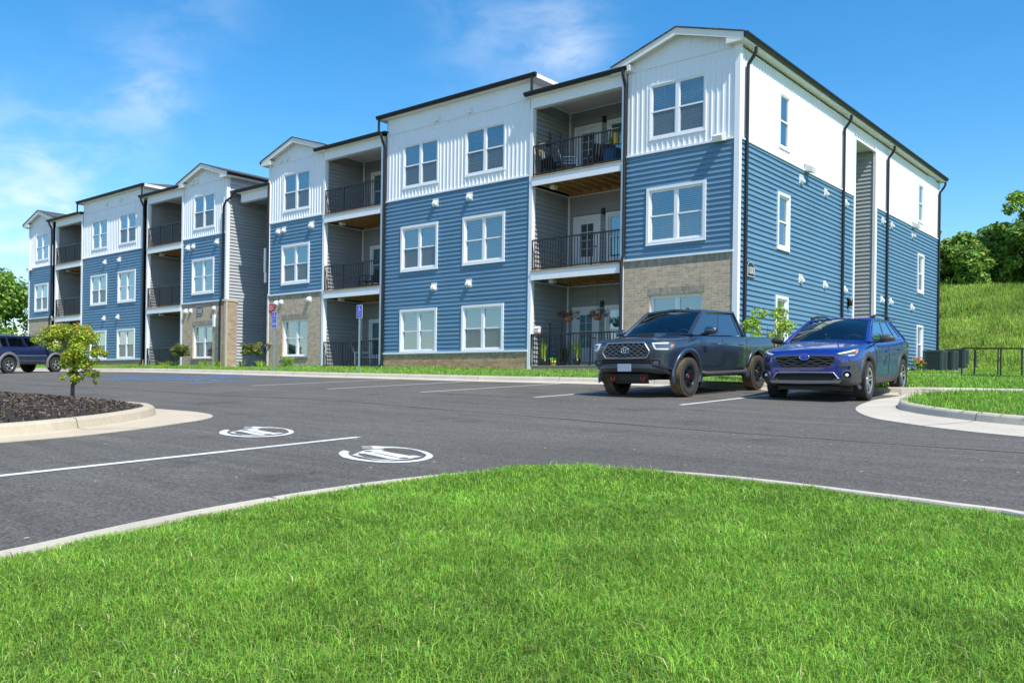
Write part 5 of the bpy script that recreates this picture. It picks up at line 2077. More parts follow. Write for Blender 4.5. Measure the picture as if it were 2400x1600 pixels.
def make_wheel(parent, x, y, r, rim_r, width, spokes, rim_mat, tyre_mat, side, style='spoke', mud=None, accent=None):
    w = empty_part('wheel', parent, (x, y, r), 0.0 if side > 0 else pi)
    hw = width / 2
    prof = [(rim_r, -hw * .82), (rim_r + .02, -hw * .96), (r * .86, -hw), (r * .955, -hw * .90), (r * .985, -hw * .74), (r, -hw * .5), (r, 0), (r, hw * .5), (r * .985, hw * .74), (r * .955, hw * .90), (r * .86, hw), (rim_r + .02, hw * .96), (rim_r, hw * .82)]
    m = MB()
    m.lathe(prof, 44, (0, 0, 0), 'y', 0)
    if mud:                                            # mud on the tread and shoulders
        n = len(prof) - 1
        for i in range(n):
            for k in range(44):
                if 4 <= i <= 8:
                    m.m[i * 44 + k] = 1
    nb = 40
    for k in range(nb):                                # tread blocks
        a = 2 * pi * k / nb
        for s in (-1, 1):
            c, d = cos(a), sin(a)
            t = pi / nb * 0.62
            pts = []
            for aa in (a - t, a + t):
                for yy in (s * hw * .93, s * hw * .25):
                    for rr in (r * .97, r * 1.004):
                        pts.append((rr * cos(aa), yy, rr * sin(aa)))
            p = pts
            m.hexa([p[0], p[4], p[6], p[2], p[1], p[5], p[7], p[3]], 1 if mud else 0)
    m.build('tyre', [M[tyre_mat], M[mud or tyre_mat]], w)
    m = MB()
    m.lathe([(rim_r + .004, hw * .80), (rim_r - .012, hw * .84), (rim_r - .03, hw * .74), (rim_r - .035, -hw * .7), (0.0, -hw * .7)], 36, (0, 0, 0), 'y', 1)
    m.lathe([(rim_r + .006, hw * .80), (rim_r - .004, hw * .88), (rim_r - .022, hw * .82), (rim_r - .03, hw * .70)], 36, (0, 0, 0), 'y', 0)
    m.lathe([(.075, hw * .55), (.07, hw * .68), (.03, hw * .70), (0.0, hw * .70)], 18, (0, 0, 0), 'y', 0)
    for k in range(spokes):
        a = 2 * pi * k / spokes + 0.2
        prs = [(-.28, .28)] if style == 'spoke' else [(-.36, -.10), (.10, .36)]
        for lo, hi in prs:
            q = []
            for rr, f, yy in ((.05, 1.2, .56), (rim_r - .02, 0.62 if style != 'twist' else .8, .78)):
                for t in (lo, hi):
                    da = t * f * (0.16 / max(rr, .09)) * (1.0 if rr < .1 else 1.35)
                    q.append((rr * cos(a + da + (0.18 if style == 'twist' and rr > .1 else 0)), hw * yy, rr * sin(a + da + (0.18 if style == 'twist' and rr > .1 else 0))))
            b = [(p[0], p[1] - .035, p[2]) for p in q]
            m.hexa([b[0], b[1], b[3], b[2], q[0], q[1], q[3], q[2]], 0)
        if accent:
            pass
    m.build('rim', [M[rim_mat], M['dark_hole']], w)
    if accent:
        m = MB()
        m.lathe([(.022, hw * .70), (.020, hw * .73), (0, hw * .73)], 12, (0, 0, 0), 'y')
        m.build('hub_cap', M[accent], w)
    return w


def cabin(parent, W0, W1, R1, R0, roof_bulge, paint_mat, side_holes, glass_side, ws_hole=(0.05, 0.95, 0.03, 0.93), rear_hole=(0.08, 0.92, 0.15, 0.9), pillar_r=0.028, ws_bulge=0.10, rear_glass='auto_glass_dark'):
    """W0/W1 windscreen base and top, R1/R0 rear glass top and base: (x, half width, z)."""
    L = lambda c, s: (c[0], s * c[1], c[2])
    m = MB()
    gw, gr = MB(), MB()
    quad_panel(m, gw, L(W0, -1), L(W0, 1), L(W1, 1), L(W1, -1), [ws_hole], bulge=ws_bulge)
    quad_panel(m, gr, L(R0, 1), L(R0, -1), L(R1, -1), L(R1, 1), [rear_hole], bulge=0.05)
    for s in (1, -1):
        if s > 0:
            args = (L(W0, 1), L(R0, 1), L(R1, 1), L(W1, 1), side_holes)
        else:
            args = (L(R0, -1), L(W0, -1), L(W1, -1), L(R1, -1), [(1 - h[1], 1 - h[0], h[2], h[3]) for h in side_holes])
        quad_panel(m, MB(), *args)
        for h in args[4]:
            gs = MB()
            quad_panel(MB(), gs, *args[:4], [h])
            gs.build('side_window', M[glass_side], parent)
    rows = []
    for i in range(9):
        t = i / 8
        row = []
        for j in range(13):
            u = j / 12
            y = (W1[1] * (1 - t) + R1[1] * t) * (1 - 2 * u)
            x = W1[0] * (1 - t) + R1[0] * t
            z = W1[2] * (1 - t) + R1[2] * t
            # the windscreen header and rear header bow outwards like the glass
            x += (ws_bulge * 0.35 * (1 - t) ** 3 - 0.05 * 0.35 * t ** 3) * 4 * u * (1 - u)
            row.append((x, y, z + roof_bulge * (1 - (2 * u - 1) ** 4) * (0.55 + 0.45 * 4 * t * (1 - t))))
        rows.append(row)
    m.grid(rows, 0, True)
    for s in (1, -1):
        m.tube([L(W0, s), Vector(L(W0, s)).lerp(Vector(L(W1, s)), 0.5), L(W1, s), Vector(L(W1, s)).lerp(Vector(L(R1, s)), 0.5), L(R1, s), Vector(L(R1, s)).lerp(Vector(L(R0, s)), 0.5), L(R0, s)], pillar_r, 8, 0)
    for A, B_ in ((W1, W1), (R1, R1)):
        m.tube([L(A, 1), (A[0] + (ws_bulge * .3 if A is W1 else -.015), 0, A[2] + roof_bulge * 0.55), L(A, -1)], pillar_r * 0.8, 8, 0)
    o = m.build('cabin_shell', [paint_mat, M['black_plastic']], parent)
    gw.build('windscreen', M['auto_glass'], parent)
    gr.build('rear_glass', M[rear_glass], parent)
    return o


def seat_mesh(m, x, y, z, w=0.26):
    m.box(x - .25, x + .25, y - w, y + w, z - .15, z)
    rows = []
    for t in np.linspace(0, 1, 5):
        xx, zz, ww = x - .22 - .16 * t, z + .60 * t, w * (1 - .15 * t)
        rows.append([(xx, y - ww, zz), (xx + .06, y - ww * .9, zz), (xx + .06, y + ww * .9, zz), (xx, y + ww, zz), (xx - .07, y + ww * .9, zz), (xx - .07, y - ww * .9, zz)])
    m.grid(rows, 0, True, True)
    m.poly(rows[-1], 0)
    m.box(x - .46, x - .37, y - .13, y + .13, z + .62, z + .79)


def mirror(parent, x, y, z, s, mat, ln=0.15, ht=0.10):
    m = MB()
    rows = []
    for t, k in ((0, .55), (.12, .9), (.5, 1.0), (.85, .92), (1.0, .5)):
        yy = s * (y + 0.24 * t)
        rows.append([(x + ln * .5 * k * cos(a) - 0.03 * t, yy, z + ht * k * sin(a) * (1 if sin(a) > 0 else .8)) for a in np.linspace(0, 2 * pi, 13)[:-1]])
    m.grid(rows, 0, True, True)
    m.poly(rows[0])
    m.poly(rows[-1])
    m.tube([(x + .02, s * (y - .09), z - ht * .7), (x, s * (y + .08), z - ht * .55)], 0.028, 8, 1)
    return m.build('side_mirror', [mat, M['black_plastic']], parent)


def oval_ring(m, B, cy, cz, a, b, r, off, mi=0, n=24, mode='front'):
    P = []
    for k in range(n + 1):
        t = 2 * pi * k / n
        p, nn, d = B.hit(mode, cy + a * cos(t), cz + b * sin(t))
        P.append(p + Vector((off, 0, 0)))
    m.tube(P, r, 6, mi)


def interior(parent, x0, x1, hw, z, dash_x, seats, wheel_pos):
    m = MB()
    m.box(x0, x1, -hw, hw, z - .34, z - .31)
    m.box(dash_x - .25, dash_x + .18, -hw + .02, hw - .02, z - .25, z + .0)
    m.build('dashboard', M['cabin'], parent)
    for (sx, sy, sw) in seats:
        q = MB()
        seat_mesh(q, sx, sy, z - .44, sw)
        q.build('seat', M['seat'], parent)
    q = MB()
    wx, wy, wz = wheel_pos
    P = [(wx + .07 * sin(t), wy + .18 * cos(t), wz + .17 * sin(t)) for t in np.linspace(0, 2 * pi, 21)]
    q.tube(P, .014, 6, cap=False)
    q.tube([(wx, wy - .17, wz), (wx + .03, wy, wz - .01), (wx, wy + .17, wz)], .016, 6)
    q.build('steering_wheel', M['cabin'], parent)


# ---------------------------------------------------------------- pickup
def pickup(x, y, label):
    z = zl1(x, y + 1.6)
    slope = math.atan(0.05)
    T = thing('pickup_truck', label, 'pickup truck', (x, y, zl1(x, y)), 0)
    T.rotation_euler = (0, slope, -pi / 2)
    pt = M['paint_grey']
    R = 0.388
    st = [(.905, .56, .64, 1.02, .01), (.900, .70, .60, 1.075, .015), (.84, .80, .56, 1.125, .02), (.72, .865, .52, 1.15, .03), (.50, .900, .50, 1.165, .045), (.10, .918, .48, 1.18, .06), (-.15, .92, .46, 1.195, .075), (-.40, .925, .45, 1.22, .05), (-.60, .925, .45, 1.225, .03),
          (-1.6, .925, .45, 1.225, .0), (-2.3, .925, .45, 1.225, .0), (-2.63, .925, .45, 1.225, .0), (-2.66, .918, .46, 1.19, .0), (-2.70, .918, .46, 1.195, 0), (-3.3, .918, .50, 1.20, .0), (-4.0, .915, .52, 1.20, .0), (-4.26, .905, .54, 1.195, .0), (-4.30, .86, .58, 1.16, .0)]
    B = Body(st, pt, [(0, R + .02, .475), (-3.235, R + .02, .475)], R, bed=(-4.29, -2.68), parent=T)
    cabin(T, (-.28, .81, 1.235), (-1.05, .675, 1.735), (-2.42, .675, 1.735), (-2.65, .815, 1.225), .085, pt, [(.13, .50, .05, .90), (.545, .93, .05, .90)], 'auto_glass_dark', ws_bulge=0.13, pillar_r=.038)
    interior(T, -2.55, -.40, .78, 1.22, -.55, [(-1.20, .36, .25), (-1.20, -.36, .25), (-2.10, 0, .6)], (-.82, .36, 1.20))
    # hood scoop
    m = MB()
    m.hexa([(.16, -.22, 1.215), (.16, .22, 1.215), (-.35, .25, 1.24), (-.35, -.25, 1.24), (.11, -.20, 1.285), (.11, .20, 1.285), (-.35, .24, 1.275), (-.35, -.24, 1.275)], 0)
    m.hexa([(.165, -.19, 1.228), (.165, .19, 1.228), (.11, .19, 1.228), (.11, -.19, 1.228), (.142, -.18, 1.272), (.142, .18, 1.272), (.11, .18, 1.272), (.11, -.18, 1.272)], 1)
    m.build('hood_scoop', [pt, M['dark_hole']], T)
    # grille: dark panel, bright surround, rows of wavy bars
    m = MB()
    top = [(-.43, 1.075), (0, 1.085), (.43, 1.075)]
    mid = [(-.545, .90), (0, .90), (.545, .90)]
    bot = [(-.47, .79), (0, .785), (.47, .79)]
    B.patch(m, 'front', top, mid, .012, 16, 5)
    B.patch(m, 'front', mid, bot, .012, 16, 4)
    g = m.build('grille', M['dark_hole'], T)
    m = MB()
    B.line(m, 'front', [(-.43, 1.08), (0, 1.09), (.43, 1.08), (.55, .90), (.475, .785), (0, .78), (-.475, .785), (-.55, .90), (-.43, 1.08)], .015, .016, 0)
    m.build('grille_surround', M['satin_silver'], g)
    m = MB()
    for k in range(7):
        zz = .815 + k * .042
        ws_ = np.interp(zz, [.785, .90, 1.085], [.46, .53, .42])
        P = []
        nn = 15
        for i in range(nn):
            yy = -ws_ + 2 * ws_ * i / (nn - 1)
            P.append((yy, zz + (.012 if (i + k) % 2 else -.010)))
        B.line(m, 'front', P, .0062, .022, 0, 5, 1)
    m.build('grille_mesh', M['satin_silver'], g)
    m = MB()
    for (a, b, cz) in ((.088, .062, .945), (.030, .055, .945), (.066, .024, .968)):
        oval_ring(m, B, 0, cz, a, b, .0085, .040)
    m.build('emblem', M['chrome'], g)
    # headlamps
    for s in (1, -1):
        m = MB()
        mode = ('cyl', 0.10, 0)
        A = [(s * 36, 1.085), (s * 46, 1.095), (s * 58, 1.085), (s * 66, 1.06)]
        Bt = [(s * 39, .935), (s * 48, .925), (s * 56, .935), (s * 60, .955)]
        B.patch(m, mode, A, Bt, .012, 12, 5, 0)
        B.patch(m, mode, [(s * 36.5, 1.075), (s * 55, 1.078)], [(s * 37.5, 1.050), (s * 54, 1.052)], .020, 8, 2, 1)
        B.patch(m, mode, [(s * 39, .968), (s * 54, .960)], [(s * 40, .945), (s * 53, .938)], .020, 8, 2, 1)
        B.patch(m, mode, [(s * 37, 1.055), (s * 39.0, 1.055)], [(s * 39, .965), (s * 41, .960)], .020, 2, 4, 1)
        B.patch(m, mode, [(s * 57.5, 1.035), (s * 63, 1.03)], [(s * 56.5, .98), (s * 60, .99)], .020, 4, 3, 2)
        m.build('headlight', [M['lens'], M['drl'], M['amber']], T)
        # fog lamp pocket
        m = MB()
        B.patch(m, 'front', [(s * .56, .765), (s * .765, .76)], [(s * .56, .635), (s * .75, .625)], .008, 6, 4, 0)
        B.line(m, 'front', [(s * .585, .755), (s * .755, .75), (s * .742, .64), (s * .60, .645), (s * .585, .755)], .010, .014, 1)
        B.patch(m, 'front', [(s * .63, .73), (s * .72, .725)], [(s * .63, .665), (s * .715, .66)], .012, 3, 3, 2)
        m.build('fog_lamp', [M['black_plastic'], M['grey_plastic'], M['amber'] if s < -2 else M['lens']], T)
    m = MB()
    B.patch(m, 'front', [(-.60, .768), (0, .765), (.60, .768)], [(-.60, .675), (0, .67), (.60, .675)], .007, 14, 3, 0)
    for k in range(2):
        B.line(m, 'front', [(-.60, .74 - k * .035), (0, .737 - k * .035), (.60, .74 - k * .035)], .008, .010, 1)
    m.build('lower_grille', [M['dark_hole'], M['grey_plastic']], T)
    # steel bumper bar, blank plate, skid plate, hooks
    m = MB()
    rows = []
    for yy, xx, zt, zb in ((-.80, .70, .60, .46), (-.66, .86, .655, .47), (-.56, .945, .67, .49), (-.3, .965, .675, .50), (0, .97, .675, .50), (.3, .965, .675, .50), (.56, .945, .67, .49), (.66, .86, .655, .47), (.80, .70, .60, .46)):
        rows.append([(xx - .22, yy, zt), (xx - .03, yy, zt), (xx, yy, zt - .035), (xx + .005, yy, (zt + zb) / 2), (xx - .01, yy, zb + .03), (xx - .05, yy, zb), (xx - .22, yy, zb)])
    m.grid(rows, 0, True)
    m.poly(rows[0])
    m.poly(rows[-1])
    m.build('front_bumper', pm('bumper_grey', (0.055, 0.058, 0.062), 0.32, 0.5, 0.08, coat=0.4), T)
    m = MB()
    m.box(.972, .985, -.155, .155, .525, .675)
    m.build('licence_plate', M['plate'], T)
    m = MB()
    m.hexa([(.62, -.36, .27), (.62, .36, .27), (.70, .36, .27), (.70, -.36, .27), (.80, -.42, .42), (.80, .42, .42), (.82, .42, .42), (.82, -.42, .42)])
    m.build('skid_plate', M['grey_plastic'], T)
    m = MB()
    m.box(-3.9, .80, -.44, .44, .34, .47)
    m.box(-.12, .12, -.78, .78, R - .06, R + .06)
    m.box(-3.30, -3.17, -.78, .78, R - .07, R + .07)
    m.build('chassis', M['black_plastic'], T)
    for yy in (-.34, .36):
        m = MB()
        for dy in (-.035, .035):
            m.tube([(.83, yy + dy, .44), (.875, yy + dy * 1.1, .40), (.875, yy + dy * .9, .35), (.855, yy + dy * .2, .325)], .013, 6)
        m.build('tow_hook', M['red_part'], T)
    for s in (1, -1):
        m = MB()
        B.flare(m, s, 0, R + .02, .472, .565, -14, 196, .028, wmax=.92)
        m.build('wheel_flare', pt, T)
        m = MB()
        B.flare(m, s, -3.235, R + .02, .472, .565, -12, 192, .028, wmax=.92)
        m.build('wheel_flare', pt, T)
        m = MB()
        m.tube([(-.58, s * .86, .46), (-.68, s * .94, .435), (-1.2, s * .955, .43), (-2.45, s * .955, .43), (-2.58, s * .90, .46)], .045, 10)
        m.build('running_board', M['grey_plastic'], T)
        mirror(T, -.58, .97, 1.31, s, pt, .15, .095)
        mode = 'left' if s > 0 else 'right'
        m = MB()
        for P in ([(-.52, .60), (-.52, .95), (-.50, 1.19)], [(-1.50, .50), (-1.50, .9), (-1.48, 1.19)], [(-2.655, .48), (-2.655, .8), (-2.655, 1.17)], [(-.55, .50), (-1.62, .50), (-2.45, .50)], [(.42, 1.10), (-.1, 1.155), (-.42, 1.185)]):
            B.line(m, mode, P, .0055, .0005)
        m.build('panel_gap', M['dark_hole'], T)
        for hx in (-1.34, -2.38):
            m = MB()
            p, nn, d = B.hit(mode, hx, 1.03)
            m.tube([p + Vector((.09, 0, 0)) + nn * .01, p + Vector((.06, 0, 0)) + nn * .035, p + Vector((-.06, 0, 0)) + nn * .035, p + Vector((-.09, 0, 0)) + nn * .01], .014, 8)
            m.build('door_handle', M['chrome'], T)
        m = MB()
        B.patch(m, mode, [(-4.25, 1.13), (-4.15, 1.13)], [(-4.26, .88), (-4.16, .88)], .012, 3, 4)
        m.build('tail_light', M['red_lamp'], T)
        for wx in (0, -3.235):
            make_wheel(T, wx, s * .80, R, .232, .265, 6, 'rim_dark', 'tyre', s, 'twin', mud='tyre_mud', accent='red_part')
    m = MB()
    B.patch(m, 'left', [(-2.98, 1.02), (-2.83, 1.02)], [(-2.98, .87), (-2.83, .87)], .004, 3, 3)
    m.build('fuel_door', pt, T)
    m = MB()
    m.tube([(-1.9, -.2, 1.82), (-1.98, -.2, 1.88), (-2.06, -.2, 1.85)], .015, 6)
    m.build('antenna', M['black_plastic'], T)
    return T


# ---------------------------------------------------------------- crossover
def crossover(x, y, label):
    T = thing('crossover_car', label, 'car', (x, y, zl1(x, y)), 0)
    T.rotation_euler = (0, math.atan(0.05), -pi / 2 + radians(4))
    pt = M['paint_sapphire']
    R = 0.348
    WB = -2.67
    st = [(.885, .52, .36, .80, .01), (.878, .64, .32, .86, .02), (.80, .75, .29, .905, .03), (.62, .835, .27, .935, .05), (.35, .88, .26, .97, .07), (-.05, .893, .25, 1.005, .085), (-.42, .896, .25, 1.035, .07), (-.58, .898, .25, 1.045, .03),
          (-1.2, .898, .25, 1.045, .0), (-1.9, .898, .25, 1.065, .0), (-2.6, .898, .26, 1.095, .0), (-3.0, .89, .28, 1.115, .0), (-3.35, .865, .32, 1.11, .0), (-3.52, .80, .38, 1.06, .0), (-3.56, .66, .45, .98, .0)]
    B = Body(st, pt, [(0, R + .02, .415), (WB, R + .02, .415)], R, parent=T)
    cabin(T, (-.36, .80, 1.040), (-1.30, .61, 1.480), (-2.75, .585, 1.475), (-3.36, .76, 1.105), .060, pt, [(.07, .40, .05, .90), (.44, .735, .05, .90), (.76, .90, .12, .86)], 'auto_glass_dark', ws_bulge=0.14, pillar_r=.024)
    interior(T, -3.1, -.55, .76, 1.05, -.62, [(-1.40, .36, .25), (-1.40, -.36, .25), (-2.30, 0, .58)], (-.98, .36, 1.02))
    for s in (1, -1):                                  # raised roof rails
        m = MB()
        yy = s * .585
        m.tube([(-1.42, yy, 1.50), (-1.50, yy, 1.555), (-1.8, yy, 1.585), (-2.3, yy, 1.588), (-2.62, yy, 1.56), (-2.72, yy, 1.505)], .020, 8)
        for xx in (-1.50, -2.62):
            m.box(xx - .07, xx + .07, yy - .025, yy + .025, 1.485, 1.555)
        m.build('roof_rail', M['black_plastic'], T)
    # grille
    m = MB()
    B.patch(m, 'front', [(-.50, .795), (0, .81), (.50, .795)], [(-.52, .74), (0, .735), (.52, .74)], .010, 16, 3)
    B.patch(m, 'front', [(-.52, .74), (0, .735), (.52, .74)], [(-.40, .625), (0, .62), (.40, .625)], .010, 16, 4)
    g = m.build('grille', M['dark_hole'], T)
    m = MB()
    for k, zz in enumerate((.765, .722, .680, .640)):
        hw = (.47, .50, .45, .40)[k]
        P = []
        n = 9
        for i in range(n):
            yy = -hw + 2 * hw * i / (n - 1)
            P.append((yy, zz + (.013 if (i + k) % 2 else -.011)))
        B.line(m, 'front', P, .0085, .018, 0, 5, 2)
    B.line(m, 'front', [(-.52, .79), (0, .812), (.52, .79)], .014, .014, 0)
    B.line(m, 'front', [(-.53, .755), (-.42, .622), (0, .612), (.42, .622), (.53, .755)], .010, .012, 0)
    m.build('grille_mesh', M['grey_plastic'], g)
    m = MB()
    p, nn, d = B.hit('front', 0, .79)
    m.lathe([(0, .030), (.05, .028), (.0, .028)], 4, (p.x, 0, .79), 'x')
    q = MB()
    rows = []
    for rr, off in ((1.0, .030), (.0, .040)):
        rows.append([(p.x + off, .088 * rr * cos(t), .79 + .048 * rr * sin(t)) for t in np.linspace(0, 2 * pi, 29)[:-1]])
    q.grid(rows, 0, False, True)
    rim = [(p.x + .032, .088 * cos(t), .79 + .048 * sin(t)) for t in np.linspace(0, 2 * pi, 29)]
    q.tube(rim, .007, 6, 1, cap=False)
    for (sy, sz, sr) in ((-.045, .802, .020), (.010, .812, .010), (.035, .800, .010), (.048, .786, .010), (.015, .775, .010), (-.012, .782, .010)):
        star = []
        for k in range(8):
            r_ = sr if k % 2 == 0 else sr * .32
            star.append((p.x + .046, sy + r_ * 1.2 * sin(k * pi / 4), sz + r_ * cos(k * pi / 4)))
        q.poly(star, 1)
    q.build('emblem', [M['sign_blue'], M['chrome']], g)
    for s in (1, -1):
        m = MB()
        mode = ('cyl', 0.0, 0)
        A = [(s * 31, .845), (s * 42, .885), (s * 54, .920), (s * 62, .935)]
        Bt = [(s * 34, .815), (s * 43, .790), (s * 52, .805), (s * 58, .875)]
        B.patch(m, mode, A, Bt, .010, 14, 4, 0)
        B.patch(m, mode, [(s * 33, .845), (s * 44, .882), (s * 53, .905)], [(s * 34, .832), (s * 44, .862), (s * 52, .885)], .016, 10, 2, 1)
        B.patch(m, mode, [(s * 42, .812), (s * 50, .818)], [(s * 42.5, .800), (s * 50, .806)], .016, 5, 1, 1)
        B.patch(m, mode, [(s * 53, .895), (s * 58, .912)], [(s * 51.5, .83), (s * 55.5, .86)], .016, 4, 3, 2)
        m.build('headlight', [M['lens'], M['drl'], M['amber']], T)
        # black corner cladding with round fog lamp
        m = MB()
        mode = ('cyl', -0.1, 0)
        B.patch(m, mode, [(s * 30, .665), (s * 38, .705), (s * 45, .715)], [(s * 31, .620), (s * 38, .625), (s * 45, .620)], .024, 10, 3, 0)
        B.patch(m, mode, [(s * 41, .715), (s * 48, .705)], [(s * 38, .36), (s * 56, .36)], .022, 8, 9, 0)
        B.patch(m, mode, [(s * 27, .41), (s * 40, .42), (s * 56, .42)], [(s * 26, .30), (s * 40, .29), (s * 59, .30)], .024, 12, 4, 0)
        m.build('corner_cladding', M['cladding_grey'] if False else M['grey_plastic'], T)
        p, nn, d = B.hit(('cyl', -.1, 0), s * 37.5, .47)
        m = MB()
        ang = radians(s * 26)
        U = Vector((-sin(ang), cos(ang), 0))
        N_ = Vector((cos(ang), sin(ang), 0))

        def disc(r0, r1, o0, o1, mi):
            rows = []
            for r_, o_ in ((r0, o0), (r1, o1)):
                rows.append([p + N_ * o_ + U * (r_ * cos(t)) + Vector((0, 0, r_ * .92 * sin(t))) for t in np.linspace(0, 2 * pi, 25)[:-1]])
            m.grid(rows, mi, True, True)
        disc(.105, .098, -.02, .045, 1)
        disc(.098, .072, .045, .050, 1)
        disc(.072, .055, .050, .02, 0)
        disc(.055, .0, .02, .018, 0)
        for k in range(len(m.v)):
            pass
        disc(.034, .030, .018, .035, 2)
        disc(.030, .0, .035, .042, 2)
        m.build('fog_lamp', [M['dark_hole'], M['grey_plastic'], M['drl']], T)
    m = MB()
    B.patch(m, 'front', [(-.50, .50), (0, .505), (.50, .50)], [(-.56, .385), (0, .38), (.56, .385)], .008, 14, 3, 0)
    m.build('lower_intake', M['dark_hole'], T)
    m = MB()
    B.line(m, 'front', [(-.66, .395), (-.58, .41), (-.50, .512), (0, .518), (.50, .512), (.58, .41), (.66, .395)], .011, .012, 0)
    B.patch(m, 'front', [(-.62, .375), (0, .37), (.62, .375)], [(-.60, .335), (0, .325), (.60, .335)], .030, 14, 2, 0)
    m.build('skid_trim', M['satin_silver'], T)
    m = MB()
    B.patch(m, 'front', [(-.55, .325), (0, .32), (.55, .325)], [(-.5, .30), (0, .29), (.5, .30)], .02, 10, 2, 0)
    m.box(-3.4, .70, -.55, .55, .20, .27)
    m.box(-.1, .1, -.72, .72, R - .05, R + .05)
    m.box(WB - .1, WB + .1, -.72, .72, R - .05, R + .05)
    m.build('underbody', M['black_plastic'], T)
    for s in (1, -1):
        mode = 'left' if s > 0 else 'right'
        for wx in (0, WB):
            m = MB()
            B.flare(m, s, wx, R + .02, .412, .505, -18, 200, .016, wmax=.90)
            m.build('wheel_flare', M['grey_plastic'], T)
        m = MB()
        B.patch(m, mode, [(-.43, .42), (-1.3, .40), (-2.24, .42)], [(-.40, .27), (-1.3, .265), (-2.27, .27)], .018, 16, 4)
        m.build('sill_cladding', M['grey_plastic'], T)
        mirror(T, -.66, .91, 1.10, s, M['grey_plastic'], .13, .075)
        m = MB()
        for P in ([(-.50, .45), (-.50, .8), (-.42, 1.0)], [(-1.42, .42), (-1.44, .8), (-1.52, 1.04)], [(-2.36, .72), (-2.55, .85), (-2.62, 1.06)], [(.55, .93), (.2, .975), (-.35, 1.02)]):
            B.line(m, mode, P, .005, .0005)
        m.build('panel_gap', M['dark_hole'], T)
        for hx, hz in ((-1.30, .86), (-2.30, .885)):
            m = MB()
            p, nn, d = B.hit(mode, hx, hz)
            m.tube([p + Vector((.09, 0, 0)) + nn * .008, p + Vector((.06, 0, .003)) + nn * .032, p + Vector((-.06, 0, .003)) + nn * .032, p + Vector((-.09, 0, 0)) + nn * .008], .013, 8)
            m.build('door_handle', pt, T)
        m = MB()
        B.patch(m, mode, [(-3.20, 1.04), (-3.50, 1.00)], [(-3.25, .93), (-3.52, .90)], .014, 5, 3)
        m.build('tail_light', M['red_lamp'], T)
        for wx in (0, WB):
            make_wheel(T, wx, s * .785, R, .232, .225, 5, 'rim_silver', 'tyre', s, 'twist')
    m = MB()
    m.box(-3.45, -2.78, -.56, .56, 1.505, 1.525)
    m.build('rear_spoiler', pt, T)
    return T


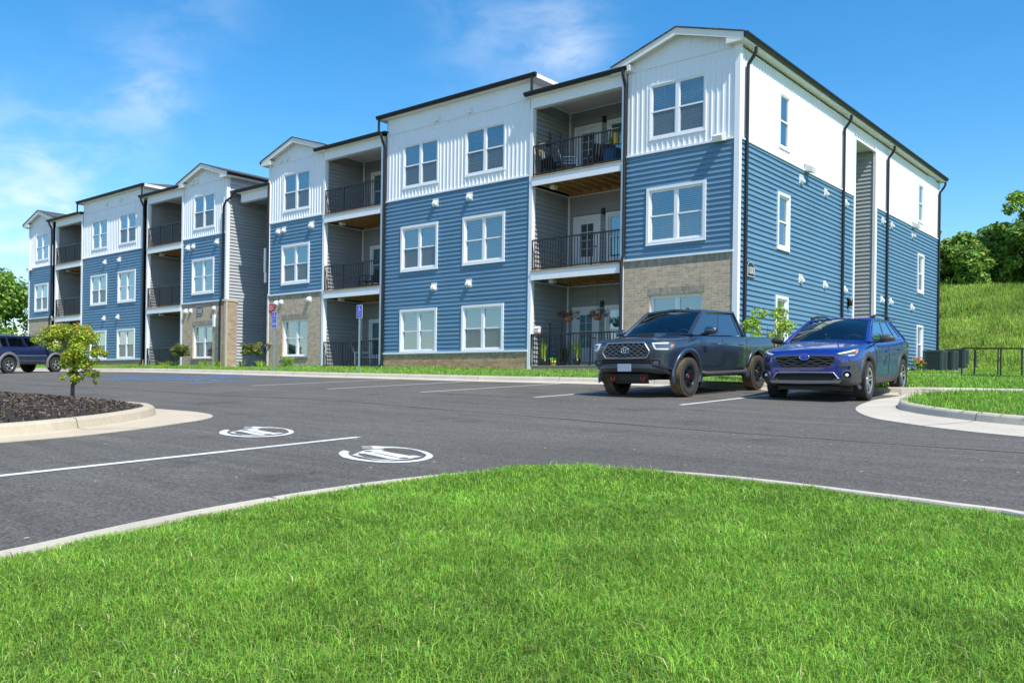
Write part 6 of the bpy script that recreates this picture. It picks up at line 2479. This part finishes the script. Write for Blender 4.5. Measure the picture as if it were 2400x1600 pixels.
# ---------------------------------------------------------------- older boxy SUV
def boxy_suv(x, y, label):
    T = thing('sport_utility_vehicle', label, 'SUV', (x, y, zl1(x, y)), 0)
    T.rotation_euler = (0, -math.atan(0.04), pi / 2 + radians(22))
    pt = M['paint_navy']
    R = 0.375
    WB = -2.66
    st = [(.86, .60, .52, .95, .01), (.85, .78, .48, 1.05, .02), (.75, .87, .46, 1.10, .04), (.4, .92, .44, 1.13, .06), (-.2, .93, .43, 1.16, .06), (-.55, .93, .43, 1.18, .02), (-1.2, .93, .43, 1.18, 0), (-2.0, .93, .43, 1.18, 0), (-2.9, .93, .43, 1.18, 0), (-3.6, .92, .45, 1.18, 0), (-3.82, .90, .5, 1.17, 0), (-3.86, .82, .54, 1.12, 0)]
    B = Body(st, pt, [(0, R + .02, .45), (WB, R + .02, .45)], R, parent=T)
    cabin(T, (-.50, .82, 1.175), (-1.02, .70, 1.70), (-3.62, .70, 1.70), (-3.80, .82, 1.175), .055, pt, [(.07, .295, .10, .86), (.325, .60, .10, .86), (.64, .95, .10, .86)], 'auto_glass')
    interior(T, -3.6, -.6, .80, 1.18, -.72, [(-1.45, .38, .25), (-1.45, -.38, .25), (-2.45, .35, .26), (-2.45, -.35, .26)], (-1.08, .38, 1.16))
    for s in (1, -1):
        m = MB()
        m.tube([(-1.15, s * .64, 1.755), (-1.3, s * .64, 1.79), (-3.4, s * .64, 1.79), (-3.5, s * .64, 1.755)], .020, 8)
        m.build('roof_rail', M['satin_silver'], T)
        mode = 'left' if s > 0 else 'right'
        for wx in (0, WB):
            m = MB()
            B.flare(m, s, wx, R + .02, .448, .575, -16, 196, .045, wmax=.93)
            m.build('wheel_flare', M['cladding_grey'], T)
            make_wheel(T, wx, s * .82, R, .225, .245, 5, 'rim_silver', 'tyre', s, 'spoke')
        m = MB()
        B.patch(m, mode, [(-.5, .50), (-2.3, .50)], [(-.5, .44), (-2.3, .44)], .03, 10, 2)
        m.build('sill_cladding', M['cladding_grey'], T)
        m = MB()
        B.patch(m, mode, [(-.55, .83), (-2.3, .83)], [(-.55, .79), (-2.3, .79)], .014, 10, 1)
        m.build('side_moulding', M['satin_silver'], T)
        m = MB()
        for P in ([(-.62, .50), (-.62, 1.16)], [(-1.55, .50), (-1.55, 1.16)], [(-2.38, .8), (-2.55, 1.16)]):
            B.line(m, mode, P, .006, .0005)
        m.build('panel_gap', M['dark_hole'], T)
        for hx in (-1.42, -2.42):
            m = MB()
            p, nn, d = B.hit(mode, hx, 1.05)
            m.tube([p + Vector((.09, 0, 0)) + nn * .008, p + Vector((.06, 0, 0)) + nn * .035, p + Vector((-.06, 0, 0)) + nn * .035, p + Vector((-.09, 0, 0)) + nn * .008], .014, 8)
            m.build('door_handle', pt, T)
        mirror(T, -.62, .95, 1.24, s, pt, .14, .09)
        m = MB()
        B.patch(m, ('cyl', .1, 0), [(s * 40, 1.05), (s * 58, 1.03)], [(s * 40, .92), (s * 57, .92)], .012, 6, 3)
        m.build('headlight', M['drl'], T)
        m = MB()
        B.patch(m, mode, [(-3.68, 1.12), (-3.82, 1.12)], [(-3.68, .85), (-3.82, .85)], .014, 3, 4)
        m.build('tail_light', M['red_lamp'], T)
    m = MB()
    m.box(-3.8, .8, -.9, .9, .40, .50)
    m.build('underbody', M['black_plastic'], T)
    m = MB()
    B.patch(m, 'front', [(-.5, 1.0), (.5, 1.0)], [(-.5, .8), (.5, .8)], .01, 8, 3)
    m.build('grille', M['black_plastic'], T)
    return T


TRUCK = pickup(1.36, -6.75, 'dark grey double cab pickup with muddy tyres parked nose out')
CROSS = crossover(4.44, -5.50, 'bright blue crossover with black cladding and roof rails parked beside the pickup')
SUV = boxy_suv(-34.28, -4.55, 'dark navy SUV with grey wheel flares parked far off behind the young maple')
CROSS.scale = (1.05, 1.05, 1.05)
# a bucket hat on the dashboard of the crossover
o = thing('sun_hat', 'yellow green sun hat lying on the dashboard of the blue crossover', 'hat', CROSS.matrix_basis @ Vector((-.58, -.02, 1.065)))
m = MB()
m.lathe([(.115, .0), (.105, .012), (.068, .022), (.062, .06), (.045, .085), (0.0, .092)], 18)
m.build('hat_crown', pm('felt_green', (0.42, 0.52, 0.04), 0.9), o)
# ================================================================ trees and plants
M['leaf_maple'] = pm('maple_leaf', (0.40, 0.49, 0.04), rough=0.5, var=0.25, vs=4, island=0.45, island_hue=0.045, trans=0.35)
M['leaf_tip'] = pm('maple_tip_leaf', (0.42, 0.14, 0.05), rough=0.5, var=0.2, vs=5, island=0.4, island_hue=0.03, trans=0.3)
M['leaf_dark'] = pm('woodland_leaf', (0.085, 0.165, 0.022), rough=0.55, var=0.35, vs=0.6, island=0.45, island_hue=0.03, trans=0.30)
M['leaf_mid'] = pm('broad_leaf', (0.19, 0.32, 0.04), rough=0.55, var=0.35, vs=0.6, island=0.45, island_hue=0.035, trans=0.30)
M['leaf_bright'] = pm('bright_leaf', (0.34, 0.48, 0.04), rough=0.5, var=0.25, vs=4, island=0.4, island_hue=0.03, trans=0.35)
M['leaf_rose'] = pm('rose_leaf', (0.17, 0.20, 0.045), rough=0.5, var=0.3, vs=8, island=0.5, island_hue=0.05, trans=0.25)
M['petal_pink'] = pm('petal_pink', (0.62, 0.26, 0.22), rough=0.6, var=0.2, vs=8, island=0.3, trans=0.3)
M['petal_red'] = pm('petal_red', (0.72, 0.03, 0.04), rough=0.6, var=0.2, vs=8, island=0.3, trans=0.2)
M['leaf_russet'] = pm('coleus_leaf', (0.20, 0.055, 0.03), rough=0.55, var=0.3, vs=12, island=0.6, island_hue=0.09, trans=0.2)
M['bark'] = pm('bark', (0.10, 0.08, 0.06), rough=0.9, var=0.3, vs=12, bump=0.5, bs=40)
M['bark_pale'] = pm('bark_pale', (0.26, 0.20, 0.15), rough=0.9, var=0.3, vs=14, bump=0.4, bs=40)
M['terracotta'] = pm('terracotta', (0.36, 0.14, 0.06), rough=0.8, var=0.15, vs=10)


def leaves(centres, n, size, rng, spread, flat=0.4, droop=0.0, asp=0.62):
    """Leaf-shaped quads (kite outline, folded) scattered through clumps: centres (k, 4) = x, y, z, radius."""
    C = np.asarray(centres, float)
    wts = C[:, 3] ** 2
    idx = rng.choice(len(C), n, p=wts / wts.sum())
    d = rng.normal(0, 1, (n, 3))
    d /= np.linalg.norm(d, axis=1)[:, None]
    r = C[idx, 3] * rng.uniform(0.25, 1.0, n) ** 0.5
    P = C[idx, :3] + d * r[:, None] * np.array([1, 1, spread])
    nrm = d * (1 - flat) + np.array([0, 0, 1]) * flat + rng.normal(0, 0.45, (n, 3))
    nrm /= np.linalg.norm(nrm, axis=1)[:, None]
    a = rng.normal(0, 1, (n, 3)) + np.array([0, 0, -droop])
    a -= (a * nrm).sum(1)[:, None] * nrm
    a /= np.linalg.norm(a, axis=1)[:, None]
    b = np.cross(nrm, a)
    s = (size * rng.uniform(0.6, 1.35, n))[:, None]
    V = np.stack([P - a * s, P + b * s * asp + nrm * s * .15 - a * s * .1, P + a * s * 1.05 - nrm * s * .1, P - b * s * asp + nrm * s * .15 - a * s * .1], 1)
    F = (np.arange(n) * 4)[:, None] + np.array([[0, 1, 2, 3]])
    return V.reshape(-1, 3), F


def branch_tree(m, base, height, r, rng, crown, n_limbs=7, lean=(0, 0)):
    """Tapered trunk with limbs reaching to clump centres."""
    top = Vector((base[0] + lean[0], base[1] + lean[1], base[2] + height))
    b = Vector(base)
    pts = [b + Vector((0, 0, -0.15 * height * 0.3)), b, b.lerp(top, .35) + Vector((rng.normal(0, .02) * height, rng.normal(0, .02) * height, 0)), b.lerp(top, .7), top]
    m.tube(pts, [r * 1.25, r * 1.1, r * .85, r * .55, r * .25], 9, 0)
    for k in rng.choice(len(crown), min(n_limbs, len(crown)), replace=False):
        c = Vector(crown[k][:3])
        t = rng.uniform(.3, .75)
        s = b.lerp(top, t)
        mid = s.lerp(c, .55) + Vector((0, 0, .10 * (c - s).length))
        m.tube([s, mid, c], [r * .42, r * .25, r * .08], 6, 0)


def tree(name, label, cat, base, height, crown_w, mat, n, leaf, seed, clear=0.25, trunk_r=None, clumps=26, group=None, bark='bark', shape='round', n_limbs=9, extra=None):
    rg = np.random.default_rng(seed)
    o = thing(name, label, cat, base, 0, group)
    C = []
    for k in range(clumps):
        h = rg.uniform(clear, 1.0)
        if shape == 'round':
            w = crown_w * 0.5 * math.sqrt(max(0.05, 1 - ((h - (clear + 1) / 2) / ((1 - clear) / 2 * 1.12)) ** 2))
        elif shape == 'vase':
            w = crown_w * 0.5 * (0.35 + 0.65 * (h - clear) / (1 - clear)) * (1.0 if h < .85 else .7)
        else:
            w = crown_w * 0.5 * (1.05 - 0.8 * abs(h - clear - .25))
        a = rg.uniform(0, 2 * pi)
        rr = w * rg.uniform(0.25, 1.0) ** 0.6
        C.append((rr * cos(a), rr * sin(a), h * height, crown_w * rg.uniform(0.10, 0.19)))
    m = MB()
    branch_tree(m, (0, 0, 0), height * 0.82, trunk_r or height * 0.022, rg, C, n_limbs)
    m.build('trunk', M[bark], o)
    V, F = leaves(C, n, leaf, rg, 0.8)
    link('crown', np_mesh('crown', V, F, M[mat]), o)
    if extra:
        em, en = extra
        top = [c for c in C if c[2] > height * (clear + .62 * (1 - clear))] or C
        top = [(c[0], c[1], c[2] + c[3] * .55, c[3] * .8) for c in top]
        V, F = leaves(top, en, leaf * .9, rg, 0.7)
        link('young_leaves', np_mesh('young_leaves', V, F, M[em]), o)
    return o


# young maple on the mulch island
mx, my = -3.15, -16.48
mz = zmulch(mx, my)
o = thing('maple_sapling', 'young yellow green maple with reddish tips growing from the mulch island', 'tree', (mx, my, mz))
rg = np.random.default_rng(11)
# crown clumps in the directions (right, back) seen from the lot
CR = Vector((rt[0], rt[1], 0))
CF = Vector((fw[0], fw[1], 0))
spec = [(-.36, .92, .13), (-.48, .86, .10), (-.25, 1.00, .15), (-.10, 1.05, .14), (.05, 1.08, .14), (.18, 1.03, .14), (.30, .92, .14), (.36, .80, .12), (.47, .70, .09), (.53, .68, .06), (-.22, .80, .14), (-.05, .84, .16), (.12, .86, .16), (.24, .76, .14),
        (-.18, .65, .12), (-.02, .66, .14), (.14, .64, .13), (.26, .56, .12), (-.10, .52, .09), (.06, .50, .11), (.20, .45, .09), (.30, .38, .08), (.00, .38, .08), (.10, .34, .08), (-.02, .28, .06), (.33, .28, .05), (.03, .24, .05)]
C = []
for u, h, r in spec:
    for k in range(2):
        p = CR * (u * .88 + rg.normal(0, .03)) + CF * rg.normal(0, .17) + Vector((0, 0, h + rg.normal(0, .025)))
        C.append((p.x, p.y, p.z, r * rg.uniform(.65, 1.1)))
m = MB()
m.tube([(0, 0, -.1), (0.0, 0.0, .1), (.004, .0, .3), (.01, 0, .52), (.0, .01, .8)], [.034, .031, .027, .02, .008], 9)
for k in range(14):
    c = Vector(C[rg.integers(len(C))][:3])
    s = Vector((0.005, 0, rg.uniform(.28, .65)))
    m.tube([s, s.lerp(c, .5) + Vector((0, 0, .05)), c], [.011, .007, .003], 6)
m.build('trunk', M['bark'], o)
V, F = leaves(C, 9000, 0.019, rg, .85, .5)
link('crown', np_mesh('crown', V, F, M['leaf_maple']), o)
T_ = [c for c in C if c[2] > .95 or abs(Vector(c[:3]).dot(CR)) > .42]
T_ = [(c[0], c[1], c[2] + c[3] * .6, c[3] * .7) for c in T_]
V, F = leaves(T_, 170, 0.018, rg, .6, .5)
link('young_leaves', np_mesh('young_leaves', V, F, M['leaf_tip']), o)

# small crape myrtle by the building corner
tree('corner_sapling', 'slim leafy sapling planted by the building corner behind the pickup bed', 'tree', (1.50, -1.30, h1(1.5, -1.3)), 1.78, 1.45, 'leaf_bright', 1500, 0.045, 21, clear=.38, trunk_r=.018, clumps=22, bark='bark_pale', shape='vase', n_limbs=12)

# standard roses
for x, lab, sd_, pk in ((-27.9, 'small standard rose tree with pink blooms in front of the brick bay', 31, 40), (-21.95, 'small round standard rose tree at the breezeway entrance', 32, 14)):
    z = h1(x, -.9)
    o = thing('rose_standard', lab, 'rose tree', (x, -.9, z), 0, 'standard roses along the verge')
    rg = np.random.default_rng(sd_)
    m = MB()
    m.tube([(0, 0, -.1), (.01, 0, .2), (0, .01, .55)], [.022, .02, .016], 7)
    for k in range(8):
        a = k * .8
        m.tube([(0, .01, .5), (.15 * cos(a), .15 * sin(a), .66), (.3 * cos(a), .3 * sin(a), .74)], [.012, .008, .004], 5)
    m.build('trunk', M['bark_pale'], o)
    C = [(rg.uniform(-.34, .34), rg.uniform(-.3, .3), rg.uniform(.56, .98), rg.uniform(.12, .18)) for k in range(30)]
    V, F = leaves(C, 3000, 0.04, rg, .7, .4)
    link('crown', np_mesh('crown', V, F, M['leaf_rose']), o)
    C2 = [(c[0], c[1], c[2] + .10, .09) for c in C if c[2] > .68]
    V, F = leaves(C2, pk, 0.035, rg, .4, .5)
    link('blossoms', np_mesh('blossoms', V, F, M['petal_pink']), o)


def tuft(name, label, cat, x, y, h, w, mat, n, seed, group=None, lean=.8, z=None):
    rg = np.random.default_rng(seed)
    P = rg.normal(0, w * .18, (n, 2))
    V, F = blades(P, np.zeros(n), rg.uniform(.55, 1.0, n) * h, np.full(n, max(.014, h * .06)), lean, rg)
    # let the blades lean away from the middle
    b = V.reshape(n, 5, 3)
    out = P / (np.linalg.norm(P, axis=1)[:, None] + 1e-6)
    b[:, 4, :2] += out * (w * .42)
    b[:, 2, :2] += out * (w * .18)
    b[:, 3, :2] += out * (w * .18)
    o = link(name, np_mesh(name, b.reshape(-1, 3), F, M[mat]))
    o.location = (x, y, h1(x, y) if z is None else z)
    return tag(o, label, cat, group)


GT = 'daylily tufts along the building'
for x, y, lab, sd_ in ((-28.6, -.8, 'yellow green tuft beside the rose tree in front of the patio', 41), (-26.1, -.7, 'small yellow green tuft under the brick bay window', 42), (-24.9, -.7, 'small yellow green tuft below the stone cap', 43),
                       (-22.9, -.8, 'yellow green tuft left of the breezeway rose tree', 44), (-21.3, -.85, 'yellow green tuft right of the breezeway rose tree', 45), (-29.8, -.7, 'low yellow green tuft by the patio post', 46)):
    tuft('daylily', lab, 'plant', x, y, .38, .50, 'leaf_bright', 46, sd_, GT)


def bush(name, label, cat, x, y, w, h, mat, n, leaf, seed, z=None, flowers=None):
    rg = np.random.default_rng(seed)
    o = thing(name, label, cat, (x, y, h1(x, y) if z is None else z))
    C = [(rg.uniform(-.32, .32) * w, rg.uniform(-.32, .32) * w, rg.uniform(.15, .8) * h, rg.uniform(.18, .3) * w) for k in range(14)]
    V, F = leaves(C, n, leaf, rg, .8, .4)
    link('foliage', np_mesh('foliage', V, F, M[mat]), o)
    if flowers:
        fm, fn, fs = flowers
        C2 = [(c[0], c[1], c[2] + c[3] * .5, c[3] * .8) for c in C if c[2] > .4 * h]
        V, F = leaves(C2, fn, fs, rg, .5, .4)
        link('blossoms', np_mesh('blossoms', V, F, M[fm]), o)
    m = MB()
    for k in range(6):
        c = C[k]
        m.tube([(0, 0, -.03), (c[0] * .5, c[1] * .5, c[2] * .5), c[:3]], [.012, .008, .004], 5)
    m.build('stem', M['bark'], o)
    return o


bush('low_shrub', 'low round green shrub under the window with the brick sill', 'shrub', -19.45, -.8, .75, .42, 'leaf_mid', 700, .03, 51)
bush('red_geranium', 'red flowering plant at the far end of the sunny side wall', 'plant', .42, 16.3, .75, .62, 'leaf_bright', 420, .04, 52, flowers=('petal_red', 60, .055))
bush('low_shrub', 'small green plant between the patio slab and the pickup', 'shrub', -8.9, -.55, .30, .12, 'leaf_mid', 160, .02, 53)

# woodland behind the left end, and trees on the crest of the hill
GH = 'trees along the crest of the grass hill'
for i, (x, y, hgt, cw, mt, lab) in enumerate((
        (-6.0, 49, 3.6, 4.0, 'leaf_mid', 'round tree on the hill crest nearest the building edge'),
        (-3.6, 52, 4.8, 5.0, 'leaf_mid', 'dark broad tree in the middle of the hill crest'),
        (-7.4, 45, 5.6, 2.6, 'leaf_mid', 'tree on the hill whose branches show past the building corner'),
        (-1.2, 50, 7.0, 5.0, 'leaf_mid', 'tallest tree on the hill crest beside the frame edge'),
        (3.6, 52, 6.0, 6.0, 'leaf_mid', 'tall dark tree standing last on the hill crest'),
        (-4.7, 46.5, 2.8, 3.4, 'leaf_mid', 'low bush like tree in front of the crest'),
        (10.5, 50, 5, 7, 'leaf_mid', 'wide tree on the hill farthest from the building'))):
    tree('hill_tree', lab, 'tree', (x, y, h1(x, y) - .2), hgt, cw, mt, 9000, 0.16, 60 + i, clear=.06, clumps=60, group=GH, n_limbs=10)
GL = 'woodland trees beyond the far end of the building'
for i, (x, y, hgt, cw, mt, lab) in enumerate((
        (-74, 17, 10.5, 9.5, 'leaf_mid', 'tall leafy tree beyond the far end of the building'),
        (-80, 8, 9.0, 10, 'leaf_mid', 'broad tree behind the roof of the dark SUV'),
        (-66, 22, 6.0, 7, 'leaf_dark', 'darker low tree tucked behind the far gable'),
        (-86, 0, 11, 10, 'leaf_dark', 'dark tree at the outer edge of the woodland'),
        (-63, 14, 4.5, 5, 'leaf_dark', 'small shaded tree beside the far brick base'))):
    tree('woodland_tree', lab, 'tree', (x, y, h1(x, y) - .2), hgt, cw, mt, 15000, 0.19, 80 + i, clear=.04, clumps=60, group=GL, n_limbs=10)

# trees across the road, behind the viewpoint: they stand in the windows' reflections
GB = 'trees across the road reflected in the windows'
for i, (x, y) in enumerate(((-30, -62), (-8, -66), (12, -64), (32, -60), (50, -30), (48, -6))):
    tree('roadside_tree', 'large roadside tree standing across the road from the building', 'tree', (x, y, h1(x, y) - .2), 9.0, 9.5, 'leaf_mid', 1500, 0.32, 95 + i, clear=.10, clumps=30, group=GB, n_limbs=6)

# ================================================================ yard: condensers, ramp rail, balcony things
M['ac_green'] = pm('condenser_green', (0.050, 0.075, 0.075), rough=0.5, var=0.1)
GA = 'condenser units along the side wall'
for i, (x, y, lab) in enumerate(((.92, 16.6, 'dark green condenser unit nearest the viewer with a solid louvred front'), (1.02, 18.0, 'dark green condenser unit in the middle of the row'), (1.12, 19.4, 'dark green condenser unit at the far end of the row'))):
    o = thing('condenser_unit', lab, 'air conditioner', (x, y, h1(x, y) + .04), 0, GA)
    m = MB()
    m.box(-.42, .42, -.42, .42, -.14, 0.0)
    m.build('pad', M['concrete'], o)
    m = MB()
    for sx in (-1, 1):
        for sy in (-1, 1):
            m.box(sx * .33 - .05, sx * .33 + .05, sy * .33 - .05, sy * .33 + .05, 0, .80)
    m.box(-.385, .385, -.385, .385, .78, .84)
    m.box(-.37, .37, -.37, .37, 0, .06)
    m.build('cabinet', M['ac_green'], o)
    m = MB()
    for k in range(17):
        z = .09 + k * .041
        for s in (-1, 1):
            m.box(-.29, .29, s * .365 - .012, s * .365 + .012, z, z + .022)
            m.box(s * .365 - .012, s * .365 + .012, -.29, .29, z, z + .022)
    m.build('louvres', M['ac_green'], o)
    m = MB()
    m.lathe([(.30, .06), (.30, .76)], 20)
    m.build('coil', M['dark_hole'], o)
    m = MB()
    for r_ in (.08, .15, .22, .29):
        m.tube([(r_ * cos(t), r_ * sin(t), .855) for t in np.linspace(0, 2 * pi, 17)], .006, 4, cap=False)
    m.build('fan_guard', M['lamp_black'], o)

o = thing('ramp_handrail', 'black steel handrail with posts along the walk to the breezeway', 'railing', (3.6, 9.3, h1(3.6, 9.3)))
m = MB()
zz = lambda x: h1(x, 9.3) - h1(3.6, 9.3)
X = [3.6, 3.98, 4.75, 5.35, 6.2, 7.4, 9.0, 11.0]
m.tube([(0, 0, 0.95)] + [(x - 3.6, 0, zz(x) + .95) for x in X[1:]], .025, 8)
m.tube([(0, 0, .06)] + [(x - 3.6, 0, zz(x) + .06) for x in X[1:]], .018, 8)
m.build('rail', M['rail'], o)
for x in X:
    m = MB()
    m.tube([(x - 3.6, 0, zz(x) - .15), (x - 3.6, 0, zz(x) + .95)], .025, 8)
    m.build('post', M['rail'], o)
o = thing('ramp_handrail', 'short returned end of the second handrail behind the first', 'railing', (3.66, 11.4, h1(3.66, 11.4)))
m = MB()
m.tube([(.0, 0, .30), (-.08, 0, .30), (-.10, 0, .90), (.0, 0, .95), (3.4, 0, .90), (6.5, 0, .85)], .022, 8)
m.tube([(.60, .0, -.1), (.60, 0, .94)], .022, 8)
m.tube([(3.2, .0, -.2), (3.2, 0, .91)], .022, 8)
m.build('rail', M['rail'], o)

# hanging baskets on the patio
M['lime'] = pm('lime_plastic', (0.10, 0.55, 0.03), 0.45, var=0.1)
M['yellow'] = pm('yellow_plastic', (0.78, 0.50, 0.03), 0.45, var=0.1)
M['denim'] = pm('blue_cloth', (0.02, 0.09, 0.20), 0.85, var=0.2, vs=8)
M['pale_metal'] = pm('pale_metal', (0.55, 0.60, 0.64), 0.4, 0.3, 0.05)
for x, y, w, lab, sd_ in ((-6.20, .65, .40, 'hanging basket of russet foliage in front of the patio door', 101), (-5.05, .60, .33, 'hanging basket of dark red foliage between patio door and window', 102)):
    o = thing('hanging_basket', lab, 'plant basket', (x, y, .98), 0, 'hanging baskets over the patio')
    m = MB()
    m.lathe([(0, 0), (.08, .01), (.13, .07), (.15, .15), (.135, .15), (.0, .12)], 18)
    m.build('pot', M['terracotta'], o)
    rg = np.random.default_rng(sd_)
    C = [(rg.normal(0, .35) * w, rg.normal(0, .3) * w, .17 + rg.uniform(-.03, .14), .10) for k in range(16)]
    V, F = leaves(C, 420, .026, rg, .8, .3, droop=.4)
    link('foliage', np_mesh('foliage', V, F, M['leaf_russet']), o)
    m = MB()
    for a in (0, 2.1, 4.2):
        m.tube([(.14 * cos(a), .14 * sin(a), .15), (0, 0, .55)], .003, 4)
    m.tube([(0, 0, .55), (0, 0, 1.36)], .004, 4)
    m.build('hanger', M['lamp_black'], o)


def pot_plant(name, label, x, y, z, h, spread, n, mat, seed, pot='lamp_black', group=None, pr=.13, ph=.22):
    o = thing(name, label, 'potted plant', (x, y, z), 0, group)
    m = MB()
    m.lathe([(0, 0), (pr * .75, 0), (pr, ph), (pr * .9, ph), (0, ph * .9)], 16)
    m.build('pot', M[pot], o)
    rg = np.random.default_rng(seed)
    P = rg.normal(0, pr * .4, (n, 2))
    V, F = blades(P, np.full(n, ph * .85), rg.uniform(.55, 1.0, n) * h, rg.uniform(.025, .05, n), spread, rg)
    link('foliage', np_mesh('foliage', V, F, M[mat]), o)
    return o


GP = 'tall potted grasses behind the patio railing'
pot_plant('potted_grass', 'tall potted grass at the post end of the patio railing', -7.00, .38, -.46, .85, .22, 26, 'leaf_bright', 111, group=GP)
pot_plant('potted_grass', 'tall potted grass with drooping blades before the patio door', -5.70, .42, -.46, .85, .45, 30, 'leaf_bright', 112, group=GP)
pot_plant('potted_plant', 'lime green plant in a yellow pot on the patio slab', -6.65, .42, -.46, .20, .9, 40, 'lime', 113, pot='yellow', pr=.10, ph=.16)
pot_plant('potted_plant', 'dark leafy potted plant under the patio trellis', -6.75, 1.1, -.46, .75, .5, 46, 'leaf_dark', 114)
o = thing('garden_trellis', 'thin black trellis frame leaning by the patio wall', 'trellis', (-7.0, 1.0, -.46))
m = MB()
m.tube([(-.25, 0, 0), (-.25, 0, 1.48), (.25, 0, 1.48), (.25, 0, 0)], .012, 6)
for k in range(6):
    m.tube([(-.25, 0, .3 + k * .2), (.25, 0, .3 + k * .2)], .006, 5)
m.build('frame', M['rail'], o)
o = thing('bird_house', 'small white and pink bird house standing on the patio railing', 'bird house', (-7.0, .0, .572))
m = MB()
m.box(-.085, .085, -.06, .06, 0, .06, 1)
m.box(-.085, .085, -.06, .06, .06, .19, 0)
m.hexa([(-.10, -.08, .19), (.10, -.08, .19), (.10, .08, .19), (-.10, .08, .19), (-.10, -.01, .25), (.10, -.01, .25), (.10, .01, .25), (-.10, .01, .25)], 0)
m.build('box', [M['sign_white'], M['petal_pink']], o)


def chair(label, x, y, z, rz, mat, sw=.52, h=.86):
    o = thing('patio_chair', label, 'chair', (x, y, z), rz)
    m = MB()
    for k in range(5):
        m.box(-sw / 2, sw / 2, -sw / 2 + k * sw / 5 + .008, -sw / 2 + (k + 1) * sw / 5 - .008, .40, .43)
    m.build('seat', M[mat], o)
    m = MB()
    for k in range(5):
        u = -sw / 2 + k * sw / 5
        m.hexa([(u + .01, sw / 2 - .03, .43), (u + sw / 5 - .01, sw / 2 - .03, .43), (u + sw / 5 - .01, sw / 2, .43), (u + .01, sw / 2, .43), (u + .01, sw / 2 + .12, h), (u + sw / 5 - .01, sw / 2 + .12, h), (u + sw / 5 - .01, sw / 2 + .15, h), (u + .01, sw / 2 + .15, h)])
    m.build('backrest', M[mat], o)
    for sx in (-1, 1):
        m = MB()
        m.box(sx * sw / 2 - .04, sx * sw / 2 + .04, -sw / 2, sw / 2 + .05, .60, .63)
        m.build('armrest', M[mat], o)
        for sy in (-1, 1):
            m = MB()
            m.box(sx * sw / 2 - .025, sx * sw / 2 + .025, sy * sw / 2 - .025, sy * sw / 2 + .025, 0, .60 if sy < 0 else .62)
            m.build('leg', M[mat], o)
    return o


chair('dark slatted chair on the middle balcony above the blue sign', -16.75, 1.15, 2.65, -1.2, 'lamp_black', .6)
chair('white slatted chair behind the patio railing beside the blue sign', -16.9, 1.0, -.46, 2.4, 'sign_white', .6)
chair('pale metal folding chair on the top balcony in front of its door', -6.35, .75, 5.75, 2.2, 'pale_metal', .46)
chair('dark chair at the corner post of the top balcony', -6.95, .6, 5.75, 1.2, 'lamp_black', .5)
chair('dark wooden chair beside the planters on the top balcony', -5.3, .9, 5.75, -2.3, 'lamp_black', .5)
o = thing('railing_planter', 'white and yellow planter hooked on the top balcony railing at the far post', 'planter', (-7.03, .06, 6.62), 0, 'planters on the top balcony railing')
m = MB()
m.box(-.05, .07, -.02, .10, -.20, .0, 0)
m.box(-.03, .20, -.05, .05, .14, .19, 0)
m.box(.09, .14, -.02, .04, -.30, -.05, 1)
m.build('box', [M['yellow'], M['sign_white']], o)
o = thing('railing_planter', 'yellow planter hooked on the top balcony railing beside the corner downspout', 'planter', (-4.05, .08, 6.62), 0, 'planters on the top balcony railing')
m = MB()
m.box(-.10, .02, -.02, .10, -.28, .06, 0)
m.box(-.20, .10, -.05, .05, .14, .19, 0)
m.box(-.14, -.11, -.02, .06, -.30, .10, 1)
m.build('box', [M['yellow'], M['sign_white']], o)
pot_plant('potted_plant', 'trailing green plant on the top balcony by the window', -4.55, .55, 6.35, .42, 1.1, 40, 'leaf_mid', 121, pr=.12, ph=.14)
o = thing('covered_grill', 'dark blue covered grill standing under the top balcony window', 'grill', (-4.55, .60, 5.75))
m = MB()
m.lathe([(.26, .0), (.30, .3), (.31, .52), (.26, .60), (.0, .62)], 14)
m.build('cover', M['denim'], o)
o = thing('garden_stand', 'thin black plant stand with a hanging lantern on the top balcony', 'plant stand', (-6.95, .75, 5.75))
m = MB()
m.tube([(-.18, 0, 0), (-.18, 0, 1.58), (.22, 0, 1.50), (.22, 0, 0)], .012, 6)
m.tube([(-.24, 0, 1.30), (-.24, 0, 1.66)], .01, 5)
m.build('frame', M['rail'], o)
m = MB()
m.lathe([(0, 0), (.05, 0), (.05, .14), (0, .17)], 10, (-.25, -.04, 1.16))
m.build('lantern', pm('plum_lantern', (.10, .03, .05), .5), o)
for k, (x, mt, lab) in enumerate(((-31.55, 'terracotta', 'small terracotta pot behind the railing of the far ground patio'), (-31.25, 'sign_white', 'small white striped pot behind the railing of the far ground patio'))):
    pot_plant('flower_pot', lab, x, .3, -.46, .16, .8, 16, 'petal_red' if k == 0 else 'leaf_mid', 130 + k, pot=mt, pr=.10, ph=.17)
